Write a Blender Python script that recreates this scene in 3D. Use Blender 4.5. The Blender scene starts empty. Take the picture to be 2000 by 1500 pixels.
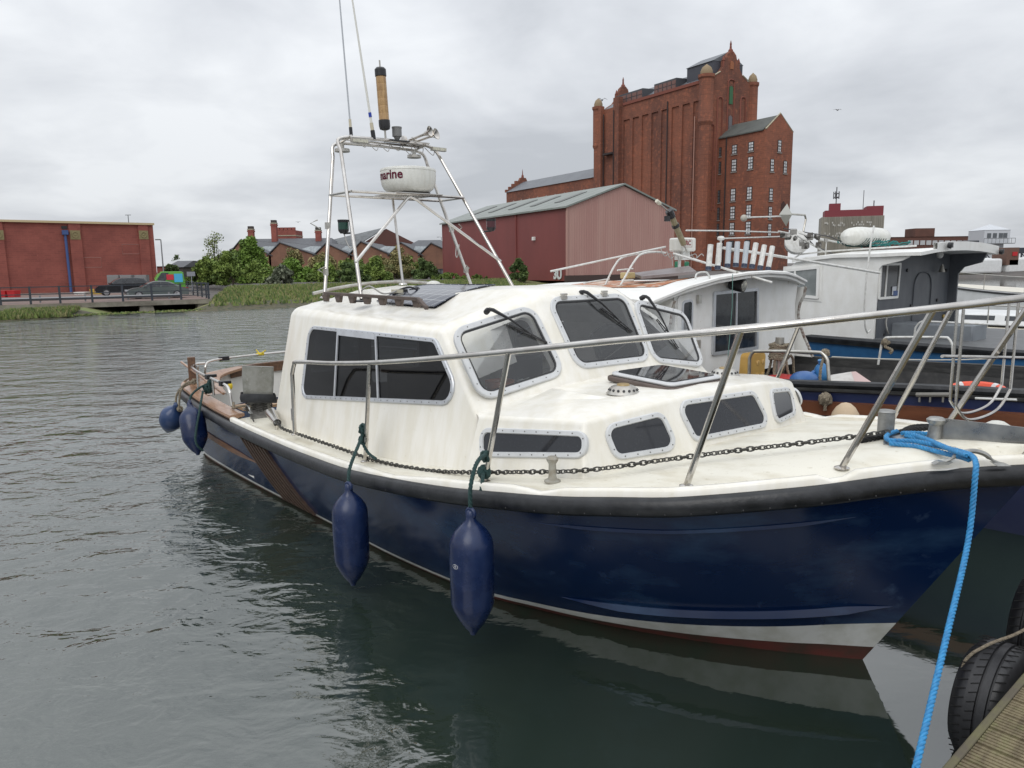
import bpy, bmesh, math, random
from mathutils import Vector, Matrix, noise
random.seed(7)
R = math.radians
scene = bpy.context.scene
COL = scene.collection

# ------------------------------------------------------------------ camera
CAM_H = 2.15; FPX = 1450.0; PITCH = R(9.0); ROLL = R(0.75)
cam_d = bpy.data.cameras.new('camera'); cam = bpy.data.objects.new('camera', cam_d); COL.objects.link(cam)
cam_d.sensor_width = 36.0; cam_d.lens = FPX / 2000.0 * 36.0
cam_d.clip_start = 0.05; cam_d.clip_end = 6000.0
CROT = Matrix.Rotation(math.pi / 2 - PITCH, 3, 'X') @ Matrix.Rotation(-ROLL, 3, 'Z')
cam.matrix_world = Matrix.Translation((0, 0, CAM_H)) @ CROT.to_4x4()
scene.camera = cam
CPOS = Vector((0, 0, CAM_H))

# ------------------------------------------------------------------ world: overcast sky
world = bpy.data.worlds.new('World'); scene.world = world; world.use_nodes = True
wn = world.node_tree.nodes; wl = world.node_tree.links; wn.clear()
w_out = wn.new('ShaderNodeOutputWorld'); w_bg = wn.new('ShaderNodeBackground'); w_bg.inputs['Strength'].default_value = 0.1
SUN_EL = R(42); SUN_AZ = R(203)
sky = wn.new('ShaderNodeTexSky'); sky.sky_type = 'NISHITA'; sky.sun_disc = False
sky.sun_elevation = SUN_EL; sky.sun_rotation = SUN_AZ
tc = wn.new('ShaderNodeTexCoord'); sep = wn.new('ShaderNodeSeparateXYZ'); wl.new(tc.outputs['Generated'], sep.inputs[0])
def wmath(op, a, b=None, clamp=False):
    n = wn.new('ShaderNodeMath'); n.operation = op; n.use_clamp = clamp
    for i, x in enumerate((a, b)):
        if x is None: continue
        if isinstance(x, (int, float)): n.inputs[i].default_value = x
        else: wl.new(x, n.inputs[i])
    return n.outputs[0]
zc = wmath('MAXIMUM', sep.outputs[2], 0.0); zd = wmath('ADD', zc, 0.22)
cx = wmath('DIVIDE', sep.outputs[0], zd); cy = wmath('DIVIDE', sep.outputs[1], zd)
comb = wn.new('ShaderNodeCombineXYZ'); wl.new(cx, comb.inputs[0]); wl.new(cy, comb.inputs[1])
def wnoise(scale, detail, rough, dist, off):
    m = wn.new('ShaderNodeMapping'); m.inputs['Location'].default_value = off; wl.new(comb.outputs[0], m.inputs[0])
    n = wn.new('ShaderNodeTexNoise'); n.inputs['Scale'].default_value = scale; n.inputs['Detail'].default_value = detail
    n.inputs['Roughness'].default_value = rough; n.inputs['Distortion'].default_value = dist; wl.new(m.outputs[0], n.inputs[0]); return n.outputs[0]
n1 = wnoise(0.75, 5, 0.5, 0.35, (3.1, 1.7, 0)); n2 = wnoise(2.2, 6, 0.55, 0.3, (7.3, 2.2, 4))
nn = wmath('ADD', wmath('MULTIPLY', n1, 0.7), wmath('MULTIPLY', n2, 0.3))
cr = wn.new('ShaderNodeValToRGB'); wl.new(nn, cr.inputs[0])
cr.color_ramp.elements[0].position = 0.37; cr.color_ramp.elements[0].color = (0.52, 0.545, 0.585, 1)
cr.color_ramp.elements[1].position = 0.61; cr.color_ramp.elements[1].color = (0.84, 0.865, 0.895, 1)
e = cr.color_ramp.elements.new(0.48); e.color = (0.66, 0.685, 0.725, 1)
# the overcast vault is brighter overhead than near the horizon
grad = wmath('ADD', wmath('MULTIPLY', wmath('POWER', zc, 1.3), 1.1), 0.95)
vm = wn.new('ShaderNodeVectorMath'); vm.operation = 'SCALE'; wl.new(cr.outputs[0], vm.inputs[0])
wl.new(wmath('MULTIPLY', grad, 10.0), vm.inputs['Scale'])
mix = wn.new('ShaderNodeMixRGB'); mix.inputs[0].default_value = 0.96
wl.new(sky.outputs[0], mix.inputs[1]); wl.new(vm.outputs[0], mix.inputs[2])
wl.new(mix.outputs[0], w_bg.inputs['Color']); wl.new(w_bg.outputs[0], w_out.inputs['Surface'])

sun_d = bpy.data.lights.new('sun', 'SUN'); sun_d.energy = 1.0; sun_d.angle = R(40); sun_d.color = (1.0, 0.97, 0.92)
sun = bpy.data.objects.new('sun', sun_d); COL.objects.link(sun)
sdir = Vector((math.sin(SUN_AZ) * math.cos(SUN_EL), math.cos(SUN_AZ) * math.cos(SUN_EL), math.sin(SUN_EL)))
sun.rotation_euler = sdir.to_track_quat('Z', 'Y').to_euler()
scene.view_settings.view_transform = 'Standard'; scene.view_settings.look = 'None'
scene.view_settings.exposure = 0.0; scene.view_settings.gamma = 1.0
scene.cycles.max_bounces = 8; scene.cycles.transparent_max_bounces = 16

# ------------------------------------------------------------------ frames
class Frame:
    """a local measuring frame on the ground: x along heading, y to its left; flip = second coordinate to starboard"""
    def __init__(s, ox, oy, deg, flip=False):
        a = R(deg); s.O = Vector((ox, oy, 0)); s.rz = a; s.flip = flip
        s.d = Vector((math.cos(a), math.sin(a), 0)); s.n = Vector((-math.sin(a), math.cos(a), 0))
    def w(s, p):
        y = -p[1] if s.flip else p[1]
        return s.O + s.d * p[0] + s.n * y + Vector((0, 0, p[2]))
    def loc(s, P):
        k = P - s.O; y = k.dot(s.n)
        return (k.dot(s.d), -y if s.flip else y, P.z)
W = Frame(0, 0, 0)
BOAT = Frame(1.9002, 3.7746, -51, True)      # (u, v, z): u forward from the stem at the waterline, v to starboard
def ray(x, y): return CROT @ Vector(((x - 1000) / FPX, -(y - 750) / FPX, -1.0))
def atY(x, y, D): r = ray(x, y); return CPOS + r * (D / r.y)
def atZ(x, y, z): r = ray(x, y); return CPOS + r * ((z - CAM_H) / r.z)
def onplane(fr, x, y, a, b, c):
    """measured point of the photograph carried onto the plane through a, b, c of a frame"""
    A, B_, C_ = fr.w(a), fr.w(b), fr.w(c); n = (B_ - A).cross(C_ - A); r = ray(x, y)
    return fr.loc(CPOS + r * ((A - CPOS).dot(n) / r.dot(n)))
def atv(fr, x, y, v): return onplane(fr, x, y, (0, v, 0), (1, v, 0), (0, v, 1))
def atu(fr, x, y, u): return onplane(fr, x, y, (u, 0, 0), (u, 1, 0), (u, 0, 1))
def atz(fr, x, y, z): return onplane(fr, x, y, (0, 0, z), (1, 0, z), (0, 1, z))

# ------------------------------------------------------------------ mesh builder
def V(p): return Vector(p)
def catmull(pts, n, closed=False):
    P = [Vector(p) for p in pts]; out = []; m = len(P)
    rng = range(m if closed else m - 1)
    for i in rng:
        if closed: a, b, c, d = P[i - 1], P[i], P[(i + 1) % m], P[(i + 2) % m]
        else: a, b, c, d = P[max(i - 1, 0)], P[i], P[i + 1], P[min(i + 2, m - 1)]
        for k in range(n):
            t = k / n
            out.append(0.5 * ((2 * b) + (c - a) * t + (2 * a - 5 * b + 4 * c - d) * t * t + (3 * b - a - 3 * c + d) * t ** 3))
    if not closed: out.append(P[-1])
    return out
ORG = {}; FR = {}
class MB:
    def __init__(s): s.v = []; s.f = []; s.m = []; s.cur = 0
    def mat(s, i): s.cur = i; return s
    def add(s, vs, fs):
        o = len(s.v); s.v += [Vector(p) for p in vs]
        for f in fs: s.f.append([i + o for i in f]); s.m.append(s.cur)
        return s
    def box(s, c, size, rz=0, rx=0, ry=0):
        hx, hy, hz = size[0] / 2, size[1] / 2, size[2] / 2
        M_ = Matrix.Rotation(rz, 3, 'Z') @ Matrix.Rotation(ry, 3, 'Y') @ Matrix.Rotation(rx, 3, 'X')
        vs = [M_ @ Vector((x, y, z)) + Vector(c) for x in (-hx, hx) for y in (-hy, hy) for z in (-hz, hz)]
        return s.add(vs, [(0, 1, 3, 2), (4, 6, 7, 5), (0, 4, 5, 1), (2, 3, 7, 6), (0, 2, 6, 4), (1, 5, 7, 3)])
    def bx(s, x0, x1, y0, y1, z0, z1): return s.box(((x0 + x1) / 2, (y0 + y1) / 2, (z0 + z1) / 2), (abs(x1 - x0), abs(y1 - y0), abs(z1 - z0)))
    def hexa(s, b, t):
        """prism-like solid between a bottom loop and a top loop"""
        n = len(b)
        return s.add(list(b) + list(t), [list(range(n))[::-1], list(range(n, 2 * n))] + [(i, (i + 1) % n, n + (i + 1) % n, n + i) for i in range(n)])
    def prism(s, poly, vec): vec = Vector(vec); return s.hexa(poly, [Vector(p) + vec for p in poly])
    def tube(s, pts, r, n=8, closed=False, caps=True):
        P = [Vector(p) for p in pts]; m = len(P); rings = []
        rr = r if isinstance(r, (list, tuple)) else [r] * m
        up = None
        for i in range(m):
            if closed: t = P[(i + 1) % m] - P[i - 1]
            else: t = P[min(i + 1, m - 1)] - P[max(i - 1, 0)]
            if t.length < 1e-9: t = Vector((0, 0, 1))
            t.normalize()
            if up is None: up = Vector((0, 0, 1)) if abs(t.z) < 0.95 else Vector((1, 0, 0))
            up = up - t * up.dot(t)
            if up.length < 1e-6: up = t.orthogonal()
            up.normalize(); sd = t.cross(up)
            rings.append([P[i] + (up * math.cos(2 * math.pi * k / n) + sd * math.sin(2 * math.pi * k / n)) * rr[i] for k in range(n)])
        vs = [p for g in rings for p in g]; fs = []
        for i in range(m if closed else m - 1):
            j = (i + 1) % m
            for k in range(n): fs.append((i * n + k, i * n + (k + 1) % n, j * n + (k + 1) % n, j * n + k))
        if caps and not closed: fs.append(list(range(n))[::-1]); fs.append([(m - 1) * n + k for k in range(n)])
        return s.add(vs, fs)
    def cyl(s, a, b, r, n=10): return s.tube([a, b], r, n)
    def lathe(s, prof, c, axis=(0, 0, 1), n=20):
        ax = Vector(axis).normalized(); a = ax.orthogonal().normalized(); b = ax.cross(a); vs = []; fs = []
        for (r, h) in prof:
            for k in range(n):
                t = 2 * math.pi * k / n; vs.append(Vector(c) + ax * h + (a * math.cos(t) + b * math.sin(t)) * max(r, 1e-4))
        m = len(prof)
        for i in range(m - 1):
            for k in range(n): fs.append((i * n + k, i * n + (k + 1) % n, (i + 1) * n + (k + 1) % n, (i + 1) * n + k))
        fs.append(list(range(n))[::-1]); fs.append([(m - 1) * n + k for k in range(n)])
        return s.add(vs, fs)
    def sweep(s, path, prof, closed=False, center=None):
        """sweep a (side, up) profile along a path; side points away from `center` line (+ = outward)"""
        P = [Vector(p) for p in path]; m = len(P); n = len(prof); vs = []; fs = []
        for i in range(m):
            if closed: t = P[(i + 1) % m] - P[i - 1]
            else: t = P[min(i + 1, m - 1)] - P[max(i - 1, 0)]
            t.z = 0; t.normalize(); sd = Vector((t.y, -t.x, 0))
            for (a, b) in prof: vs.append(P[i] + sd * a + Vector((0, 0, b)))
        for i in range(m if closed else m - 1):
            j = (i + 1) % m
            for k in range(n): fs.append((i * n + k, i * n + (k + 1) % n, j * n + (k + 1) % n, j * n + k))
        if not closed: fs.append(list(range(n))[::-1]); fs.append([(m - 1) * n + k for k in range(n)])
        return s.add(vs, fs)
    def grid(s, rows, wrap=False):
        n = len(rows[0]); vs = [p for r in rows for p in r]; fs = []
        for i in range(len(rows) - 1):
            for k in range(n if wrap else n - 1):
                fs.append((i * n + k, i * n + (k + 1) % n, (i + 1) * n + (k + 1) % n, (i + 1) * n + k))
        return s.add(vs, fs)
    def ball(s, c, rx, ry=None, rz=None, n=12, m=8):
        ry = ry or rx; rz = rz or rx; rows = []
        for i in range(m + 1):
            ph = -math.pi / 2 + math.pi * i / m
            rows.append([Vector(c) + Vector((rx * math.cos(ph) * math.cos(2 * math.pi * k / n), ry * math.cos(ph) * math.sin(2 * math.pi * k / n), rz * math.sin(ph))) for k in range(n)])
        return s.grid(rows, True)
    def mesh(s, name, mats, org=Vector((0, 0, 0)), flip=False, smooth=35, recalc=True, weld=False):
        me = bpy.data.meshes.new(name)
        sg = -1 if flip else 1
        me.from_pydata([((p.x - org[0]), (p.y - org[1]) * sg, (p.z - org[2])) for p in s.v], [], [f[::-1] for f in s.f] if flip else s.f)
        me.polygons.foreach_set('material_index', s.m)
        for m_ in mats: me.materials.append(m_)
        bm = bmesh.new(); bm.from_mesh(me)
        if weld: bmesh.ops.remove_doubles(bm, verts=bm.verts, dist=1e-4)
        if recalc: bmesh.ops.recalc_face_normals(bm, faces=bm.faces)
        bm.to_mesh(me); bm.free()
        if smooth is not None:
            me.polygons.foreach_set('use_smooth', [True] * len(me.polygons)); me.set_sharp_from_angle(angle=R(smooth))
        me.update(); return me
    def build(s, name, mats, parent=None, fr=None, org=None, **k):
        mats = mats if isinstance(mats, (list, tuple)) else [mats]
        if parent is not None:
            org = ORG[parent.name]; fr = FR[parent.name]
        else:
            fr = fr or W
            if org is None:
                c = sum((p for p in s.v), Vector()) / len(s.v); org = Vector((c.x, c.y, min(p.z for p in s.v)))
            org = Vector(org)
        o = bpy.data.objects.new(name, s.mesh(name, mats, org, fr.flip, **k)); COL.objects.link(o)
        if parent is not None: o.parent = parent
        else: o.location = fr.w(org); o.rotation_euler = (0, 0, fr.rz)
        ORG[o.name] = org; FR[o.name] = fr
        return o
def tag(o, label=None, cat=None, group=None, kind=None):
    for k, x in (('label', label), ('category', cat), ('group', group), ('kind', kind)):
        if x: o[k] = x
    return o
def thing(name, label, cat, fr=W, org=(0, 0, 0), group=None):
    o = bpy.data.objects.new(name, None); COL.objects.link(o); o.empty_display_size = 0.2
    o.location = fr.w(org); o.rotation_euler = (0, 0, fr.rz)
    ORG[o.name] = Vector(org); FR[o.name] = fr
    return tag(o, label, cat, group)
def bevel(o, w, seg=2, ang=30):
    m = o.modifiers.new('bevel', 'BEVEL'); m.width = w; m.segments = seg; m.limit_method = 'ANGLE'; m.angle_limit = R(ang); m.harden_normals = False; return o
def copy_thing(root, M_, label=None):
    """copy a thing with its parts and sub-parts; M_ = new world matrix"""
    def cp(o, par):
        c = o.copy(); COL.objects.link(c); ORG[c.name] = ORG.get(o.name); FR[c.name] = FR.get(o.name)
        if par is not None: c.parent = par; c.matrix_parent_inverse = o.matrix_parent_inverse.copy()
        for ch in [x for x in bpy.data.objects if x.parent is o]: cp(ch, c)
        return c
    r = cp(root, None); r.matrix_world = M_
    if label: r['label'] = label
    return r

# planar loops with rounded corners --------------------------------
def plane_basis(P):
    P = [Vector(p) for p in P]; c = sum(P, Vector()) / len(P)
    n = Vector((0, 0, 0))
    for i in range(len(P)): n += (P[i] - c).cross(P[(i + 1) % len(P)] - c)
    n.normalize(); ex = (P[1] - P[0]); ex = (ex - n * ex.dot(n)).normalized(); return c, ex, n.cross(ex), n
def rloop(P, off, r, seg=5, lift=0.0):
    """rounded polygon loop: corners P moved outward by off, corner radius r (number or list), lifted along the normal"""
    c, ex, ey, n = plane_basis(P); q = [Vector(((Vector(p) - c).dot(ex), (Vector(p) - c).dot(ey))) for p in P]; m = len(q)
    rr = r if isinstance(r, (list, tuple)) else [r] * m; cor = []
    for i in range(m):
        a, b, d = q[i - 1], q[i], q[(i + 1) % m]; e1 = (b - a).normalized(); e2 = (d - b).normalized()
        n1 = Vector((e1.y, -e1.x)); n2 = Vector((e2.y, -e2.x)); k = 1 + n1.dot(n2)
        cor.append(b + (n1 + n2) * (off / max(k, 0.2)))
    out = []
    for i in range(m):
        a, b, d = cor[i - 1], cor[i], cor[(i + 1) % m]; e1 = (a - b).normalized(); e2 = (d - b).normalized()
        ang = e1.angle(e2); R_ = max(rr[i] + off, 0.004); t = min(R_ / math.tan(ang / 2), 0.48 * (a - b).length, 0.48 * (d - b).length)
        R_ = t * math.tan(ang / 2); cen = b + (e1 + e2).normalized() * (R_ / math.sin(ang / 2))
        s0 = b + e1 * t - cen; s1 = b + e2 * t - cen; a0 = math.atan2(s0.y, s0.x); a1 = math.atan2(s1.y, s1.x)
        dd = (a1 - a0 + math.pi) % (2 * math.pi) - math.pi
        for j in range(seg + 1):
            x = a0 + dd * j / seg; out.append(c + ex * (cen.x + R_ * math.cos(x)) + ey * (cen.y + R_ * math.sin(x)) + n * lift)
    return out
def outward(P, inside):
    """order the corners so the loop normal points away from `inside`"""
    c, ex, ey, n = plane_basis(P)
    return list(P) if n.dot(c - Vector(inside)) > 0 else list(P)[::-1]
def ring(mb, loops):
    """bridge closed loops of equal length"""
    n = len(loops[0]); mb.add([p for l in loops for p in l], [(i * n + k, i * n + (k + 1) % n, (i + 1) * n + (k + 1) % n, (i + 1) * n + k) for i in range(len(loops) - 1) for k in range(n)])
def text_mesh(body, size, name, bold=0.0):
    cu = bpy.data.curves.new(name, 'FONT'); cu.body = body; cu.size = size; cu.extrude = size * 0.02; cu.offset = bold; cu.align_x = 'CENTER'; cu.align_y = 'CENTER'; cu.resolution_u = 3
    o = bpy.data.objects.new(name, cu); COL.objects.link(o); bpy.context.view_layer.update()
    me = bpy.data.meshes.new_from_object(o.evaluated_get(bpy.context.evaluated_depsgraph_get()))
    bpy.data.objects.remove(o); bpy.data.curves.remove(cu)
    vs = [v.co.copy() for v in me.vertices]; fs = [tuple(p.vertices) for p in me.polygons]; bpy.data.meshes.remove(me)
    return vs, fs
def put_text(mb, body, size, c, ex, ey, bold=0.0, wrap=None):
    vs, fs = text_mesh(body, size, 'lettering', bold); ex = Vector(ex).normalized(); ey = Vector(ey).normalized(); n = ex.cross(ey)
    mb.add([Vector(c) + ex * v.x + ey * v.y + n * v.z for v in vs], fs)

# ------------------------------------------------------------------ materials
MATS = {}
def M(name, col, rough=0.5, metal=0.0, col2=None, vs=4.0, vf=0.5, bump=0.0, bs=40.0, spec=0.5, coat=0.0, stretch=(1, 1, 1), col3=None, vs3=1.0, lo=0.4, hi=0.62, lo3=0.5, hi3=0.7, r2=None):
    if name in MATS: return MATS[name]
    m = bpy.data.materials.new(name); m.use_nodes = True; nt = m.node_tree; b = nt.nodes['Principled BSDF']
    b.inputs['Base Color'].default_value = (*col, 1); b.inputs['Roughness'].default_value = rough; b.inputs['Metallic'].default_value = metal
    b.inputs['Specular IOR Level'].default_value = spec; b.inputs['Coat Weight'].default_value = coat
    m.diffuse_color = (*col, 1)
    t = nt.nodes.new('ShaderNodeTexCoord')
    def nz(scale, st=(1, 1, 1), detail=6):
        mp = nt.nodes.new('ShaderNodeMapping'); mp.inputs['Scale'].default_value = st; nt.links.new(t.outputs['Object'], mp.inputs[0])
        n = nt.nodes.new('ShaderNodeTexNoise'); n.inputs['Scale'].default_value = scale; n.inputs['Detail'].default_value = detail; n.inputs['Roughness'].default_value = 0.6
        nt.links.new(mp.outputs[0], n.inputs[0]); return n.outputs[0]
    def rng(x, a, c):
        r_ = nt.nodes.new('ShaderNodeMapRange'); r_.inputs[1].default_value = a; r_.inputs[2].default_value = c; nt.links.new(x, r_.inputs[0]); return r_.outputs[0]
    last = None
    if col2:
        f = rng(nz(vs, stretch), lo, hi); mx = nt.nodes.new('ShaderNodeMixRGB'); mx.inputs[1].default_value = (*col, 1); mx.inputs[2].default_value = (*col2, 1)
        mu = nt.nodes.new('ShaderNodeMath'); mu.operation = 'MULTIPLY'; mu.inputs[1].default_value = vf; nt.links.new(f, mu.inputs[0]); nt.links.new(mu.outputs[0], mx.inputs[0]); last = mx.outputs[0]
        if r2 is not None:
            rm = nt.nodes.new('ShaderNodeMapRange'); rm.inputs[3].default_value = rough; rm.inputs[4].default_value = r2; nt.links.new(f, rm.inputs[0]); nt.links.new(rm.outputs[0], b.inputs['Roughness'])
    if col3:
        f = rng(nz(vs3), lo3, hi3); mx = nt.nodes.new('ShaderNodeMixRGB'); mx.inputs[2].default_value = (*col3, 1); nt.links.new(f, mx.inputs[0])
        if last: nt.links.new(last, mx.inputs[1])
        else: mx.inputs[1].default_value = (*col, 1)
        last = mx.outputs[0]
    if last: nt.links.new(last, b.inputs['Base Color'])
    if bump:
        bp = nt.nodes.new('ShaderNodeBump'); bp.inputs['Strength'].default_value = 1.0; bp.inputs['Distance'].default_value = bump; nt.links.new(nz(bs), bp.inputs['Height']); nt.links.new(bp.outputs[0], b.inputs['Normal'])
    MATS[name] = m; return m
def glass(name, tint, rough=0.03, refl=1.0, drops=True, base=(0.3, 0.32, 0.34), haze=0.0):
    if name in MATS: return MATS[name]
    m = bpy.data.materials.new(name); m.use_nodes = True; nt = m.node_tree; nt.nodes.clear(); L = nt.links
    o = nt.nodes.new('ShaderNodeOutputMaterial'); tr = nt.nodes.new('ShaderNodeBsdfTransparent'); tr.inputs[0].default_value = (*tint, 1)
    gl = nt.nodes.new('ShaderNodeBsdfGlossy'); gl.inputs['Roughness'].default_value = rough; gl.inputs[0].default_value = (refl, refl, refl, 1)
    df = nt.nodes.new('ShaderNodeBsdfDiffuse'); df.inputs[0].default_value = (*base, 1)
    fr = nt.nodes.new('ShaderNodeFresnel'); fr.inputs[0].default_value = 1.6
    mx0 = nt.nodes.new('ShaderNodeMixShader'); L.new(tr.outputs[0], mx0.inputs[1]); L.new(df.outputs[0], mx0.inputs[2])
    mx = nt.nodes.new('ShaderNodeMixShader'); L.new(fr.outputs[0], mx.inputs[0]); L.new(mx0.outputs[0], mx.inputs[1]); L.new(gl.outputs[0], mx.inputs[2]); L.new(mx.outputs[0], o.inputs[0])
    t = nt.nodes.new('ShaderNodeTexCoord'); vo = nt.nodes.new('ShaderNodeTexVoronoi'); vo.inputs['Scale'].default_value = 70; L.new(t.outputs['Object'], vo.inputs[0])
    rg = nt.nodes.new('ShaderNodeMapRange'); rg.inputs[1].default_value = 0.12; rg.inputs[2].default_value = 0.2; rg.inputs[3].default_value = 1; rg.inputs[4].default_value = 0; L.new(vo.outputs['Distance'], rg.inputs[0])
    nz = nt.nodes.new('ShaderNodeTexNoise'); nz.inputs['Scale'].default_value = 9; L.new(t.outputs['Object'], nz.inputs[0])
    r2 = nt.nodes.new('ShaderNodeMapRange'); r2.inputs[1].default_value = 0.45; r2.inputs[2].default_value = 0.6; L.new(nz.outputs[0], r2.inputs[0])
    mu = nt.nodes.new('ShaderNodeMath'); mu.operation = 'MULTIPLY'; L.new(rg.outputs[0], mu.inputs[0]); L.new(r2.outputs[0], mu.inputs[1])
    ma = nt.nodes.new('ShaderNodeMath'); ma.operation = 'MULTIPLY_ADD'; ma.inputs[1].default_value = 0.45 if drops else 0.0; ma.inputs[2].default_value = haze; L.new(mu.outputs[0], ma.inputs[0]); L.new(ma.outputs[0], mx0.inputs[0])
    MATS[name] = m; return m
# ================================================================== palette
gel = M('gelcoat', (0.83, 0.805, 0.74), 0.22, col2=(0.68, 0.63, 0.50), vs=2.4, vf=0.42, stretch=(4, 4, 0.35), col3=(0.60, 0.53, 0.39), vs3=26.0, lo3=0.66, hi3=0.85, bump=0.0006, bs=60)
gel_roof = M('gelcoat_roof', (0.80, 0.79, 0.75), 0.3, col2=(0.70, 0.68, 0.62), vs=2.5, vf=0.5, bump=0.0006, bs=80)
deckm = M('deck_paint', (0.76, 0.73, 0.63), 0.42, col2=(0.50, 0.44, 0.31), vs=3.0, vf=0.75, lo=0.47, hi=0.75, stretch=(1.0, 2.0, 1), col3=(0.40, 0.35, 0.24), vs3=22, lo3=0.62, hi3=0.8, bump=0.0015, bs=160)
navy = M('navy_topsides', (0.0035, 0.0145, 0.055), 0.19, col2=(0.026, 0.066, 0.135), vs=1.7, vf=0.7, lo=0.5, hi=0.72, stretch=(1, 1, 2.5), col3=(0.045, 0.08, 0.15), vs3=7, lo3=0.62, hi3=0.86, r2=0.28, bump=0.0012, bs=3)
bootw = M('boot_stripe_white', (0.62, 0.63, 0.61), 0.4, col2=(0.40, 0.40, 0.34), vs=6, vf=0.6)
antif = M('antifouling_red', (0.11, 0.026, 0.020), 0.6, col2=(0.035, 0.03, 0.02), vs=5, vf=0.8)
black_rub = M('black_rubber', (0.010, 0.011, 0.013), 0.38, col2=(0.035, 0.037, 0.042), vs=8, vf=0.6, bump=0.003, bs=25, col3=(0.10, 0.10, 0.09), vs3=50, lo3=0.68, hi3=0.8)
teak = M('teak', (0.16, 0.085, 0.048), 0.5, col2=(0.08, 0.045, 0.03), vs=9, vf=0.8, stretch=(0.6, 4, 4), bump=0.002, bs=40)
teak_light = M('teak_varnished', (0.36, 0.22, 0.14), 0.25, col2=(0.26, 0.14, 0.085), vs=9, vf=0.7, stretch=(0.6, 4, 4))
wood_grey = M('weathered_teak', (0.12, 0.09, 0.075), 0.6, col2=(0.06, 0.045, 0.04), vs=14, vf=0.8, stretch=(0.5, 4, 4), bump=0.002, bs=60)
steel = M('stainless_steel', (0.62, 0.60, 0.57), 0.2, 1.0, col2=(0.40, 0.36, 0.32), vs=6, vf=0.5, bump=0.0008, bs=30)
steel_dull = M('dull_steel', (0.55, 0.54, 0.50), 0.38, 0.85, col2=(0.33, 0.29, 0.25), vs=9, vf=0.6)
alu = M('window_aluminium', (0.60, 0.62, 0.65), 0.32, 0.55, col2=(0.45, 0.46, 0.48), vs=12, vf=0.5)
alu_white = M('white_frame', (0.60, 0.61, 0.615), 0.35, col2=(0.50, 0.51, 0.52), vs=12, vf=0.5)
screw = M('dark_screw', (0.10, 0.09, 0.08), 0.4, 0.6)
blackp = M('black_plastic', (0.018, 0.018, 0.02), 0.4)
greyp = M('grey_plastic', (0.18, 0.18, 0.18), 0.5)
seal = M('rubber_seal', (0.03, 0.03, 0.032), 0.6)
glass_ws = glass('windscreen_glass', (0.84, 0.86, 0.87), 0.02, 0.9, base=(0.40, 0.42, 0.44), haze=0.06)
glass_dk = glass('tinted_glass', (0.07, 0.075, 0.085), 0.03, 0.45, base=(0.008, 0.008, 0.01), haze=0.35)
glass_far = glass('cabin_glass', (0.35, 0.38, 0.40), 0.03, 0.9, drops=False, base=(0.25, 0.27, 0.28), haze=0.1)
smoke = M('smoked_acrylic', (0.022, 0.024, 0.029), 0.06, spec=0.55, col2=(0.045, 0.047, 0.055), vs=70, vf=0.5, lo=.55, hi=.7)
inner = M('cabin_lining', (0.78, 0.76, 0.72), 0.7, col2=(0.6, 0.58, 0.54), vs=4, vf=0.5)
inner_dk = M('cabin_interior_floor', (0.30, 0.28, 0.26), 0.7)
rope_green = M('dark_green_rope', (0.010, 0.035, 0.035), 0.75, col2=(0.02, 0.06, 0.055), vs=60, vf=0.8, bump=0.003, bs=120)
rope_tan = M('tan_rope', (0.26, 0.22, 0.16), 0.85, col2=(0.13, 0.105, 0.075), vs=60, vf=0.8, bump=0.004, bs=120)
rope_blue = M('blue_polyprop_rope', (0.030, 0.25, 0.52), 0.5, col2=(0.02, 0.14, 0.33), vs=45, vf=0.7)
galv = M('galvanised_chain', (0.085, 0.085, 0.08), 0.55, 0.5, col2=(0.05, 0.045, 0.04), vs=60, vf=0.8)
fend = M('navy_fender_vinyl', (0.004, 0.012, 0.052), 0.2, col2=(0.016, 0.034, 0.10), vs=5, vf=0.6, col3=(.05, .06, .13), vs3=16, lo3=.6, hi3=.8, r2=.35, bump=0.002, bs=8)

# ================================================================== the navy cruiser
CR = thing('motor_cruiser', 'cream wheelhouse motor cruiser with glossy navy hull, nearest boat, filling the middle of the basin', 'boat', BOAT, (-3.6, 0, 0))
SH = [(.70,0,1.20),(.52,.17,1.18),(.36,.36,1.16),(.23,.55,1.14),(.09,.75,1.115),(-.06,.91,1.09),(-.23,1.06,1.06),(-.41,1.19,1.03),(-.64,1.30,1.0),(-.9,1.39,.96),(-1.22,1.47,.92),(-1.82,1.56,.845),(-2.79,1.58,.735),(-3.5,1.58,.70),(-4.2,1.57,.68),(-5.4,1.55,.67),(-6.4,1.51,.68),(-7.1,1.46,.70),(-7.55,1.40,.715),(-7.80,1.22,.75),(-7.93,.85,.79),(-7.99,.45,.82),(-8.0,0,.83)]
WL = [(0,0,0),(-.10,.08,0),(-.2,.155,0),(-.3,.235,0),(-.42,.32,0),(-.55,.41,0),(-.7,.51,0),(-.87,.61,0),(-1.05,.71,0),(-1.28,.82,0),(-1.55,.93,0),(-2.05,1.10,0),(-2.9,1.20,0),(-3.6,1.23,0),(-4.3,1.26,0),(-5.45,1.31,0),(-6.4,1.33,0),(-7.05,1.32,0),(-7.35,1.25,0),(-7.52,1.08,0),(-7.62,.75,0),(-7.66,.4,0),(-7.68,0,0)]
SUB = 4
def mirror(p): return Vector((p[0], -p[1], p[2]))
def fullring(C): 
    P = catmull(C, SUB); P[0] = Vector(C[0]); P[-1] = Vector(C[-1]); return P + [mirror(p) for p in P[::-1][1:-1]]
SHR = catmull(SH, SUB); WLR = catmull(WL, SUB)
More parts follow.
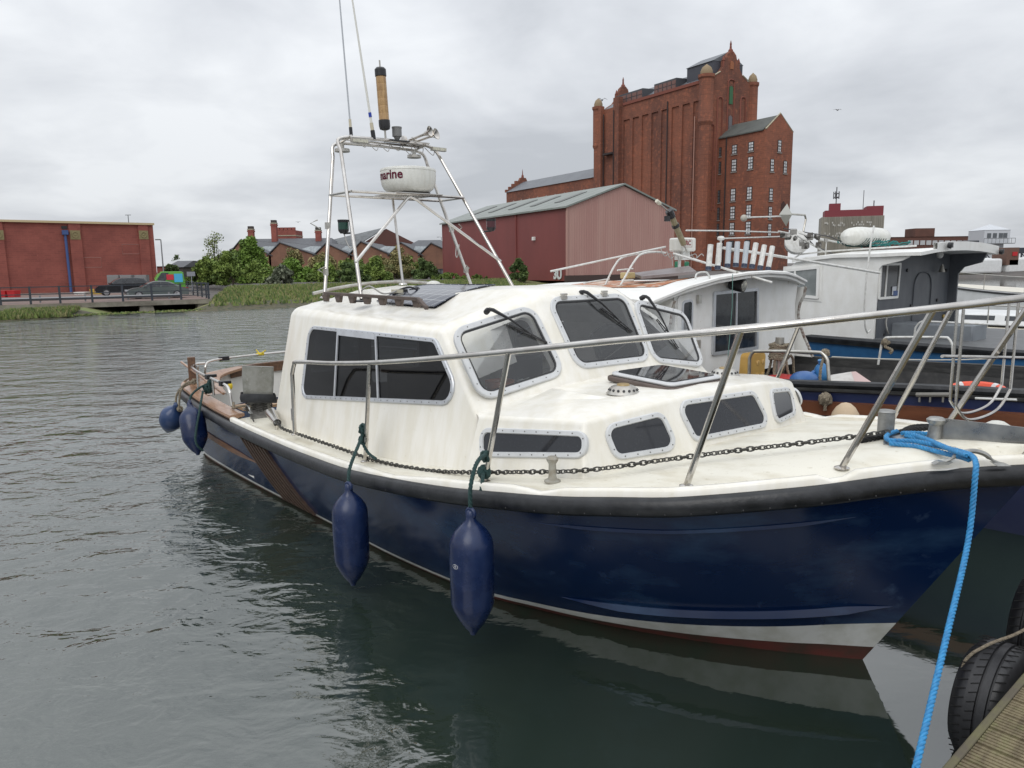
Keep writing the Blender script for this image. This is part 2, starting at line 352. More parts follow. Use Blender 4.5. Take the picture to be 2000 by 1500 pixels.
def hull_pt(i, z, out=0.0):
    """surface point of the starboard topsides at ring index i and height z"""
    k = int(min(max(i, 0), len(SHR) - 1.001)); f = i - k
    s_ = SHR[k].lerp(SHR[k + 1], f); w_ = WLR[k].lerp(WLR[k + 1], f); t = max(z, 0) / s_.z
    e_ = 1.0 - 0.22 * min(1, i / (9 * SUB)); g = t ** e_
    p = w_.lerp(s_, g); p.z = z
    if z < 0: p = Vector((w_.x * 0.98 - 0.05, w_.y * (1 + z * 0.9), z))
    p.y += out; return p
def zb(u): return 0.06 + (0.215 * max(0, (u + 3.0) / 3.0) ** 2.3 if u > -3.0 else 0)
def zr(u): return 0.028 + (0.068 * max(0, (u + 2.9) / 2.9) ** 1.3 if u > -2.9 else 0)
rows = []
for i in range(len(SHR)):
    u = WLR[i].x
    zs = [SHR[i].z - 0.0 , SHR[i].z * .86, SHR[i].z * .72, SHR[i].z * .58, SHR[i].z * .44, SHR[i].z * .32, zb(u) + .004, zb(u), zr(u) + .003, zr(u), 0, -.2, -.45]
    rows.append([hull_pt(i, z) for z in zs])
full = rows + [[mirror(p) for p in r] for r in rows[::-1][1:-1]]
hb = MB(); n_ = len(rows[0]); hb.add([p for r in full for p in r], [])
for i in range(len(full)):
    j = (i + 1) % len(full)
    for k in range(n_ - 1):
        hb.f.append([i * n_ + k, j * n_ + k, j * n_ + k + 1, i * n_ + k + 1]); hb.m.append(0 if k < 7 else (1 if k < 9 else 2))
hull = hb.build('hull', [navy, bootw, antif], CR, smooth=50, recalc=True)

def sh_off(i0, i1, out, dz, step=1):
    """sheer line moved outboard and up, starboard indices"""
    P = SHR; res = []
    for i in range(i0, i1 + 1, step):
        a, b = P[max(i - 1, 0)], P[min(i + 1, len(P) - 1)]; t = (b - a); t.z = 0; t.normalize(); sd = Vector((t.y, -t.x, 0)); sd = Vector((-t.y, t.x, 0)) * -1
        q = P[i] + sd * out; q.z += dz
        if q.y < 0: q.y = 0
        res.append(q)
    return res
N = len(SHR) - 1
def both(P):
    return P + [mirror(p) for p in P[::-1] if p.y > 1e-6]
# black rubbing strake round the whole sheer
b = MB(); b.sweep(both(sh_off(0, N, 0.012, 0)), [(-.02, -.045), (.02, -.045), (.038, -.03), (.044, 0), (.038, .032), (.02, .048), (-.02, .048)], closed=True)
b.mat(1)
for i in range(2 * SUB, N - 10, 2):
    p = sh_off(i, i, 0.050, -0.026)[0]; b.ball(p, .005, n=6, m=4)
b.build('rubbing_strake', [black_rub, seal], CR, smooth=60)
# deck: cambered foredeck and side decks
ED = sh_off(0, N, -0.03, 0.055)
def deckz(u, v, vs, ze):
    c = 0.045 + 0.03 * min(1, max(0, (u + 1.25) / .7))
    return ze + c * (1 - (v / max(vs, .01)) ** 2)
iF = next(i for i in range(len(ED)) if ED[i].x < -1.25); iA = next(i for i in range(len(ED)) if ED[i].x < -5.3)
b = MB(); rows = []
for i in range(iF + 1):
    e_ = ED[i]; rows.append([Vector((e_.x, e_.y * t, deckz(e_.x, e_.y * t, e_.y, e_.z))) for t in (1, .8, .6, .4, .2, 0, -.2, -.4, -.6, -.8, -1)])
b.grid(rows)
for sg in (1, -1):
    rows = []
    for i in range(iF, iA + 1):
        e_ = ED[i]; w = e_.y; rows.append([Vector((e_.x, sg * (w + (0.55 - w) * t), e_.z + 0.035 * math.sin(t * 1.5))) for t in (0, .15, .35, .6, 1)])
    b.grid(rows)
b.build('deck', deckm, CR, smooth=60, weld=True)
# raised white bow plinth and mouldings on the foredeck
# moulded toe rail
def toe(i0, i1, sg=1):
    P = sh_off(i0, i1, -0.012, 0.05)
    if sg < 0: P = [mirror(p) for p in P][::-1]
    m = MB(); m.sweep(P, [(-.032, -.02), (.024, -.02), (.024, .022), (.012, .034), (-.016, .034), (-.032, .02)]); return m
iT = next(i for i in range(len(ED)) if ED[i].x < -5.15)
gaps = [0, 9, 10, 32, 33, 44, 45, iT]
for sg in (1, -1):
    m = MB()
    P_ = sh_off(0, iT, -0.012, 0.05); rows = []
    for i_, p in enumerate(P_):
        d_ = min(abs(i_ - c_) for c_ in (14.5, 38.0, 46.0)); h_ = .010 + .026 * min(1, max(0, (d_ - .5) / 1.0))
        a_, b_ = SHR[max(i_ - 1, 0)], SHR[i_ + 1]; t_ = b_ - a_; t_.z = 0; t_.normalize(); sd = Vector((-t_.y, t_.x, 0)) * -1
        rows.append([p + sd * x + Vector((0, 0, z)) for x, z in ((-.036, -.02), (.024, -.02), (.024, h_ - .012), (.012, h_), (-.016, h_), (-.036, h_ - .014))])
    if sg < 0: rows = [[mirror(p) for p in r] for r in rows]
    m.grid(rows, True); m.add(rows[-1], [tuple(range(6))])
    m.build('toe_rail', gel, CR, smooth=50)
# cockpit aft: inner bulwark, floor, teak capping and quarter deck
CO = sh_off(iT, N, -0.03, 0.10); CI = sh_off(iT, N, -0.16, 0.10)
iq = len(CO) - 1
b = MB(); P = both([Vector((p.x, p.y, p.z + 0.0)) for p in CO])
cp_ = [(.03, -.045), (.045, -.02), (.04, .0), (-.05, .012), (-.10, .008), (-.10, -.02)]
hs_ = len(CO) - 7; b.sweep(P[:hs_], cp_); b.build('bulwark_capping', teak_light, CR, smooth=40); b = MB(); b.sweep(P[hs_ - 1:], cp_); b.sweep([p + Vector((0, 0, -.065)) for p in P[hs_ - 1:]], [(-.085, -.05), (-.085, .05), (-.10, .05), (-.10, -.05)]); b.build('bulwark_capping', teak, CR, smooth=40)
b = MB(); rows = []
for p in both(sh_off(iT, N, -0.10, 0.085)): rows.append([p, Vector((p.x, p.y * .98, p.z - .12)), Vector((p.x * .995, p.y * .95, 0.12))])
b.grid(rows); b.build('cockpit_lining', gel_roof, CR)
b = MB()
b.prism([(-7.4, -1.25, .16), (-5.0, -1.35, .16), (-5.0, 1.35, .16), (-7.4, 1.25, .16)], (0, 0, .02)); b.build('cockpit_floor', M('grey_floor', (.30, .29, .27), .7), CR)
b = MB()
qi = [p for p in sh_off(iT + 5, N - 6, -0.10, 0.112)]; qo = []
for k, p in enumerate(qi): p.z += .005; w = .08 + .22 * math.sin(math.pi * min(1, (k + 4) / (len(qi) + 3))); qo.append(Vector((p.x + (.12 if p.x < -7.4 else 0), p.y - w, p.z)))
b.grid([[a_, c_] for a_, c_ in zip(qi, qo)]); b.grid([[Vector((c_.x, c_.y, c_.z)), Vector((c_.x, c_.y, c_.z - .03))] for c_ in qo])
b.build('quarter_deck', teak_light, CR)
b = MB(); b.box((-6.35, -0.05, .66), (.28, 2.4, .03)); b.build('thwart', M('pale_wood', (.42, .27, .15), .45, col2=(.3, .18, .1), vs=10, vf=.7), CR)
b = MB(); b.box((-7.52, 1.28, .93), (.085, .085, .40), rz=.3); b.build('mooring_post', teak, CR)
for (u, v) in ((-7.1, -1.2), (-6.1, -1.3), (-5.4, -1.32)):
    b = MB(); b.box((u, v, .62), (.07, .10, .26)); b.build('bulwark_rib', gel_roof, CR)

# trunk cabin -----------------------------------------------------
def sideplane(z): return 1.458 - .208 * z
TT = [(-1.86, 1.20, 1.245), (-1.10, 1.05, 1.305), (-.985, .5, 1.372), (-.989, 0, 1.384)]
TBm = [(-1.86, 1.313, .90), (-1.02, 1.13, 1.02), (-.868, .5, 1.02), (-.868, 0, 1.02)]
b = MB()
top = [Vector(p) for p in TT] + [mirror(p) for p in TT[::-1][1:]]; bot = [Vector(p) for p in TBm] + [mirror(p) for p in TBm[::-1][1:]]
inn = [Vector(p) for p in [(-1.95, 1.2, 1.245), (-1.95, .8, 1.365), (-1.95, .42, 1.42), (-1.95, 0, 1.445)]]
rows = [bot, top]
mid = []
for t, s_ in zip(top, [(-1.9, 1.19), (-1.25, .93), (-1.12, .46), (-1.1, 0), (-1.12, -.46), (-1.25, -.93), (-1.9, -1.19)]):
    z = 1.25 + .17 * (1 - (abs(s_[1]) / 1.2) ** 2) * (.5 if s_[0] > -1.5 else 0) + (.065 if s_[0] > -1.5 else 0)
    mid.append(Vector((s_[0], s_[1], z)))
r3 = [Vector((-1.95, y, 1.245 + .135 * (1 - (abs(y) / 1.2) ** 2))) for y in (1.19, .8, .42, 0, -.42, -.8, -1.19)]
rows += [mid, r3]
b.grid(rows)
tr = b.build('trunk_cabin', gel, CR, smooth=40, weld=True); bevel(tr, .05, 4, 18)
# raised moulding pads on the trunk top
b = MB(); b.hexa([(-1.83, .62, 1.352), (-1.28, .60, 1.35), (-1.30, 1.0, 1.28), (-1.80, 1.05, 1.27)], [(-1.78, .66, 1.372), (-1.33, .64, 1.372), (-1.35, .95, 1.308), (-1.76, .99, 1.30)])
o = b.build('deck_pad', gel, CR); bevel(o, .02, 3)
# wheelhouse shell ------------------------------------------------
def colpt(L):  # starboard half columns: A, S1, F1, F2, C
    return [Vector(p) for p in L]
ZB = .60
L0 = colpt([(-4.97, sideplane(ZB), ZB), (-3.2, sideplane(ZB), ZB), (-1.80, sideplane(ZB), ZB), (-1.60, .44, ZB), (-1.58, 0, ZB)])
L1 = colpt([(-4.95, 1.20, 1.24), (-3.2, 1.20, 1.24), (-1.89, 1.20, 1.24), (-1.87, .43, 1.40), (-1.87, 0, 1.40)])
L2 = colpt([(-4.93, 1.09, 1.755), (-3.4, 1.09, 1.74), (-2.41, 1.09, 1.725), (-2.17, .43, 1.925), (-2.178, 0, 1.939)])
L3 = colpt([(-4.91, 1.035, 1.805), (-3.4, 1.035, 1.775), (-2.50, 1.02, 1.765), (-2.27, .43, 1.975), (-2.23, 0, 1.995)])
L4 = colpt([(-4.86, .90, 1.83), (-3.4, .90, 1.785), (-2.66, .86, 1.79), (-2.45, .42, 1.995), (-2.42, 0, 2.01)])
b = MB(); rings_ = []
for L in (L0, L1, L2, L3, L4): rings_.append(L + [mirror(p) for p in L[::-1][1:]])
n_ = 9
b.grid(rings_)
# aft wall and roof
aft = [[r[0], r[-1]] for r in rings_]
b.grid([[r[0], r[-1]] for r in rings_[:3]])
roofrows = []
vs5 = (.88, .45, 0, -.45, -.88)
vs5 = (.90, .45, 0, -.45, -.90)
A5 = [Vector((-4.86, v, 1.83 + .145 * (1 - (v / .9) ** 2))) for v in vs5]; A5m = [Vector((-3.4, v, 1.785 + .20 * (1 - (v / .9) ** 2))) for v in vs5]
F5 = [L4[2], L4[3], L4[4], mirror(L4[3]), mirror(L4[2])]
b.grid([A5, A5m, F5])
o0 = len(b.v)
b.add([rings_[2][0], rings_[3][0], A5[0], A5[1], A5[2], A5[3], A5[4], rings_[3][-1], rings_[2][-1]], [(0, 1, 2, 3, 4, 5, 6, 7, 8)])
shell = b.build('wheelhouse', [gel, inner], CR, smooth=50, weld=True)
bevel(shell, .045, 4, 14)
sol = shell.modifiers.new('solid', 'SOLIDIFY'); sol.thickness = .04; sol.offset = -1; sol.material_offset = 1
CEN = Vector((-3.4, 0, 1.5))
WIN = []    # (corners, radii) of every opening
def side_q(px): return [Vector(onplane(BOAT, x, y, (-4, sideplane(1.0), 1.0), (-2, sideplane(1.0), 1.0), (-3, sideplane(1.7), 1.7))) for x, y in px]
qd = side_q([(606, 639), (851, 665), (905, 789), (590, 775)])
W_side = outward(qd, CEN); 
def facet(i, j):  # windscreen facet plane from levels 1 and 2
    def c(k, L): return L[k] if k < 5 else mirror(L[8 - k])
    return c(i, L1), c(j, L1), c(j, L2)
def on_facet(pl, px): return [Vector(onplane(BOAT, x, y, *pl)) for x, y in px]
pl1 = facet(2, 3)
W1 = on_facet(pl1, [(884, 649), (1038, 600), (1099, 728), (942, 778)])
W2 = on_facet((Vector(L1[3]), mirror(L1[3]), Vector(L2[3])), [(1070, 586), (1218, 578), (1268, 700), (1129, 717)])
# make the openings of the windscreen symmetrical about the centreline
W3 = [mirror(p) for p in W1]
W1 = outward(W1, CEN); W2 = outward(W2, CEN); W3 = outward(W3, CEN); W_side = outward(W_side, CEN); W_port = outward([mirror(p) for p in W_side], CEN)
# aft doorway opening seen through the windscreen
W_aft = outward([Vector((-4.95, -.28, 1.0)), Vector((-4.95, .28, 1.0)), Vector((-4.93, .28, 1.74)), Vector((-4.93, -.28, 1.74))], CEN)
W_aft2 = outward([Vector((-4.95, .38, 1.15)), Vector((-4.95, .95, 1.15)), Vector((-4.93, .90, 1.70)), Vector((-4.93, .38, 1.74))], CEN)
W_aft3 = outward([mirror(p) for p in W_aft2], CEN)
cut = MB()
for P_, r_, off in ((W1, .09, -.03), (W2, .08, -.03), (W3, .09, -.03), (W_side, .09, -.025), (W_port, .09, -.025), (W_aft, .05, 0), (W_aft2, .05, 0), (W_aft3, .05, 0)):
    l0 = rloop(P_, off, r_, lift=-.12); l1 = rloop(P_, off, r_, lift=.12); cut.hexa(l0, l1)
co = cut.build('cutter', inner, CR, smooth=None)
bo = shell.modifiers.new('cut', 'BOOLEAN'); bo.object = co; bo.operation = 'DIFFERENCE'; bo.solver = 'EXACT'
bpy.context.view_layer.update()
me = bpy.data.meshes.new_from_object(shell.evaluated_get(bpy.context.evaluated_depsgraph_get()))
shell.modifiers.clear(); shell.data = me; me.name = 'wheelhouse'
bpy.data.objects.remove(co)
me.set_sharp_from_angle(angle=R(30))

def window(name, P, w, rad, fmat, gmat, parent=CR, t=.014, screws=True, panes=None, sink=.004, seg=5, label=None):
    fb = MB()
    lo = [rloop(P, w * .5, rad, seg, z) for z in (-.01, t * .6)]; l2 = rloop(P, w * .5 - .006, rad, seg, t)
    i2 = rloop(P, -w * .5 + .004, rad, seg, t); li = [rloop(P, -w * .5, rad, seg, z) for z in (t * .6, -.01)]
    ring(fb, [lo[0], lo[1], l2, i2, li[0], li[1]])
    if screws:
        fb.mat(1); L = rloop(P, 0, rad, seg, t + .001); c, ex, ey, n = plane_basis(P)
        per = sum((L[k] - L[k - 1]).length for k in range(len(L))); step = per / max(6, round(per / screws if not isinstance(screws, bool) else per / .11)); acc = 0
        for k in range(len(L)):
            a_, c_ = L[k - 1], L[k]; d_ = (c_ - a_).length
            while acc < d_:
                p = a_.lerp(c_, acc / d_); fb.lathe([(.0042, 0), (.0036, .0015)], p, n, 6); acc += step
            acc -= d_
        fb.mat(0)
    f = fb.build(name, [fmat, screw], parent, smooth=40)
    if label: f['label'] = label
    g = MB(); g.add(rloop(P, -w * .5 + .002, rad, seg, sink), [list(range(4 * (seg + 1)))]); 
    return f, g
for P_ in (W1, W2, W3):
    f, g = window('windscreen', P_, .042, .095, alu_white, glass_ws); g.build('pane', glass_ws, f, recalc=False)
    s_ = MB(); ring(s_, [rloop(P_, -.022, .095, 5, .012), rloop(P_, -.032, .09, 5, .010), rloop(P_, -.034, .09, 5, .002)]); s_.build('seal', seal, f)
for P_ in (W_side, W_port):
    f, g = window('side_window', P_, .034, .10, alu, glass_dk, screws=.09); gm_ = glass_dk if P_ is W_side else glass_far
    c, ex, ey, n = plane_basis(P_)
    # top-left, top-right, bottom-right, bottom-left sorted
    T = sorted(P_, key=lambda p: -p.z)[:2]; Bm = sorted(P_, key=lambda p: p.z)[:2]
    ta, tb = sorted(T, key=lambda p: p.x); ba, bb = sorted(Bm, key=lambda p: p.x)
    g.build('pane', gm_, f, recalc=False)
    mb = MB()
    for fx0, fx1 in ((.285, .27), (.60, .565)):
        a_ = ta.lerp(tb, fx0) + n * .01; c_ = ba.lerp(bb, fx1) + n * .01; d_ = (tb - ta).normalized() * .011
        mb.hexa([a_ - d_, a_ + d_, c_ + d_, c_ - d_], [p + n * .01 for p in (a_ - d_, a_ + d_, c_ + d_, c_ - d_)])
    a_ = ta.lerp(tb, .29) + n * .012; c_ = ta.lerp(tb, .60) + n * .012; dz = (ba.lerp(bb, .4) - ta.lerp(tb, .4)).normalized() * .045
    mb.hexa([a_, c_, c_ + dz, a_ + dz], [p + n * .008 for p in (a_, c_, c_ + dz, a_ + dz)])
    mb.build('mullion', alu, f)
for P_ in (W_aft2, W_aft3):
    f, g = window('aft_window', P_, .04, .05, alu, glass_far, screws=False); g.build('pane', glass_far, f, recalc=False)
# interior: floor, dash, seats, helm
b = MB(); b.bx(-4.85, -1.95, -1.1, 1.1, .62, .64); b.build('wheelhouse_floor', inner_dk, CR)
b = MB(); b.hexa([(-2.7, -1.08, .64), (-1.96, -1.08, .64), (-1.96, 1.08, .64), (-2.7, 1.08, .64)], [(-2.72, -1.08, 1.22), (-1.98, -1.08, 1.22), (-1.98, 1.08, 1.22), (-2.72, 1.08, 1.22)]); b.build('dashboard', M('dash_grey', (.55, .56, .56), .6, col2=(.42, .42, .43), vs=5, vf=.6), CR)
for v in (-.6, .6):
    b = MB(); b.bx(-3.6, -3.15, v - .24, v + .24, .64, 1.0); b.bx(-3.65, -3.56, v - .24, v + .24, 1.0, 1.32); o = b.build('helm_seat', M('seat_vinyl', (.09, .09, .10), .5), CR); bevel(o, .04, 2)
b = MB(); t_ = [Vector((-2.80 + .03 * math.cos(a), -.45 + .16 * math.cos(a), 1.22 + .16 * math.sin(a))) for a in [k * math.pi / 8 for k in range(16)]]; b.tube(t_, .012, 6, closed=True); b.build('steering_wheel', blackp, CR)
b = MB(); b.bx(-2.70, -2.5, -.62, -.42, 1.22, 1.34); b.build('instrument_box', blackp, CR)
# things on the dash
POT = thing('plant_pot', 'terracotta pot standing on the dash behind the starboard windscreen pane', 'pot', BOAT, (-2.42, .60, 1.22))
MB().lathe([(.075, 0), (.095, .08), (.105, .08), (.108, .12), (.095, .12), (.09, .10)], (-2.42, .60, 1.222), n=20).build('pot', M('terracotta', (.42, .15, .07), .7), POT)
b = MB()
for k in range(9): b.ball((-2.44 - .06 * random.random(), .10 + .04 * k, 1.25 + .03 * random.random() + .02 * (k < 4)), .04 + .02 * random.random(), n=7, m=5)
tag(b.build('cleaning_cloth', M('white_cloth', (.62, .64, .62), .9, bump=.01, bs=20), None, BOAT), 'crumpled white cloth lying on the dash beside the terracotta pot', 'cloth')

# trunk windows ---------------------------------------------------
TC = Vector((-1.5, 0, 1.1))
def trunk_win(name, pl, px, rad, mir=False, label=None):
    P_ = [Vector(onplane(BOAT, x, y, *pl)) for x, y in px]; P_ = outward(P_, TC)
    for Q in ([P_, outward([mirror(p) for p in P_], TC)] if mir else [P_]):
        f, g = window(name, Q, .033, rad, alu_white, smoke, screws=.085, t=.016, sink=.006); g.build('pane', smoke, f, recalc=False)
tp = [Vector(p) for p in TT]; bp_ = [Vector(p) for p in TBm]
tp1, bp1 = tp[1], bp_[1]
trunk_win('cabin_window', (tp[0], tp[1], (bp_[0] + bp_[1]) / 2), [(942, 840), (1143, 848), (1143, 890), (942, 888)], .05, True)
trunk_win('cabin_window', (tp[1], tp[2], (bp_[1] + bp_[2]) / 2), [(1179, 836), (1291, 808), (1322, 875), (1203, 894)], .06, True)
trunk_win('cabin_window', (tp[2], mirror(tp[2]), bp_[2]), [(1321, 789), (1470, 767), (1502, 829), (1356, 859)], .06)

# hatch, vents ----------------------------------------------------
hz = 1.43
def slab(c, hx, hy, z0, z1, mat, name, parent, bev=.012, tilt=-.045, r=.05):
    P_ = [Vector((c[0] - hx, c[1] + hy, z0)), Vector((c[0] - hx, c[1] - hy, z0)), Vector((c[0] + hx, c[1] - hy, z0)), Vector((c[0] + hx, c[1] + hy, z0))]
    P_ = outward(P_, (c[0], c[1], z0 - 1)); b = MB(); b.hexa(rloop(P_, 0, r), rloop(P_, 0, r, lift=z1 - z0))
    for p in b.v: p.z += (p.x - c[0]) * tilt
    o = b.build(name, mat, parent, smooth=40); bevel(o, bev, 2, 40); return o
hc = (-1.40, 0)
base_ = slab(hc, .285, .285, 1.375, 1.412, wood_grey, 'hatch_base', CR)
HT = slab(hc, .265, .265, 1.412, 1.437, alu_white, 'hatch_frame', CR); slab(hc, .235, .235, 1.430, 1.443, M('black_acrylic', (.015, .016, .018), .04), 'hatch_lid', CR, bev=.004)
def vent(c):
    b = MB(); b.lathe([(.105, 0), (.098, .008), (.075, .04), (.055, .048), (.0, .05)], c, n=28); b.mat(1)
    for k in range(16):
        a = 2 * math.pi * k / 16; b.lathe([(.009, 0), (.008, .004)], Vector(c) + Vector((.086 * math.cos(a), .086 * math.sin(a), .024)), (math.cos(a) * .7, math.sin(a) * .7, .75), 8)
    b.mat(2); b.lathe([(.042, .048), (.036, .058), (0, .060)], c, n=20)
    b.build('mushroom_vent', [steel_dull, blackp, M('vent_amber', (.34, .24, .10), .3)], CR)
vent((-1.32, .50, 1.375)); vent((-1.36, -.60, 1.368))

# wipers ----------------------------------------------------------
def wiper(a, bl0, bl1, n, tip):
    a, bl0, bl1 = Vector(a), Vector(bl0), Vector(bl1); n = Vector(n); b = MB()
    b.lathe([(.02, 0), (.02, .03), (.012, .045)], a - n * .03, n, 10); e_ = bl0.lerp(bl1, .5) + n * .03
    b.tube([a + n * .015, a.lerp(e_, .08) + n * .03, a.lerp(e_, .5) + n * .03, e_], [.013, .013, .008, .005], 6)
    b.tube([bl0 + n * .018, bl0.lerp(bl1, .5) + n * .026, bl1 + n * .018], .005, 5); b.tube([bl0 + n * .007, bl1 + n * .007], .004, 5)
    for k in (.15, .4, .6, .85): q = bl0.lerp(bl1, k); b.tube([q + n * .006, q + n * .024], .004, 4)
    b.build('wiper', blackp, CR)
def facet_n(P_): return plane_basis(P_)[3]
def fpt(pl, x, y): return Vector(onplane(BOAT, x, y, *pl))
plc = (Vector(L1[3]), mirror(L1[3]), Vector(L2[3])); pl3 = (mirror(L1[2]), mirror(L1[3]), mirror(L2[3]))
wiper(fpt(pl1, 953, 606), fpt(pl1, 992, 636), fpt(pl1, 1066, 671), facet_n(W1), 1)
wiper(fpt(plc, 1136, 571), fpt(plc, 1172, 603), fpt(plc, 1232, 650), facet_n(W2), 1)
wiper(fpt(pl3, 1257, 580), fpt(pl3, 1280, 625), fpt(pl3, 1322, 682), facet_n(W3), 1)
for x, y in ((1098, 583), (1177, 577)):
    p = fpt(plc, x, y); b = MB(); b.box(p + facet_n(W2) * .015, (.03, .05, .025)); b.cyl(p + Vector((0, -.03, .02)) + facet_n(W2) * .02, p + Vector((0, .03, .02)) + facet_n(W2) * .02, .008, 8); b.build('window_hinge', steel_dull, CR)
# ================================================================== rails, mast, roof gear of the cruiser
def post(mb, a, b_, r=.0145): mb.tube([a, b_], r, 8)
RT = [(-4.12, 1.45, .80), (-4.10, 1.45, 1.30), (-4.05, 1.45, 1.38), (-3.98, 1.45, 1.41), (-3.4, 1.46, 1.455), (-2.73, 1.47, 1.52), (-2.0, 1.47, 1.61), (-1.27, 1.43, 1.71), (-.65, 1.30, 1.80), (-.08, 1.10, 1.875), (.25, .85, 1.925), (.48, .58, 1.96), (.62, .3, 1.985), (.68, 0, 1.995)]
def sm(P, n=4): return catmull(P, n)
rp = [Vector(RT[0]), Vector(RT[1])] + sm(RT[1:5], 4) + sm(RT[4:], 4)
BR_ = rp + [mirror(p) for p in rp[::-1][1:]]
b = MB(); b.tube(BR_, .0165, 10); rail = b.build('bow_rail', steel, CR, smooth=60)
FEET = [((-2.93, 1.43, .79), (-2.73, 1.47, 1.51)), ((-1.55, 1.40, .945), (-1.28, 1.43, 1.70)), ((-.40, 1.06, 1.105), (-.10, 1.105, 1.865)), ((.10, .56, 1.205), (.46, .60, 1.95))]
for a, t in FEET:
    for sg in (1, -1):
        A_ = Vector((a[0], a[1] * sg, a[2])); T_ = Vector((t[0], t[1] * sg, t[2]))
        b = MB(); post(b, A_, T_, .0155); b.lathe([(.035, 0), (.035, .006), (.02, .012)], A_ - Vector((0, 0, .003)), n=10); b.build('stanchion', steel, CR)
for sg in (1, -1):
    b = MB(); b.lathe([(.03, 0), (.03, .006), (.02, .012)], (-4.12, 1.45 * sg, .785), n=10); b.build('stanchion_base', steel, CR)
# anchor-roller hoops hanging inside the pulpit
for k, (px0, px1) in enumerate(((1870, 1970), (1882, 1988))):
    du = .1 * k
    a_, c_ = Vector(atu(BOAT, px0, 605, .30 + du)), Vector(atu(BOAT, px1, 605, .30 + du)); zb_ = 1.37 + .01 * k
    P = [Vector((a_.x, a_.y, 1.93)), Vector((a_.x, a_.y, zb_ + .10)), Vector((a_.x, a_.y * .8 + c_.y * .2, zb_ + .02)), Vector((a_.x, (a_.y + c_.y) / 2, zb_)), Vector((a_.x, a_.y * .2 + c_.y * .8, zb_ + .02)), Vector((a_.x, c_.y, zb_ + .10)), Vector((a_.x, c_.y, 1.93))]
    MB().tube([P[0]] + catmull(P[1:6], 5) + [P[6]], .007, 7).build('pulpit_ladder_hoop', steel, CR)
b = MB(); a_, c_ = Vector(atu(BOAT, 1840, 696, .36)), Vector(atu(BOAT, 2010, 699, .36)); b.tube([a_, c_], .008, 7); b.build('pulpit_crossbar', steel, CR)

# radar mast: two hoops raked aft
def rh(z): return -(z - 1.9) * .64
b = MB()
TOPF, TOPA = 3.36, 3.34
F = {}
def hoop(u0, z0, u1, z1, w0, w1):
    P = [(u0, w0, z0), (u0 + (u1 - u0) * .9, w0 + (w1 - w0) * .9, z0 + (z1 - z0) * .9), (u1, w1 * 1.02, z1 - .035), (u1, w1 * .82, z1), (u1, 0, z1 + .01)]
    P = [Vector(P[0])] + catmull(P[1:4], 4) + [Vector(P[4])]; return P + [mirror(p) for p in P[::-1][1:]]
hf = hoop(-3.98, 1.89, -4.90, 3.38, .85, .53); ha = hoop(-4.70, 1.89, -5.07, 3.35, .85, .50)
for h, nm in ((hf, 'mast_hoop'), (ha, 'mast_hoop')):
    MB().tube(h, .017, 10).build(nm, steel, CR, smooth=60)
b = MB()
for v in (.42, -.42): b.tube([(-4.86, v, 3.385), (-5.1, v, 3.355)], .014, 8)
b.tube([(-4.98, .45, 3.37), (-4.98, -.45, 3.37)], .010, 8); b.build('mast_top_bar', steel, CR)
b = MB()
sf, sa = (-4.52, .62, 2.84), (-4.95, .63, 2.84)
b.tube([sf, mirror(sf)], .013, 8); b.tube([sa, mirror(sa)], .013, 8); b.tube([sf, sa], .012, 8); b.tube([mirror(sf), mirror(sa)], .012, 8)
b.bx(-4.93, -4.5, -.36, .16, 2.85, 2.858); b.build('radar_shelf', steel, CR)
b = MB(); vt = Vector((-4.53, 0, 2.82))
b.tube([(-4.16, .80, 2.20), (-4.5, .06, 2.79), vt, (-4.5, -.06, 2.79), (-4.16, -.80, 2.20)], .0145, 8); b.build('mast_brace', steel, CR)
MB().tube([(-4.72, 0, 1.99), (-4.86, 0, 2.83)], .013, 8).build('mast_strut', steel, CR)
for (u, v, z) in ((-3.98, .85, 1.87), (-3.98, -.85, 1.885), (-4.70, .85, 1.885), (-4.70, -.85, 1.885), (-4.72, 0, 1.985)):
    b = MB(); b.lathe([(.085 if u == -3.98 and v > 0 else .045, 0), (.08 if u == -3.98 and v > 0 else .04, .012), (.02, .02)], (u, v, z), n=14); b.build('mast_foot', blackp if (u == -3.98 and v > 0) else steel, CR)
for (z, u) in ((2.12, -4.757), (2.55, -4.87)):
    for sg in (1, -1):
        b = MB(); b.box((u, sg * (.85 - (z - 1.89) * .22), z), (.05, .03, .06)); b.tube([(u, sg * .78, z - .03), (u - .03, sg * .86, z + .02), (u, sg * .80, z + .05)], .006, 5); b.build('hinge_clamp', steel_dull, CR)
# radar dome
DC = Vector((-4.70, -.09, 2.872))
radw = M('radome_white', (.70, .70, .66), .35, col2=(.55, .54, .48), vs=8, vf=.5, stretch=(3, 3, .5))
b = MB(); b.lathe([(.17, 0), (.205, .008), (.24, .035), (.261, .075), (.268, .12), (.27, .18), (.268, .205)], DC, n=40); b.lathe([(.272, .203), (.268, .222), (.24, .232), (0, .24)], DC, n=40)
dome = b.build('radar_dome', radw, CR, smooth=50)
vs_, fs_ = text_mesh('marine', .118, 'lettering', .0030)
b = MB(); pts = []
for p in vs_:
    a0 = math.radians(58) + 0   # bearing of the word's centre round the dome (from forward towards starboard)
    th = math.radians(77.0) - p.x / .27 ; rr_ = .2705 + max(p.z, 0) * .6 - .003 * max(0, (.15 - p.y - .1) * 3)
    zz = .152 + p.y; rr_ = (.268 + (zz - .12) * .033 if zz < .18 else .27) + .0022
    pts.append(DC + Vector((rr_ * math.cos(th), rr_ * math.sin(th), zz)))
b.add(pts, fs_); b.build('lettering', M('maroon_print', (.20, .008, .045), .5), dome, recalc=False, smooth=None)
b = MB(); b.bx(-4.84, -4.56, -.25, .05, 2.859, 2.874); b.build('dome_plate', blackp, CR)
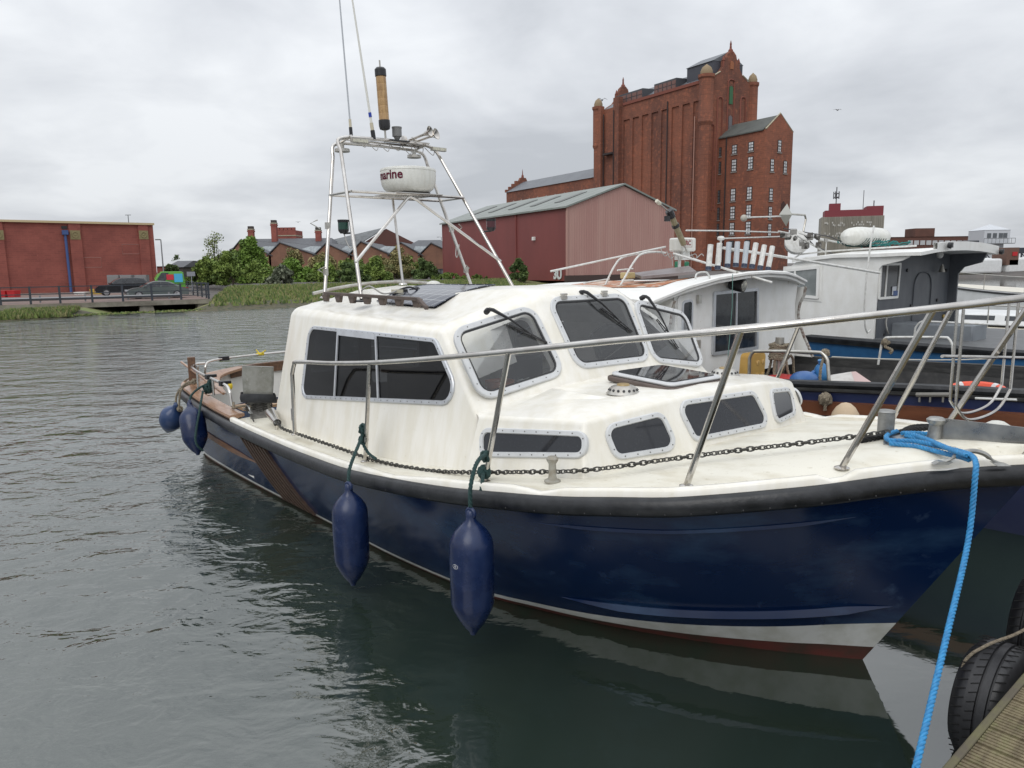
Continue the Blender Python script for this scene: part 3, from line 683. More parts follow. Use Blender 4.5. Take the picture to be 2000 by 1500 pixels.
# tubular radar reflector
b = MB(); c0 = Vector((-4.90, .03, 3.39)); ax = Vector((-.02, .035, 1)).normalized()
b.lathe([(.010, 0), (.010, .12)], c0, ax, 8); b.mat(1); b.lathe([(.02, .09), (.048, .10), (.055, .13), (.055, .185)], c0, ax, 20)
b.mat(2); pr = []
for k in range(6): pr += [(.049, .185 + k * .068), (.049, .185 + k * .068 + .062), (.0475, .185 + k * .068 + .064)]
b.lathe(pr, c0, ax, 24); b.mat(1); b.lathe([(.055, .593), (.055, .655), (.04, .672), (.0, .674)], c0, ax, 20); b.mat(0); b.lathe([(.008, .67), (.008, .74)], c0, ax, 8)
b.build('radar_reflector', [steel_dull, blackp, M('amber_tube', (.50, .32, .15), .35, col2=(.32, .19, .09), vs=14, vf=.8, stretch=(3, 3, .6))], CR)
b = MB(); b.bx(-4.99, -4.85, -.22, .0, 3.385, 3.395); b.mat(1); b.lathe([(.02, .0), (.035, .03), (.047, .035), (.047, .11), (.05, .112), (.05, .125), (0, .13)], (-4.9, -.10, 3.40), n=18); b.build('masthead_light', [blackp, greyp], CR)
# twin trumpet horns
b = MB()
for (v, L_) in ((-.42, .24), (-.53, .21)):
    e_ = Vector((-4.72, v, 3.50)); s_ = Vector((-5.0, v * .9 + .08, 3.43)); d_ = (e_ - s_).normalized()
    b.lathe([(.012, 0), (.014, L_ * .75), (.026, L_ * .95), (.056, L_ * 1.12), (.059, L_ * 1.13), (.050, L_ * 1.11), (.012, L_ * .9)], s_, d_, 16)
b.lathe([(.05, 0), (.05, .03), (.03, .04)], (-5.0, -.25, 3.42), (0, 1, 0), 16); b.lathe([(.045, 0), (.045, .03)], (-4.99, -.36, 3.42), (0, 1, 0), 16); b.box((-4.95, -.35, 3.40), (.12, .25, .012))
b.build('air_horn', M('chrome', (.55, .52, .48), .12, 1.0), CR)
# flood lights and deck lights under the top
ledm = M('lamp_lens', (.60, .58, .48), .25, col2=(.3, .3, .25), vs=60, vf=.8)
for (u, v) in ((-4.80, .37), (-4.80, -.52)):
    b = MB(); b.box((u, v, 3.335), (.04, .17, .035)); b.mat(1); b.box((u + .022, v, 3.335), (.008, .155, .026)); b.build('led_bar', [steel_dull, ledm], CR)
for (u, v) in ((-5.02, .44), (-4.98, -.34)):
    b = MB(); b.lathe([(.02, .06), (.02, .02), (.07, .015), (.072, -.012), (.0, -.014)], (u, v, 3.27), n=18); b.build('dome_lamp', [steel_dull], CR)
for (u, v, z, bar, gm) in ((-4.33, .727, 2.46, 1, 'green_lens'), (-4.33, -.727, 2.50, -1, 'red_lens')):
    b = MB(); sd = bar; o_ = Vector((u - .13, v + .02, z + .0)) if sd > 0 else Vector((u + .09, v - .02, z + .0))
    b.tube([(u + .0, v, z), tuple(o_)], .008, 6); b.lathe([(.03, 0), (.045, .02), (.047, .03), (.047, .10), (.05, .105), (.05, .12), (0, .122)], o_, n=16); b.mat(1); b.lathe([(.0475, .035), (.0475, .095)], o_, n=16)
    b.build('navigation_light', [blackp, M(gm, (.01, .05, .035) if sd > 0 else (.06, .015, .02), .15)], CR)
# whip aerials
for (u, v, r, tip, mat_) in ((-4.90, .40, .010, (-4.93, .47, 5.2), M('aerial_grey', (.45, .47, .50), .4)), (-4.90, .16, .013, (-4.92, .38, 5.1), M('aerial_white', (.72, .71, .66), .35))):
    b = MB(); a_ = Vector((u, v, 3.38)); t_ = Vector(tip); b.tube([a_, a_.lerp(t_, .5), t_], [r * (1.0 if r > .011 else .8), r * .75, r * .5], 8)
    b.mat(1); b.tube([a_, a_.lerp(t_, .05)], r * 1.7, 8); b.mat(2); b.tube([a_.lerp(t_, .05), a_.lerp(t_, .09)], r * 1.35, 8)
    if r > .011: b.mat(3); b.tube([a_.lerp(t_, .12), a_.lerp(t_, .145)], r * 1.2, 8)
    b.build('whip_aerial', [mat_, blackp, M('aerial_base', (.55, .50, .38), .4), M('blue_tape', (.02, .05, .35), .4)], CR)
pale_cable = M('pale_cable', (.35, .34, .32), .5)
def cab(b): b.build('cable', pale_cable, CR)
for k in range(7):
    x0 = -4.95 + .05 * random.random(); v0 = .35 - k * .13
    b = MB(); b.tube(catmull([(x0, v0, 3.36), (x0 + .06, v0 - .06, 3.30 - .04 * random.random()), (x0, v0 - .12, 3.35)], 5), .004, 5); cab(b)
b = MB(); b.tube(catmull([(-4.03, .84, 1.95), (-3.93, .80, 2.0), (-3.86, .72, 1.94), (-3.88, .62, 1.94), (-3.92, .55, 1.955)], 6), .007, 6); cab(b)
b = MB(); b.tube(catmull([(-4.84, -.74, 2.38), (-4.74, -.66, 2.28), (-4.66, -.62, 2.25), (-4.6, -.60, 2.31), (-4.62, -.62, 2.38)], 5), .005, 5); cab(b)
b = MB(); b.tube(catmull([(-4.46, .745, 2.46), (-4.42, .74, 2.38), (-4.34, .75, 2.33), (-4.27, .76, 2.34)], 5), .005, 5)
b.build('cable', M('pale_cable', (.35, .34, .32), .5), CR)
# roof: handrail, panel, track, plug, dome
def roofz(u, v): return 1.83 - (u + 4.86) * .0308 + (.145 + (u + 4.86) * .0377) * (1 - (v / .9) ** 2)
b = MB(); z0 = 1.905
b.sweep([(-4.52, .93, z0 + .03), (-2.92, .95, z0 + .018)], [(-.016, -.013), (.016, -.013), (.016, .013), (-.016, .013)]); b.sweep([(-2.92, .95, z0 + .018), (-2.80, .955, z0 - .045)], [(-.016, -.012), (.016, -.012), (.016, .014), (-.016, .014)])
for k in range(7):
    u = -4.50 + k * .255; b.hexa([(u - .028, .912, z0 - .045), (u + .028, .912, z0 - .045), (u + .028, .945, z0 - .045), (u - .028, .945, z0 - .045)], [(u - .06, .914, z0 + .02), (u + .06, .914, z0 + .02), (u + .06, .946, z0 + .02), (u - .06, .946, z0 + .02)])
o = b.build('grab_rail', wood_grey, CR); bevel(o, .005, 2)
b = MB(); rows = []
for k in range(6):
    f_ = k / 5; rows.append([Vector(((-3.92 * (1 - f_) - 3.03 * f_) * (1 - q) + (-4.2 * (1 - f_) - 3.2 * f_) * q, .74 - .72 * q, 0)) for q in (0, .25, .5, .75, 1)])
for r in rows:
    for p in r: p.z = roofz(p.x, p.y) + .014
b.grid(rows); b.grid([[Vector((p.x, p.y, p.z - .012)) for p in r] for r in rows]); 
for e_ in ([r[0] for r in rows], [r[-1] for r in rows], rows[0], rows[-1]): b.tube(e_, .005, 4)
solm = M('solar_cells', (.03, .034, .05), .12, col2=(.11, .12, .16), vs=3, vf=.8)
nt = solm.node_tree
bt = nt.nodes.new('ShaderNodeTexBrick'); bt.offset = 0; bt.inputs['Scale'].default_value = 1; bt.inputs['Brick Width'].default_value = .125; bt.inputs['Row Height'].default_value = .125; bt.inputs['Mortar Size'].default_value = .004; bt.inputs['Color1'].default_value = (.028, .032, .05, 1); bt.inputs['Color2'].default_value = (.035, .04, .06, 1); bt.inputs['Mortar'].default_value = (.35, .36, .37, 1)
tc_ = nt.nodes.new('ShaderNodeTexCoord'); nt.links.new(tc_.outputs['Object'], bt.inputs[0]); nt.links.new(bt.outputs[0], nt.nodes['Principled BSDF'].inputs['Base Color'])
b.build('solar_panel', solm, CR, recalc=False)
b = MB()
tk = [Vector((-4.90, v, 1.885 + .11 * (1 - (v / .95) ** 2))) for v in (.86, .6, .3, 0, -.3, -.6, -.86)]
b.tube(catmull([(p.x - .03, p.y, p.z + .015) for p in tk], 4), .016, 8); b.build('awning_track', steel_dull, CR)
b = MB(); b.box((-3.95, .52, 1.95), (.07, .09, .03), rz=.3); b.mat(1); b.box((-3.95, .44, 1.95), (.12, .04, .03), rz=.5); b.tube(catmull([(-3.95, .52, 1.955), (-3.86, .45, 1.985), (-3.82, .38, 1.955), (-3.9, .34, 1.975), (-3.95, .40, 1.955)], 5), .008, 6)
b.build('cable_plug', [M('cream_plastic', (.5, .47, .36), .5), blackp], CR)
MB().ball((-4.55, -.25, 1.985), .07, .07, .035).build('gps_puck', radw, CR)
# vent slot on the side and recess at the aft corner
b = MB(); p = Vector(onplane(BOAT, 571, 815, (-4, sideplane(1), 1), (-2, sideplane(1), 1), (-3, sideplane(.8), .8))); b.box(p, (.035, .012, .16)); o = b.build('shore_power_socket', greyp, CR); bevel(o, .01, 2)

# foredeck gear ---------------------------------------------------
b = MB(); z = 1.235
b.hexa([(.03, .0, z + .02), (.10, .15, z + .012), (.30, .17, z), (.62, .05, z), (.90, .05, z), (.90, -.12, z), (.15, -.30, z)], [(.03, .0, z + .028), (.10, .15, z + .02), (.30, .17, z + .008), (.62, .05, z + .008), (.90, .05, z + .008), (.90, -.12, z + .008), (.15, -.30, z + .008)])
for v in (-.04,): b.hexa([(.22, v, z + .006), (.95, v, z + .006), (.95, v + .008, z + .006), (.22, v + .008, z + .006)], [(.24, v, z + .15), (.95, v, z + .17), (.95, v + .008, z + .17), (.24, v + .008, z + .15)])
b.build('anchor_roller_plate', M('grey_plate', (.36, .36, .35), .42, .75, col2=(.22, .22, .22), vs=6, vf=.8, r2=.25), CR)
def boll(name, c, s_=1, mat_=steel_dull):
    b = MB(); b.lathe([(.075 * s_, 0), (.075 * s_, .008), (.042 * s_, .016), (.036 * s_, .03), (.034 * s_, .10), (.052 * s_, .118), (.055 * s_, .13), (.04 * s_, .14), (0, .141)], c, n=22); return b.build(name, mat_, CR)
pewter = M('cast_alloy', (.40, .40, .38), .4, .7, col2=(.25, .25, .24), vs=20, vf=.8)
boll('windlass_drum', (.27, -.02, 1.25), .78, pewter); boll('deck_bollard', (-1.14, 1.25, 1.0), .6, M('grey_bollard', (.36, .35, .31), .5, .2, col2=(.25, .22, .17), vs=20, vf=.8))
b = MB(); c = (-.0, -.09, 1.24); b.lathe([(.041, 0), (.041, .125), (.046, .13), (.038, .138), (.02, .14)], c, n=20); b.build('samson_post', M('galvanised_tube', (.34, .34, .33), .5, .7, col2=(.2, .2, .19), vs=14, vf=.8), CR)
def cleat(u, v, z, rz, s_=1, name='cleat'):
    b = MB(); d_ = Vector((math.cos(rz), math.sin(rz), 0)); n_ = Vector((-d_.y, d_.x, 0)); c = Vector((u, v, z))
    b.tube(catmull([c - d_ * .13 * s_ + Vector((0, 0, .004)), c - d_ * .09 * s_ + Vector((0, 0, .02)), c - d_ * .05 * s_ + Vector((0, 0, .05)), c + Vector((0, 0, .062)), c + d_ * .05 * s_ + Vector((0, 0, .05)), c + d_ * .09 * s_ + Vector((0, 0, .02)), c + d_ * .13 * s_ + Vector((0, 0, .004))], 4), [.006] * 6 + [.011] * 13 + [.006] * 6, 8)
    for sg in (-1, 1): b.hexa([c + d_ * (sg * .13 - .03) * s_ + n_ * .02, c + d_ * (sg * .13 + .03) * s_ + n_ * .014, c + d_ * (sg * .13 + .03) * s_ - n_ * .014, c + d_ * (sg * .13 - .03) * s_ - n_ * .02], [c + d_ * (sg * .11 - .03) * s_ + n_ * .016 + Vector((0, 0, .014)), c + d_ * (sg * .11 + .03) * s_ + n_ * .01 + Vector((0, 0, .010)), c + d_ * (sg * .11 + .03) * s_ - n_ * .01 + Vector((0, 0, .010)), c + d_ * (sg * .11 - .03) * s_ - n_ * .016 + Vector((0, 0, .014))])
    return b.build(name, pewter, CR)
cq = atz(BOAT, 1897, 905, 1.255); cleat(cq[0], cq[1], 1.25, -.75, 1.0)
# white bow plinth
pl_ = [Vector(atz(BOAT, x, y, z_)) for x, y, z_ in ((1790, 890, 1.232), (1797, 922, 1.205), (1850, 921, 1.212), (1950, 908, 1.225), (1975, 897, 1.232), (1900, 891, 1.232))]
b = MB(); b.hexa([p - Vector((0, 0, .03)) for p in pl_], [p + Vector((0, 0, .010)) for p in pl_])
o = b.build('bow_plinth', gel_roof, CR); bevel(o, .012, 3)
# aft chrome roller and cleat on the quarter
b = MB(); a_, c_ = Vector((-4.92, 1.34, .84)), Vector((-4.62, 1.40, .80)); b.tube([a_, c_], [.05, .035], 16, caps=False); b.tube([a_ - (c_ - a_) * .01, c_], [.046, .031], 16, caps=False); b.tube([c_ + Vector((.0, .005, -.02)), c_ + Vector((-.02, .01, -.09))], .014, 6); b.build('hawse_pipe', steel, CR)
cleat(-5.35, 1.40, .80, .1, .9)
# slatted rubbing board on the side
b = MB()
for k in range(7):
    bk = False
    i0 = 14.1 * SUB + 0.95 * SUB * (.34 - k * .082) * 0 ; pts = []
    for j in range(7):
        t = j / 6; z = .60 - .55 * t; u = -5.14 + (k * .095 if not bk else .285) + .42 * t
        ii = min(range(len(SHR)), key=lambda q: abs(SHR[q].lerp(WLR[q], 1 - z / .68).x - u)); 
        # interpolate the index for this u
        q0 = ii if SHR[ii].lerp(WLR[ii], 1 - z / .68).x > u else ii - 1; xa = SHR[q0].lerp(WLR[q0], 1 - z / .68).x; xb = SHR[q0 + 1].lerp(WLR[q0 + 1], 1 - z / .68).x
        p = hull_pt(q0 + (xa - u) / (xa - xb), z); pts.append(Vector((p.x, p.y + .016, p.z)))
    b.mat(1 if bk else 0)
    b.add([q + Vector((dx, dy, 0)) for q in pts for dx, dy in (((-.020, -.03), (.020, -.03), (.018, .010), (-.018, .010)) if not bk else ((-.34, -.04), (.34, -.04), (.34, -.012), (-.34, -.012)))], [(0, 1, 2, 3), tuple(24 + x for x in (0, 1, 2, 3))] + [(j * 4 + a, j * 4 + (a + 1) % 4, j * 4 + 4 + (a + 1) % 4, j * 4 + 4 + a) for j in range(6) for a in range(4)])
b.build('slatted_rubbing_board', [M('dark_slat_wood', (.085, .052, .036), .5, col2=(.04, .026, .02), vs=12, vf=.8, stretch=(.5, 4, 4)), seal], CR)
# timber rubbing batten along the quarter, spray strips
def strip(ia, ib, za, zb2, w, h, mat_, name, n=14, taper=True):
    b = MB(); rows = []
    for j in range(n + 1):
        t = j / n; i = ia + (ib - ia) * t; z = za + (zb2 - za) * t; k = min(1, 6 * min(t, 1 - t) + .05) if taper else 1
        p, q = hull_pt(i, z + h * k * .5), hull_pt(i, z - h * k * .5); m = (p + q) / 2
        a_, c_ = hull_pt(max(i - .5, 0), z), hull_pt(min(i + .5, N), z); t_ = (c_ - a_); t_.z = 0; t_.normalize(); sd = Vector((t_.y, -t_.x, 0)); sd = sd if sd.y > 0 else -sd
        rows.append([p - sd * .004, p + sd * w * k * .35, m + sd * w * k - Vector((0, 0, h * .35 * k)), q - sd * .004])
    b.grid(rows)
    for sg in (1, -1):
        if sg < 0: b2 = MB(); b2.grid([[mirror(p) for p in r] for r in rows]); b2.build(name, mat_, CR)
        else: b.build(name, mat_, CR)
strip(14.6 * SUB, 17.8 * SUB, .36, .40, .03, .05, teak, 'side_batten')
strip(.6 * SUB, 9.5 * SUB, .385, .235, .040, .045, navy, 'spray_strip', n=26)
strip(3.0 * SUB, 9.8 * SUB, .97, .80, .012, .02, navy, 'sheer_moulding', n=20)
# stern rails
for sg in (1, -1):
    P = [(-5.75, 1.42, .80), (-5.78, 1.42, .93), (-5.86, 1.42, .99), (-6.1, 1.42, 1.005), (-6.9, 1.40, 1.03), (-7.35, 1.33, 1.04), (-7.52, 1.22, 1.045), (-7.55, 1.12, 1.04)]
    if sg < 0: P = [(-5.6, 1.43, 1.09), (-6.5, 1.40, 1.07), (-7.4, 1.26, 1.06), (-7.75, .95, 1.06), (-7.9, .45, 1.055), (-7.93, -.1, 1.05), (-7.86, -.7, 1.045), (-7.72, -1.0, 1.04), (-7.66, -1.08, .99), (-7.65, -1.1, .88)]
    P = [Vector((p[0], p[1] if sg > 0 else -p[1], p[2])) for p in P]
    if sg > 0: b = MB(); b.tube([P[0], P[1]] + catmull(P[1:4], 4) + catmull(P[3:], 3), .016, 8)
    else: b = MB(); b.tube(catmull(P, 4), .014, 8)
    b.build('stern_rail', steel, CR)
    for (u, v) in (((-6.3, 1.42), (-6.9, 1.40), (-7.5, 1.22)) if sg > 0 else ((-5.6, -1.43), (-6.8, -1.37), (-7.92, -.15))):
        b = MB(); b.tube([(u, v, .84), (u, v, 1.05 if sg < 0 else 1.02)], .014, 8); b.build('rail_post', steel, CR)
for (u, v, z) in ((-6.45, 1.42, 1.02), (-6.0, 1.42, 1.0)):
    b = MB(); b.box((u, v, z), (.07, .05, .05)); b.box((u + .02, v - .05, z + .01), (.04, .06, .03)); b.build('rod_clamp', blackp, CR)
b = MB(); b.box((-7.83, .80, 1.045), (.06, .12, .05)); b.build('rail_sleeve', blackp, CR)
for (u, v) in ((-7.92, .30), (-7.93, -.2)):
    b = MB(); b.tube([(u, v - .05, 1.05), (u, v + .05, 1.05)], .02, 8); b.tube([(u, v, 1.05), (u - .03, v + .04, 1.11)], .008, 5); b.tube([(u, v, 1.05), (u + .05, v - .06, 1.10)], .008, 5); b.build('yellow_tie', M('yellow_tape', (.65, .50, .03), .5), CR)
# ================================================================== loose things on and round the cruiser
def knot(mb, c, r, rr, n=4):
    for k in range(n):
        a = k * math.pi / n + random.random(); ax = Vector((math.cos(a), math.sin(a), random.uniform(-.6, .6))).normalized(); x = ax.orthogonal().normalized(); y = ax.cross(x)
        mb.tube([Vector(c) + (x * math.cos(t) + y * math.sin(t)) * r * random.uniform(.8, 1.1) for t in [j * math.pi / 5 for j in range(10)]], rr, 6, closed=True)
def rope(mb, pts, r, lay=0.09, strands=3, n=6):
    """laid rope: twisted strands round a smooth path"""
    P = catmull(pts, 6); L = [0]
    for i in range(1, len(P)): L.append(L[-1] + (P[i] - P[i - 1]).length)
    m = max(8, int(L[-1] / (lay / 7))); Q = []
    j = 0
    for k in range(m + 1):
        s_ = L[-1] * k / m
        while j < len(P) - 2 and L[j + 1] < s_: j += 1
        f = (s_ - L[j]) / max(L[j + 1] - L[j], 1e-9); Q.append(P[j].lerp(P[j + 1], min(max(f, 0), 1)))
    up = Vector((0, 0, 1)); fr_ = []
    for i in range(len(Q)):
        t = (Q[min(i + 1, m)] - Q[max(i - 1, 0)]).normalized(); up = up - t * up.dot(t)
        if up.length < 1e-4: up = t.orthogonal()
        up.normalize(); fr_.append((up.copy(), t.cross(up)))
    for s_ in range(strands):
        a0 = 2 * math.pi * s_ / strands
        mb.tube([Q[i] + (fr_[i][0] * math.cos(a0 + 2 * math.pi * L[-1] * i / m / lay) + fr_[i][1] * math.sin(a0 + 2 * math.pi * L[-1] * i / m / lay)) * r * .52 for i in range(len(Q))], r * .56, n)
def fender(top, L_, rad, label, line, axis=(0, 0, -1), roll=0, eyes=True, logo=False, mat_=None, nm='fender', group='navy fenders of the cruiser'):
    ax = Vector(axis).normalized(); T_ = thing(nm, label, 'fender', BOAT, Vector(top) + ax * L_, group)
    k = rad / .13
    prof = [(.014, .0), (.022, .01), (.026, .03), (.030 * k, .055), (.060 * k, .082), (.095 * k, .115), (.120 * k, .150), (.130 * k, .185), (.132 * k, .23), (.132 * k, L_ * .5), (.130 * k, L_ - .19), (.118 * k, L_ - .15), (.085 * k, L_ - .09), (.052 * k, L_ - .045), (.024, L_ - .02), (.016, L_)]
    b = MB(); b.lathe(prof, top, ax, 32); x = ax.orthogonal().normalized(); y = ax.cross(x)
    ey_ = Vector((0.2, 1, 0)).normalized(); sx = ax.cross(ey_).normalized()
    b.tube([Vector(top) + ax * .02 + (sx * math.cos(t) + ax * math.sin(t)) * .026 for t in [j * math.pi / 8 for j in range(16)]], .011, 8, closed=True)
    body = b.build('fender_body', mat_ or fend, T_, smooth=60)
    if logo:
        b = MB(); c = Vector(top) + ax * (L_ * .40); d_ = Vector((.12, 1, 0)).normalized(); e_ = Vector((1, -.12, 0)).normalized(); f_ = Vector((0, 0, 1)); c = c + d_ * (rad + .0008)
        b.tube([c + e_ * .018 * math.cos(t) + f_ * .012 * math.sin(t) - d_ * .0012 * math.cos(t) ** 2 for t in [j * math.pi / 10 for j in range(20)]], .0014, 5, closed=True)
        b.tube([c - e_ * .008 - f_ * .005, c + f_ * .007, c + e_ * .008 - f_ * .005], .0015, 5); b.tube([c + f_ * .007, c - f_ * .007], .0012, 5)
        b.build('printed_emblem', M('white_print', (.6, .6, .6), .5), body)
    b = MB(); 
    if line:
        rope(b, line, .012, .07); knot(b, line[-1], .028, .010, 3); 
        b.build('fender_line', rope_green if mat_ is None else rope_tan, T_)
    return T_
fender((-1.33, 1.66, .885), .70, .117, 'navy fender with a printed oval emblem hanging below the third stanchion of the cruiser', [(-1.33, 1.66, .90), (-1.335, 1.655, 1.0), (-1.37, 1.60, 1.09), (-1.42, 1.53, 1.12), (-1.48, 1.45, 1.115), (-1.51, 1.42, 1.10)], logo=True)
fender((-2.58, 1.74, .765), .70, .115, 'navy cylindrical fender hanging below the second stanchion of the cruiser, frayed tip, no emblem', [(-2.58, 1.74, .76), (-2.62, 1.71, .84), (-2.70, 1.63, .91), (-2.86, 1.50, .96), (-2.90, 1.45, 1.02)])
fender((-6.35, 1.66, .80), .58, .125, 'navy fender swung aslant on green line at the cruiser quarter rail', [(-6.35, 1.66, .79), (-6.38, 1.62, .86), (-6.42, 1.52, .92), (-6.40, 1.42, .96)], axis=(.42, .03, -1))
fender((-7.1, 1.60, .66), .46, .13, 'paler blue fender hanging on tan rope below the stern of the cruiser', [(-7.1, 1.60, .62), (-7.12, 1.58, .76), (-7.1, 1.48, .88), (-7.05, 1.40, .90)], axis=(-.45, .08, -.6), mat_=M('blue_grey_fender', (.02, .045, .12), .25, col2=(.04, .07, .16), vs=6, vf=.6))
b = MB()
for (u, v) in ((-2.93, 1.43), (-1.55, 1.40)): pass
knot(b, (-2.92, 1.44, .95), .028, .011, 4); knot(b, (-2.90, 1.45, 1.04), .026, .011, 3); rope(b, [(-2.9, 1.46, .93), (-2.80, 1.47, .88), (-2.68, 1.48, .865)], .011)
tag(b.build('rope_knot', rope_green, None, BOAT), 'dark green rope knotted round the second stanchion foot above the frayed fender', 'knot')
b = MB(); knot(b, (-1.54, 1.41, 1.0), .032, .012, 5); rope(b, [(-1.52, 1.43, 1.0), (-1.44, 1.50, .98), (-1.42, 1.53, .90)], .011)
tag(b.build('rope_knot', rope_green, None, BOAT), 'dark green rope knotted at the third stanchion foot above the emblem fender', 'knot')
b = MB(); knot(b, (-6.42, 1.44, .90), .05, .013, 5); rope(b, [(-6.40, 1.5, .88), (-6.2, 1.60, .74), (-6.02, 1.72, .45), (-6.0, 1.66, .33)], .012)
tag(b.build('rope_knot', rope_green, None, BOAT), 'green rope bundle on the teak quarter above the slanted fender', 'knot')
b = MB(); rope(b, [(-7.25, 1.30, .86), (-7.15, 1.44, .86), (-7.1, 1.54, .80), (-7.08, 1.58, .60)], .012); rope(b, [(-7.55, 1.12, .88), (-7.62, 1.30, .86), (-7.66, 1.38, .76), (-7.6, 1.45, .5)], .011); knot(b, (-7.08, 1.57, .60), .03, .01, 4)
tag(b.build('rope', rope_tan, None, BOAT), 'tan rope looped over the stern quarter holding the paler fender', 'rope')
b = MB(); rope(b, [(-5.75, 1.40, .83), (-5.62, 1.45, .80), (-5.5, 1.42, .83), (-5.38, 1.38, .84), (-5.3, 1.40, .85)], .013)
tag(b.build('rope', rope_tan, None, BOAT), 'short tan rope lying between stern rail foot and quarter cleat', 'rope')
# deck chain from the quarter to the windlass
CH = [(-4.62, 1.40, .80), (-4.45, 1.42, .765), (-4.0, 1.42, .775), (-3.4, 1.41, .785), (-2.8, 1.405, .80), (-2.2, 1.385, .855), (-1.75, 1.36, .93), (-1.35, 1.30, 1.005), (-1.0, 1.14, 1.058), (-.72, .82, 1.115), (-.48, .57, 1.165), (-.22, .32, 1.215), (.0, .10, 1.262), (.06, .02, 1.275)]
P = catmull(CH, 14); L_ = [0]
for i in range(1, len(P)): L_.append(L_[-1] + (P[i] - P[i - 1]).length)
pitch = .031; b = MB(); j = 0; k = 0; s_ = 0
while s_ < L_[-1]:
    while j < len(P) - 2 and L_[j + 1] < s_: j += 1
    f = (s_ - L_[j]) / (L_[j + 1] - L_[j]); c = P[j].lerp(P[j + 1], f); t = (P[j + 1] - P[j]).normalized(); up = Vector((0, 0, 1)); sd = t.cross(up).normalized(); up = sd.cross(t)
    tw = (math.pi / 4 if k % 2 else -math.pi / 4) + .25 * math.sin(k * .7); sx = sd * math.cos(tw) + up * math.sin(tw)
    b.tube([c + Vector((0, 0, .014)) + t * (.023 * math.cos(a)) + sx * (.0125 * math.sin(a)) for a in [q * math.pi / 4 for q in range(8)]], .0048, 4, closed=True, caps=False)
    s_ += pitch; k += 1
tag(b.build('anchor_chain', galv, None, BOAT), 'long dark galvanised chain laid along the side deck of the cruiser to the bow', 'chain')
# blue mooring rope
def dz(x, y, z): return BOAT.w(atz(BOAT, x, y, z))
b = MB()
rope(b, [dz(1752, 842, 1.27), dz(1733, 850, 1.275), dz(1738, 860, 1.28), dz(1790, 862, 1.285), dz(1845, 874, 1.295), dz(1884, 884, 1.31), dz(1900, 892, 1.32), dz(1906, 905, 1.31), dz(1905, 928, 1.275), Vector((1.86, 2.90, 1.005)), Vector((1.59, 2.56, .755)), Vector((1.31, 2.21, .50))], 0.0116, .054, 3, 8)
tag(b.build('mooring_rope', rope_blue, None, W, org=(1.31, 2.21, .5)), 'thick bright blue laid mooring rope running from the bow cleat down to the pontoon', 'rope')
b = MB()
for pts in ([(1738, 866, 1.27), (1790, 872, 1.275), (1840, 884, 1.28), (1878, 893, 1.29), (1893, 898, 1.30)], [(1768, 846, 1.28), (1800, 854, 1.285), (1838, 870, 1.31), (1872, 884, 1.315), (1890, 890, 1.32)], [(1768, 850, 1.27), (1800, 858, 1.27), (1850, 862, 1.27), (1895, 851, 1.27), (1915, 852, 1.265)], [(1760, 846, 1.27), (1790, 846, 1.27), (1850, 850, 1.27), (1890, 849, 1.27)]):
    rope(b, [dz(*p) for p in pts], 0.0116, .054, 3, 8)
tag(b.build('mooring_rope', rope_blue, None, W), 'bright blue rope turns laid round the windlass and post on the foredeck', 'rope')
b = MB()
for pts in ([(1680, 862, 1.235), (1700, 857, 1.245), (1722, 853, 1.25), (1750, 846, 1.255), (1790, 838, 1.26), (1830, 836, 1.26), (1850, 842, 1.255)], [(1765, 842, 1.25), (1785, 834, 1.25), (1830, 833, 1.25), (1860, 840, 1.25)]):
    rope(b, [dz(*p) for p in pts], .015, .075)
tag(b.build('black_rope', M('black_rope_braid', (.012, .012, .012), .8, bump=.003, bs=90), None, W), 'black braided rope lying behind the windlass on the foredeck', 'rope')
# stored outboard engine under its cover
OB = thing('outboard_engine', 'old outboard engine under grey weathered cowl wrapped in chain, on the quarter of the cruiser', 'engine', BOAT, (-5.2, 1.22, .72))
cowl = M('cowl_grey', (.31, .31, .29), .55, col2=(.20, .20, .17), vs=10, vf=.8, col3=(.45, .45, .42), vs3=30, lo3=.6, hi3=.75)
def tf(p): q = Vector(p); q.x, q.z = q.x + (q.z - .95) * .05, q.z; return q
b = MB(); c = (-5.40, 1.27)
def rect(cx, cy, hx, hy, z, r, lean=0): 
    cs, sn = math.cos(.32), math.sin(.32); P_ = [Vector((cx + a * cs - b_ * sn, cy + a * sn + b_ * cs, z + (a * .10 + b_ * .10) * (1 if z > .85 else 0))) for a, b_ in ((-hx, -hy), (hx, -hy), (hx, hy), (-hx, hy))]; return rloop(P_, 0, r, 3)
b.grid([rect(c[0] - .01, c[1], .125, .135, .945, .03), rect(c[0] + .01, c[1], .14, .145, 1.10, .035), rect(c[0] + .035, c[1], .14, .14, 1.225, .03)], True); b.add(rect(c[0] + .035, c[1], .145, .145, 1.225, .03), [list(range(16))])
cw = b.build('engine_cowl', cowl, OB, smooth=40); bevel(cw, .012, 2, 50)
b = MB(); b.grid([rect(c[0] - .01, c[1], .155, .165, .87, .03), rect(c[0] - .01, c[1], .16, .17, .90, .03), rect(c[0] - .01, c[1], .147, .158, .955, .03)], True); b.grid([rect(c[0] - .01, c[1], .155, .165, .87, .03), rect(c[0] - .01, c[1], .10, .10, .865, .03)], True); b.build('cowl_band', black_rub, OB)
b = MB(); b.grid([rect(c[0] - .01, c[1], .11, .11, .87, .03), rect(c[0], c[1], .10, .10, .82, .03), rect(c[0] + .02, c[1], .11, .10, .78, .03), rect(c[0] + .03, c[1], .13, .10, .76, .03), rect(c[0] + .03, c[1], .14, .10, .73, .03)], True); b.build('engine_leg', M('engine_grey', (.17, .165, .15), .6, col2=(.07, .065, .06), vs=14, vf=.9), OB)
b = MB()
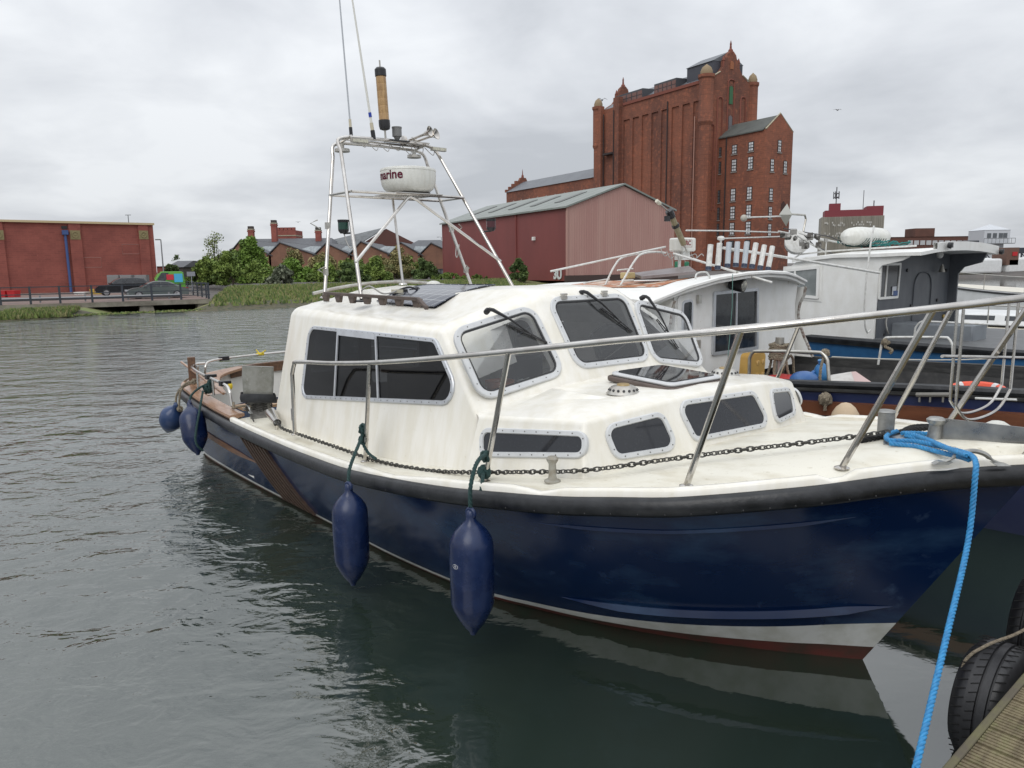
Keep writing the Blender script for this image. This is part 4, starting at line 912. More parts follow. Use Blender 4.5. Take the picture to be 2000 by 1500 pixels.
for z in (.86, .838, .816, .795): 
    for k in range(22):
        a = 2 * math.pi * k / 22; q = Vector((c[0] + .12 * math.cos(a), c[1] + .12 * math.sin(a), z)); d_ = Vector((-math.sin(a), math.cos(a), .3 * (-1) ** k)); b.tube([q - d_ * .014, q, q + d_ * .014], .007, 4)
for k in range(14): q = Vector((c[0] + .02 + k * .022, c[1] + .11 + .005 * k, .80 - k * .003)); b.tube([q, q + Vector((.02, .004, (-1) ** k * .012))], .007, 4)
b.build('chain_wrap', galv, OB)
# boat hook along the stern rail
tag(MB().tube([(-7.95, 1.28, 1.03), (-6.2, 1.35, .86)], .014, 8).build('boat_hook', teak_light, None, BOAT), 'slim wooden boat hook pole lashed along the starboard stern rail', 'pole')
b = MB(); b.hexa([(-5.25, .75, .30), (-4.99, .75, .30), (-4.99, 1.05, .30), (-5.25, 1.05, .30)], [(-5.25, .75, .78), (-4.99, .75, .78), (-4.99, 1.05, .78), (-5.25, 1.05, .78)]); b.mat(1); b.bx(-5.27, -4.98, .74, 1.06, .60, .68)
tag(b.build('water_container', [M('milky_plastic', (.5, .58, .6), .4), M('pale_blue', (.18, .45, .55), .4)], None, BOAT), 'white and pale blue container in the cockpit behind the outboard cowl', 'container')
for k, u in enumerate((-7.2, -6.75)):
    b = MB(); b.ball((u, .95 - .05 * k, .78), .03, .03, .045, 8, 6); tag(b.build('yellow_float', M('yellow_float', (.70, .52, .03), .5), None, BOAT), ['yellow float in the cockpit nearest the stern post', 'yellow float in the cockpit beside the rail clamps'][k], 'float')
b = MB(); b.ball((-1.02, -1.70, .88), .12, .11, .20, 14, 10)
tag(b.build('fender', M('cream_fender', (.55, .42, .28), .5, col2=(.4, .3, .2), vs=5, vf=.6), None, BOAT), 'cream fender squeezed between the cruiser and the dark blue workboat', 'fender')
b = MB(); b.ball((.10, -1.42, 1.0), .12, .12, .15, 16, 10)
tag(b.build('fender', M('dirty_white_fender', (.60, .60, .55), .45, col2=(.42, .42, .38), vs=5, vf=.7), None, BOAT), 'round white fender beyond the bow rail of the cruiser', 'fender')
# ================================================================== water
wm = bpy.data.materials.new('dock_water'); wm.use_nodes = True; nt = wm.node_tree; L = nt.links; bsdf = nt.nodes['Principled BSDF']
bsdf.inputs['Base Color'].default_value = (.022, .033, .024, 1); bsdf.inputs['Roughness'].default_value = .035; bsdf.inputs['IOR'].default_value = 2.3; bsdf.inputs['Specular IOR Level'].default_value = .5
t = nt.nodes.new('ShaderNodeTexCoord')
def mth(op, a, b=None, c=None, clamp=False):
    n = nt.nodes.new('ShaderNodeMath'); n.operation = op; n.use_clamp = clamp
    for i, x in enumerate((a, b, c)):
        if x is None: continue
        if isinstance(x, (int, float)): n.inputs[i].default_value = x
        else: L.new(x, n.inputs[i])
    return n.outputs[0]
def wnz(scale, sx, sy, rot, detail, rough=.5, dist=0.0):
    m = nt.nodes.new('ShaderNodeMapping'); m.inputs['Scale'].default_value = (sx, sy, 1); m.inputs['Rotation'].default_value = (0, 0, rot); L.new(t.outputs['Object'], m.inputs[0])
    n = nt.nodes.new('ShaderNodeTexNoise'); n.inputs['Scale'].default_value = scale; n.inputs['Detail'].default_value = detail; n.inputs['Roughness'].default_value = rough; n.inputs['Distortion'].default_value = dist
    L.new(m.outputs[0], n.inputs[0]); return n.outputs[0]
sp = nt.nodes.new('ShaderNodeSeparateXYZ'); L.new(t.outputs['Object'], sp.inputs[0])
# sheltered calm between hull and pontoon, rippled open dock to the left
shel = mth('ADD', mth('MULTIPLY', sp.outputs[0], -.75), mth('MULTIPLY', sp.outputs[1], .42))
jit = wnz(.5, 1, 1, 0, 3)
shel = mth('ADD', shel, mth('MULTIPLY', jit, 1.2))
mr = nt.nodes.new('ShaderNodeMapRange'); mr.interpolation_type = 'SMOOTHSTEP'; L.new(shel, mr.inputs[0]); mr.inputs[1].default_value = .9; mr.inputs[2].default_value = 4.2; mr.inputs[3].default_value = .05; mr.inputs[4].default_value = 1.0
big = wnz(1.1, .75, 1.25, .25, 3, .45, .5); mid_ = wnz(3.4, .85, 1.1, .35, 3, .5, .6); fine = wnz(13, .8, 1.3, -.2, 3, .55, .3)
pat = wnz(.16, 1, 1, 0, 3); pr_ = nt.nodes.new('ShaderNodeMapRange'); L.new(pat, pr_.inputs[0]); pr_.inputs[1].default_value = .38; pr_.inputs[2].default_value = .62; pr_.inputs[3].default_value = .45; pr_.inputs[4].default_value = 1.25
h = mth('ADD', mth('MULTIPLY', big, .072), mth('ADD', mth('MULTIPLY', mid_, .033), mth('MULTIPLY', mth('MULTIPLY', fine, .0080), pr_.outputs[0])))
dist = nt.nodes.new('ShaderNodeVectorMath'); dist.operation = 'LENGTH'; L.new(t.outputs['Object'], dist.inputs[0])
farm = nt.nodes.new('ShaderNodeMapRange'); L.new(dist.outputs['Value'], farm.inputs[0]); farm.inputs[1].default_value = 8; farm.inputs[2].default_value = 35; farm.inputs[3].default_value = 1.0; farm.inputs[4].default_value = 1.7
h = mth('MULTIPLY', mth('MULTIPLY', h, mr.outputs[0]), farm.outputs[0])
bmp = nt.nodes.new('ShaderNodeBump'); bmp.inputs['Strength'].default_value = 1; bmp.inputs['Distance'].default_value = 1.0; L.new(h, bmp.inputs['Height']); L.new(bmp.outputs[0], bsdf.inputs['Normal'])
b = MB(); b.add([(-1500, -300, 0), (2500, -300, 0), (2500, 4000, 0), (-1500, 4000, 0)], [(0, 1, 2, 3)])
tag(b.build('water', wm, None, W, org=(0, 0, 0), recalc=False, smooth=None), kind='structure')
# ================================================================== the workboats rafted beyond
B2 = Frame(1.9002, 3.7746, -51)      # same heading as the cruiser; second coordinate grows away from it
wpaint = M('chalky_white_paint', (.80, .80, .78), .45, col2=(.70, .69, .65), vs=6, vf=.6, stretch=(1, 1, .5), col3=(.42, .34, .24), vs3=18, lo3=.68, hi3=.8, bump=.002, bs=30)
navy2 = M('workboat_navy', (.010, .018, .07), .35, col2=(.03, .04, .09), vs=4, vf=.6)
brownm = M('brown_strake_paint', (.165, .060, .028), .4, col2=(.10, .035, .018), vs=7, vf=.7, stretch=(.4, 1, 2))
blackd = M('black_deck_paint', (.022, .022, .023), .6, col2=(.06, .058, .055), vs=7, vf=.7)
blackwood = M('black_timber', (.018, .018, .018), .6, col2=(.05, .05, .048), vs=10, vf=.8, stretch=(.5, 3, 3), bump=.003, bs=30)
white_tube = M('white_tube', (.68, .68, .66), .4, col2=(.45, .44, .40), vs=20, vf=.6)
grey_tube = M('grey_rod_tube', (.42, .46, .50), .45, col2=(.55, .56, .56), vs=3, vf=.7)
darkglass = M('dark_window', (.018, .020, .024), .05, spec=.6, col2=(.05, .055, .06), vs=5, vf=.7)
greywall = M('slate_grey_paint', (.075, .082, .095), .5, col2=(.11, .118, .13), vs=5, vf=.7, stretch=(1, 1, .5))
bluehull = M('workboat_blue', (.028, .115, .26), .4, col2=(.02, .085, .20), vs=6, vf=.7, col3=(.10, .16, .24), vs3=25, lo3=.68, hi3=.8)
greydeck = M('grey_deck_paint', (.13, .135, .14), .55, col2=(.09, .09, .092), vs=6, vf=.6)
def P2(x, y, p=None, q=None, z=None, fr=B2):
    return Vector(atu(fr, x, y, p) if p is not None else atv(fr, x, y, q) if q is not None else atz(fr, x, y, z))
def simple_hull(parent, near, far, zbot, mat_, flare=.85, name='hull', topw=None, bands=None):
    """hull between a near and a far gunwale (bow to stern); bands = [(drop, mat index)]"""
    A_ = catmull(near, 4); B_ = catmull(far, 4); cen = [(a + c) / 2 for a, c in zip(A_, B_)]
    ringp = [(a, c) for a, c in zip(A_, cen)] + [(a, c) for a, c in zip(B_[::-1], cen[::-1])]
    drops = bands; b = MB(); n = len(drops); rows = []
    for a, c in ringp:
        r = []
        for d_, s_ in drops: q = c + (a - c) * s_; r.append(Vector((q.x, q.y, max(a.z - d_, zbot) if d_ < 5 else zbot)))
        rows.append(r)
    b.v = [p for r in rows for p in r]; m = len(rows)
    for i in range(m):
        j = (i + 1) % m
        for k in range(n - 1): b.f.append([i * n + k, j * n + k, j * n + k + 1, i * n + k + 1]); b.m.append(min(k, len(mat_) - 1))
    return b.build(name, mat_, parent, smooth=50)
WB = thing('workboat', 'dark blue workboat with brown strake, white wheelhouse and row of rod tubes, beside the cruiser', 'boat', B2, (-3.5, 3.5, 0))
nearG = [(-9.6, 3.6, 1.35), (-8.6, 2.85, 1.22), (-7, 2.4, 1.1), (-5, 2.25, 1.0), (-3.2, 2.2, .98), (-2.26, 2.3, 1.04), (-1.57, 2.36, 1.085), (-.8, 2.45, 1.135), (0, 2.58, 1.17), (.8, 2.8, 1.20), (1.3, 3.1, 1.21), (1.5, 3.6, 1.21)]
farG = [(-9.6, 3.7, 1.35), (-8.6, 4.4, 1.22), (-7, 4.75, 1.1), (-5, 4.85, 1.03), (-3.2, 4.85, .97), (-2.26, 4.85, 1.0), (-1.57, 4.85, 1.03), (-.8, 4.83, 1.06), (0, 4.78, 1.08), (.8, 4.6, 1.12), (1.3, 4.2, 1.2), (1.5, 3.7, 1.21)]
simple_hull(WB, nearG, farG, -.3, [navy2, brownm, navy2, navy2], bands=[(0, 1.0), (.15, 1.0), (.27, .995), (.6, .96), (.9, .88), (9, .7)])
ng = catmull(nearG, 4); fg = catmull(farG, 4)
b = MB(); b.tube(ng, .035, 8); b.build('gunwale_rail', black_rub, WB); b = MB(); b.tube([p + Vector((0, -.01, -.05)) for p in ng], .02, 6); b.build('gunwale_moulding', blackwood, WB)
b = MB(); b.sweep([p + Vector((0, -.02, -.21)) for p in ng], [(-.02, -.06), (.03, -.06), (.03, .055), (-.02, .055)]); b.build('rubbing_strake', brownm, WB)
b = MB(); b.grid([[p + Vector((0, -.04, .01)), p + Vector((0, .02, .01)), p + Vector((0, .02, -.32)), p + Vector((0, -.07, -.32))] for p in fg], True); b.tube([p + Vector((0, -.01, .01)) for p in fg], .022, 6); b.build('far_bulwark', blackwood, WB)
b = MB(); b.grid([[a.lerp(c, t) - Vector((0, 0, (.0 if t < .02 or t > .98 else .24))) for t in (0.01, .06, .5, .965, .99)] for a, c in zip(ng, fg)]); b.build('working_deck', blackd, WB)
b = MB(); b.grid([[a + Vector((0, .0, .01)), a + Vector((0, .16, .01)), a + Vector((0, .16, -.15))] for a in ng[16:]]); b.build('side_deck', blackd, WB)
# wheelhouse
pb = -3.2
def camber(q, e_=1.86, c_=2.05, p=-3.2):
    c_ -= .10 * min(1, max(0, (-3.2 - p) / .9)); k_ = (q - 3.48) / (1.55 if q < 3.48 else 1.36); e_ = 1.77 + .07 * min(1, max(0, (-3.0 - p) / .8)) if q < 3.48 else 1.92; return e_ + (c_ - e_) * (1 - k_ * k_)
b = MB(); qs = [2.3, 2.7, 3.1, 3.5, 3.9, 4.3, 4.7]
b.hexa([(pb - 2.9, 2.45, .9), (pb, 2.3, .9), (pb, 4.7, .9), (pb - 2.9, 4.55, .9)], [(pb - 2.5, 2.5, 1.84), (pb, 2.36, 1.83), (pb, 4.64, 1.86), (pb - 2.5, 4.5, 1.84)])
b.add([(pb + .002, q, camber(q) - .03) for q in qs] + [(pb + .002, 4.64, 1.6), (pb + .002, 2.36, 1.6)], [tuple(range(9))])
b.build('wheelhouse', wpaint, WB, smooth=None)
b = MB(); rows = []
for p in (-5.9, -5.0, -4.0, -3.2, -2.93): rows.append([Vector((p, 1.93, camber(1.93, p=p)))] + [Vector((p, q, camber(q, p=p) + (.0 if p > -5.5 else -.03))) for q in (2.4, 2.8, 3.2, 3.6, 4.0, 4.4)] + [Vector((p, 4.84, camber(4.84, p=p)))])
for p in rows[-1]: p.x -= .27 * max(0, (3.2 - p.y) / 1.27) + .26 * max(0, (p.y - 3.9) / .94)
b.grid(rows); b.grid([[p - Vector((0, 0, .05)) for p in r] for r in rows]); e1 = rows[-1]; b.grid([e1, [p - Vector((0, 0, .05)) for p in e1]]); b.grid([[r[0], r[0] - Vector((0, 0, .05))] for r in rows]); b.grid([[r[-1], r[-1] - Vector((0, 0, .05))] for r in rows])
rf = b.build('wheelhouse_roof', wpaint, WB, smooth=40)
b = MB(); b.tube([p + Vector((.01, 0, .0)) for p in e1], .022, 6); b.build('roof_lip', wpaint, WB)
b = MB(); b.grid([[Vector((p, q, camber(q, p=p) + .006)) for q in (2.35, 2.6, 2.9, 3.2)] for p in (-5.0, -4.5, -4.0, -3.45)]); b.build('orange_roof_patch', M('orange_roof_paint', (.40, .14, .05), .5, col2=(.55, .50, .42), vs=6, vf=.9, lo=.5, hi=.6), WB)
for (q, nm, sg) in ((4.72, 'far_wing', 1), (2.28, 'near_wing', -1)):
    pr = [(-3.3, 1.84), (-3.12, 1.86), (-3.13, 1.76), (-3.18, 1.66), (-3.20, 1.54), (-3.18, 1.42), (-3.12, 1.27), (-3.04, 1.12), (-2.98, 1.0), (-3.3, 1.0)] if sg > 0 else [(-3.3, 1.80), (-3.15, 1.78), (-3.17, 1.72), (-3.19, 1.64), (-3.2, 1.54), (-3.3, 1.4)]
    b = MB(); b.prism([Vector((p, q, z)) for p, z in pr], (0, .035 * sg, 0)); b.build('side_wing', wpaint, WB)
    b = MB(); b.tube([Vector((p, q + .017 * sg, z)) for p, z in pr[1:-1]], .02, 6); b.build('wing_trim', M('worn_brown_trim', (.14, .09, .07), .6, col2=(.5, .5, .47), vs=20, vf=.9), WB)
def pane(parent, C4, w, fm, gm, name='window', div=None, rad=.02, t=.02):
    f = MB(); lo = rloop(C4, 0, rad, 3, 0); hi = rloop(C4, 0, rad, 3, t); hi2 = rloop(C4, -w, rad, 3, t); lo2 = rloop(C4, -w, rad, 3, .002); ring(f, [lo, hi, hi2, lo2])
    if div:
        for d_ in div:
            a_ = Vector(C4[0]).lerp(Vector(C4[1]), d_); c_ = Vector(C4[3]).lerp(Vector(C4[2]), d_); n = plane_basis(C4)[3]; e_ = (Vector(C4[1]) - Vector(C4[0])).normalized() * w * .35
            f.hexa([a_ - e_, a_ + e_, c_ + e_, c_ - e_], [q + n * (t * .9) for q in (a_ - e_, a_ + e_, c_ + e_, c_ - e_)])
    fo = f.build(name, fm, parent); g = MB(); g.add(rloop(C4, -w * .9, rad, 3, .006), [list(range(16))]); 
    if FR[parent.name] is not None and parent.parent is None: g.build('pane', gm, fo)
    else: g.build('pane', gm, fo)
    return fo
bc = Vector((-5, 3.5, 1.4))
win = outward([(pb, 2.97, 1.85), (pb, 3.82, 1.87), (pb, 3.86, 1.15), (pb, 2.98, 1.15)], bc)
pane(WB, win, .035, alu, darkglass, div=[.5], t=.025)
b = MB(); D_ = outward([(pb, 2.36, 1.82), (pb, 2.66, 1.86), (pb, 2.70, 1.0), (pb, 2.36, 1.0)], bc); b.hexa(rloop(D_, 0, .04, 3, 0), rloop(D_, 0, .04, 3, .02)); dr = b.build('door', wpaint, WB)
wd = outward([(pb + .02, 2.42, 1.77), (pb + .02, 2.60, 1.79), (pb + .02, 2.60, 1.40), (pb + .02, 2.42, 1.40)], bc)
f = MB(); ring(f, [rloop(wd, 0, .05, 4, 0), rloop(wd, 0, .05, 4, .012), rloop(wd, -.025, .05, 4, .012)]); f.build('door_window_frame', alu, dr); g = MB(); g.add(rloop(wd, -.02, .05, 4, .006), [list(range(20))]); g.build('door_window', darkglass, dr)
for z in (1.78, 1.30): b = MB(); b.box((pb + .04, 2.69, z), (.03, .05, .09)); b.build('door_hinge', steel_dull, dr)
b = MB(); b.tube([(pb + .05, 2.80, 1.45), (pb + .05, 2.98, 1.455)], .012, 6); b.build('door_handle', blackp, dr)
b = MB(); c = P2(1450, 558, p=-3.02); b.lathe([(.02, -.15), (.06, -.14), (.07, -.05), (.072, .02)], c, (1, .15, -.15), 18); b.mat(1); b.lathe([(.065, .01), (.06, .025), (0, .03)], c, (1, .15, -.15), 18); b.tube([c + Vector((-.07, 0, .04)), c + Vector((-.07, 0, .16))], .012, 6)
b.build('floodlight', [blackp, M('reflector_lens', (.55, .54, .48), .15, .6, col2=(.2, .2, .18), vs=60, vf=.8)], WB)
for i, (x0, y0, x1, y1) in enumerate([(1185, 570, 1200, 395), (1250, 565, 1265, 385), (1320, 550, 1332, 378), (1380, 545, 1393, 375), (1440, 550, 1460, 375), (1495, 555, 1525, 385), (1553, 565, 1585, 400), (1610, 575, 1643, 408)]):
    a_ = P2(1060 + x0 / 3.66, 370 + y0 / 3.66, p=-3.28); c_ = P2(1060 + x1 / 3.66, 370 + y1 / 3.66, p=-3.30); b = MB(); b.tube([a_, c_], .030, 12, caps=True); b.mat(1); b.tube([a_ - (c_ - a_) * .04, a_ + (c_ - a_) * .10], .033, 12)
    b.build('rod_tube', [grey_tube if 1 < i < 5 else white_tube, M('navy_base', (.02, .03, .06), .5)], WB)
# radar, mushrooms, aerial bracket, poles on the roof
b = MB(); a_ = P2(1333, 478, p=-4.0); b.box(a_, (.20, .27, .16)); o = b.build('radar_scanner', radw, WB); bevel(o, .02, 2)
b = MB(); put_text(b, 'JRC', .075, a_ + Vector((.102, -.03, .015)), (0, 1, 0), (0, 0, 1), .002); b.tube([a_ + Vector((.101, y, z)) for y, z in ((-.11, -.03), (.05, -.03), (.05, .055), (-.11, .055))], .002, 4, closed=True); b.build('lettering', M('dark_red_print', (.22, .03, .03), .5), o, recalc=False, smooth=None)
b = MB(); b.box(a_ + Vector((0, 0, -.13)), (.12, .14, .10)); b.tube([a_ + Vector((0, -.05, -.18)), a_ + Vector((0, -.05, -.36))], .02, 6); b.build('radar_bracket', white_tube, WB)
b = MB(); u0, u1, u2 = P2(1342, 492, p=-3.85), P2(1308, 415, p=-3.85), P2(1289, 398, p=-3.85)
b.tube([u0, u0.lerp(u1, .35)], .010, 6); b.mat(1); b.tube([u0.lerp(u1, .2), u1], .035, 10); b.mat(2); b.tube([u1.lerp(u0, .12), u1.lerp(u0, -.05)], .045, 10); b.tube([u1.lerp(u0, .3), u1.lerp(u0, .36)], .045, 10); b.box(u1 + Vector((0, -.04, -.07)), (.05, .05, .06)); b.mat(0); b.tube([u1, u2], .008, 6); b.mat(3); b.tube([u2, u2 + (u2 - u1) * .35], .022, 8)
b.build('beacon_bracket', [steel_dull, M('olive_tube', (.28, .24, .15), .5, col2=(.2, .17, .1), vs=20, vf=.7), blackp, M('cream_cap', (.6, .58, .48), .5)], WB)
b = MB(); c = P2(1408, 470, p=-3.6); b.lathe([(.012, -.25), (.012, 0), (.04, .01), (.045, .03), (.03, .05), (0, .055)], c, n=14); b.build('gps_mushroom', white_tube, WB)
def pole(pts, r, p, parent=WB, m=white_tube, nm='white_pole', fr=B2, curve=False):
    Q = [P2(x, y, p=pp, fr=fr) for (x, y), pp in zip(pts, p if isinstance(p, (list, tuple)) else [p] * len(pts))]
    b = MB(); b.tube(catmull(Q, 5) if curve else Q, r, 8); return b.build(nm, m, parent)
pole([(1075, 530), (1300, 482)], .011, (-4.6, -4.0)); pole([(1315, 495), (1508, 552)], .013, (-3.9, -2.7)); pole([(1412, 484), (1500, 497), (1718, 533)], .016, (-3.6, -3.4, -2.9))
pole([(1182, 557), (1200, 520), (1218, 502), (1262, 493)], .012, -4.4, curve=True, nm='roof_hoop'); pole([(1212, 557), (1236, 515), (1252, 497), (1278, 492), (1300, 494)], .012, -4.0, curve=True, nm='roof_hoop'); pole([(1206, 528), (1236, 525)], .010, -4.2, nm='roof_hoop')
pole([(1140, 553), (1190, 545)], .010, -4.5, nm='roof_hoop')
pole([(1358, 545), (1362, 534), (1380, 532), (1387, 545)], .009, -3.1, curve=True, nm='grab_handle')
b = MB(); c = P2(1226, 538, p=-4.1); b.box(c, (.12, .13, .07)); b.mat(1); b.box(c + Vector((0, .0, -.055)), (.11, .10, .03)); o = b.build('deck_lamp', [M('yellowed_lens', (.50, .40, .20), .35), wpaint], WB); bevel(o, .01, 2)
b = MB(); c = P2(1310, 540, p=-3.8); P_ = [P2(1253, 545, p=-3.9), P2(1360, 535, p=-3.4), P2(1345, 524, p=-3.8), P2(1235, 538, p=-4.4)]; b.hexa(P_, [p + Vector((0, 0, .03)) for p in P_]); b.build('roof_panel', M('faded_panel', (.16, .13, .13), .3, col2=(.35, .34, .34), vs=2, vf=.5), WB)
for x in (1322, 1341):
    a_ = P2(x, 530, p=-4.6); b = MB(); b.lathe([(.032, 0), (.032, .12), (.02, .13)], a_, n=12); b.build('green_bottle', M('green_plastic', (.01, .12, .06), .4), WB)
for k in range(6):
    b = MB(); x = 1290 + 12 * k; b.tube(catmull([P2(x, 484 + 6 * (k % 3), p=-4), P2(x + 8, 500 + 5 * (k % 2), p=-3.95), P2(x + 20, 496, p=-4), P2(x + 24, 520 - 4 * k, p=-3.95)], 5), .005, 5); b.build('cable', M('pale_cable', (.35, .34, .32), .5), WB)
pole([(1431, 535), (1430, 600), (1420, 720)], .0035, -2.9, nm='thin_line', m=M('line_green', (.12, .25, .22), .6))
# rails on the working deck
def hoop2(pts, p, m=steel_dull, r=.016, parent=WB, nm='deck_rail', fr=B2, q=None):
    Q = [P2(x, y, p=p if q is None else None, q=q, fr=fr) for x, y in pts]; b = MB(); b.tube([Q[0]] + catmull(Q[1:-1], 5) + [Q[-1]], r, 8); return b.build(nm, m, parent, smooth=60)
hoop2([(1463, 745), (1464, 700), (1470, 689), (1485, 686), (1590, 688), (1608, 692), (1616, 704), (1621, 765)], None, q=2.42)
hoop2([(1715, 712), (1722, 672), (1728, 662), (1742, 659), (1838, 659), (1853, 662), (1860, 674), (1862, 715)], None, q=4.75, m=white_tube, r=.014)
# clutter on the aft deck, each a thing of its own
def Tg(mb, name, mats, label, cat, group=None, fr=B2, **k):
    return tag(mb.build(name, mats, None, fr, **k), label, cat, group)
b = MB(); c = P2(1477, 730, p=-2.75); P_ = outward([c + Vector((0, -.15, -.10)), c + Vector((0, .15, -.10)), c + Vector((0, .17, .22)), c + Vector((0, -.12, .22))], c + Vector((-1, 0, 0))); b.hexa(rloop(P_, 0, .05, 3, -.12), rloop(P_, 0, .05, 3, 0))
b.mat(1)
for y in (.02, .12):
    for z in (-.02, .12): b.ball(c + Vector((0, y, z)), .012, .03, .03, 8, 6)
o = Tg(b, 'fuel_tank', [M('yellow_tank', (.55, .34, .09), .45, col2=(.45, .26, .07), vs=7, vf=.6), M('yellow_tank_dark', (.40, .24, .06), .5)], 'yellow plastic fuel tank standing against the white wheelhouse of the workboat', 'tank'); bevel(o, .012, 2)
pc = P2(1520, 735, p=-2.45)
b = MB(); b.tube([pc, pc + Vector((0, 0, .40))], .035, 12); b.tube([pc + Vector((0, 0, .34)), pc + Vector((0, 0, .405))], .043, 12)
Tg(b, 'capstan_post', steel_dull, 'short steel post wrapped in tan rope on the workboat aft deck', 'post')
b = MB()
for k in range(8): rope(b, [pc + Vector((.085 * math.cos(a) * (1 + .1 * math.sin(k * 2)), .095 * math.sin(a), .19 + .020 * k + .01 * math.sin(3 * a + k))) for a in [j * math.pi / 4 for j in range(9)]], .017, .09, 3, 5)
for k in range(4): rope(b, [pc + Vector((.08 * math.cos(k * 1.6), .09 * math.sin(k * 1.6), .2)), pc + Vector((.10 * math.cos(k * 1.6), .10 * math.sin(k * 1.6), .08)), pc + Vector((.12 * math.cos(k * 1.6 + .3), .14 * math.sin(k * 1.6 + .3), -.02))], .014, .09, 3, 5)
rope(b, [pc + Vector((.08, .08, .22)), pc + Vector((.06, .17, .16)), pc + Vector((.06, .20, .02)), pc + Vector((.1, .26, -.04))], .014, .09, 3, 5)
Tg(b, 'rope_coil', rope_tan, 'tan rope coil wound thickly round the steel post of the workboat', 'rope')
b = MB(); c = P2(1525, 742, p=-2.3); b.hexa([c + Vector((-.12, -.2, -.05)), c + Vector((.12, -.2, -.05)), c + Vector((.12, .2, -.05)), c + Vector((-.12, .2, -.05))], [c + Vector((-.14, -.22, .03)), c + Vector((.14, -.22, .03)), c + Vector((.14, .22, .03)), c + Vector((-.14, .22, .03))])
Tg(b, 'crate', M('red_crate', (.42, .02, .02), .45), 'red plastic crate under the rope coil of the workboat', 'crate')
b = MB(); c = P2(1570, 740, q=2.75); b.ball(c, .12, .16, .075, 16, 10); b.tube([c + Vector((0, .12, .03)), c + Vector((0, .18, .05))], .02, 6); Tg(b, 'buoy', M('blue_buoy', (.025, .10, .30), .4, col2=(.05, .15, .35), vs=8, vf=.7), 'flattened royal blue buoy lying on the workboat side deck beside the pot corner', 'buoy', 'blue buoys on the workboat')
b = MB(); c = P2(1604, 732, q=3.0); b.ball(c, .075, .075, .12, 14, 10); b.tube([c + Vector((0, -.02, .10)), c + Vector((0, -.04, .15))], .022, 8); Tg(b, 'buoy', M('blue_buoy2', (.03, .15, .36), .4, col2=(.06, .22, .38), vs=8, vf=.7), 'upright pear shaped blue buoy leaning behind the flattened one', 'buoy', 'blue buoys on the workboat')
b = MB(); A_, B_, C_, D2 = P2(1622, 750, q=2.7), P2(1672, 755, q=2.9), P2(1662, 726, q=3.1), P2(1618, 733, q=3.05); b.hexa([A_, B_, B_ + Vector((.05, .25, 0)), A_ + Vector((.05, .25, 0))], [D2, C_, C_ + Vector((.02, .05, .0)), D2 + Vector((.02, .05, 0))]); b.mat(1); b.add([B_ + Vector((.003, 0, 0)), B_ + Vector((.055, .25, 0)), C_ + Vector((.023, .05, 0)), C_ + Vector((.003, 0, 0))], [(0, 1, 2, 3)])
Tg(b, 'fish_box', [M('pale_box', (.55, .53, .50), .5, col2=(.4, .37, .34), vs=9, vf=.7), M('pink_box', (.52, .38, .36), .5)], 'tilted white and pinkish plastic box beside the blue buoys', 'box')
b = MB(); c = P2(1908, 768, q=3.0) + Vector((0, 0, -.02)); b.tube([c + Vector((.19 * math.cos(a), .15 * math.sin(a), .035 + .03 * math.sin(a))) for a in [k * math.pi / 14 for k in range(28)]], .038, 10, closed=True)
b.mat(1)
for a0 in (.9, 2.5, 4.1, 5.6): b.tube([c + Vector((.19 * math.cos(a), .15 * math.sin(a), .035 + .03 * math.sin(a))) for a in (a0, a0 + .12, a0 + .24)], .040, 10)
Tg(b, 'lifebuoy', [M('orange_lifebuoy', (.72, .09, .04), .45), M('reflective_band', (.6, .6, .6), .3)], 'orange lifebuoy with pale bands lying on the black side deck of the workboat', 'lifebuoy')
b = MB(); c = P2(1612, 690, q=2.45); knot(b, c, .03, .014, 5); rope(b, [c, P2(1604, 715, q=2.40), P2(1602, 745, q=2.38), P2(1612, 765, q=2.35), P2(1622, 775, q=2.33)], .013); knot(b, P2(1612, 780, q=2.3), .045, .018, 6); rope(b, [P2(1612, 785, q=2.28), P2(1611, 802, q=2.28)], .014); rope(b, [c, P2(1570, 690, q=2.5), P2(1525, 684, q=2.6)], .010)
Tg(b, 'rope', rope_tan, 'tan rope with big knot hanging from the deck rail over the brown strake', 'rope')
b = MB(); rope(b, [P2(1738, 668, q=4.75), P2(1728, 676, q=4.74), P2(1742, 684, q=4.72), P2(1738, 690, q=4.72)], .018); knot(b, P2(1728, 668, q=4.75), .03, .016, 4); Tg(b, 'rope', rope_tan, 'frayed rope end knotted on the far white rail of the workboat', 'rope')
b = MB(); Q = [P2(1625, 697, q=2.5), P2(1720, 701, q=3.6), P2(1860, 703, q=4.2), P2(2010, 697, q=4.6)]; b.tube(catmull(Q, 6), .006, 5); Tg(b, 'mooring_line', M('pale_line', (.5, .48, .42), .7), 'thin pale line stretched from the knotted rail to the right', 'rope')
b = MB(); A_, B_ = P2(1790, 771, q=2.40), P2(1856, 771, q=2.40); b.tube([A_, B_], .018, 8)
for t_ in (.1, .42, .8): q = A_.lerp(B_, t_); b.tube([q, q - Vector((0, 0, .06))], .008, 6)
Tg(b, 'rod_rack', M('grey_rack', (.2, .19, .17), .6), 'grey tube rack bolted along the gunwale above the brown strake', 'rack')
b = MB(); A_, B_ = P2(1905, 778, q=2.4), P2(1986, 781, q=2.4); b.tube([A_, B_], .009, 8); Tg(b, 'white_batten', white_tube, 'short white batten lying along the workboat gunwale near the lifebuoy', 'batten')

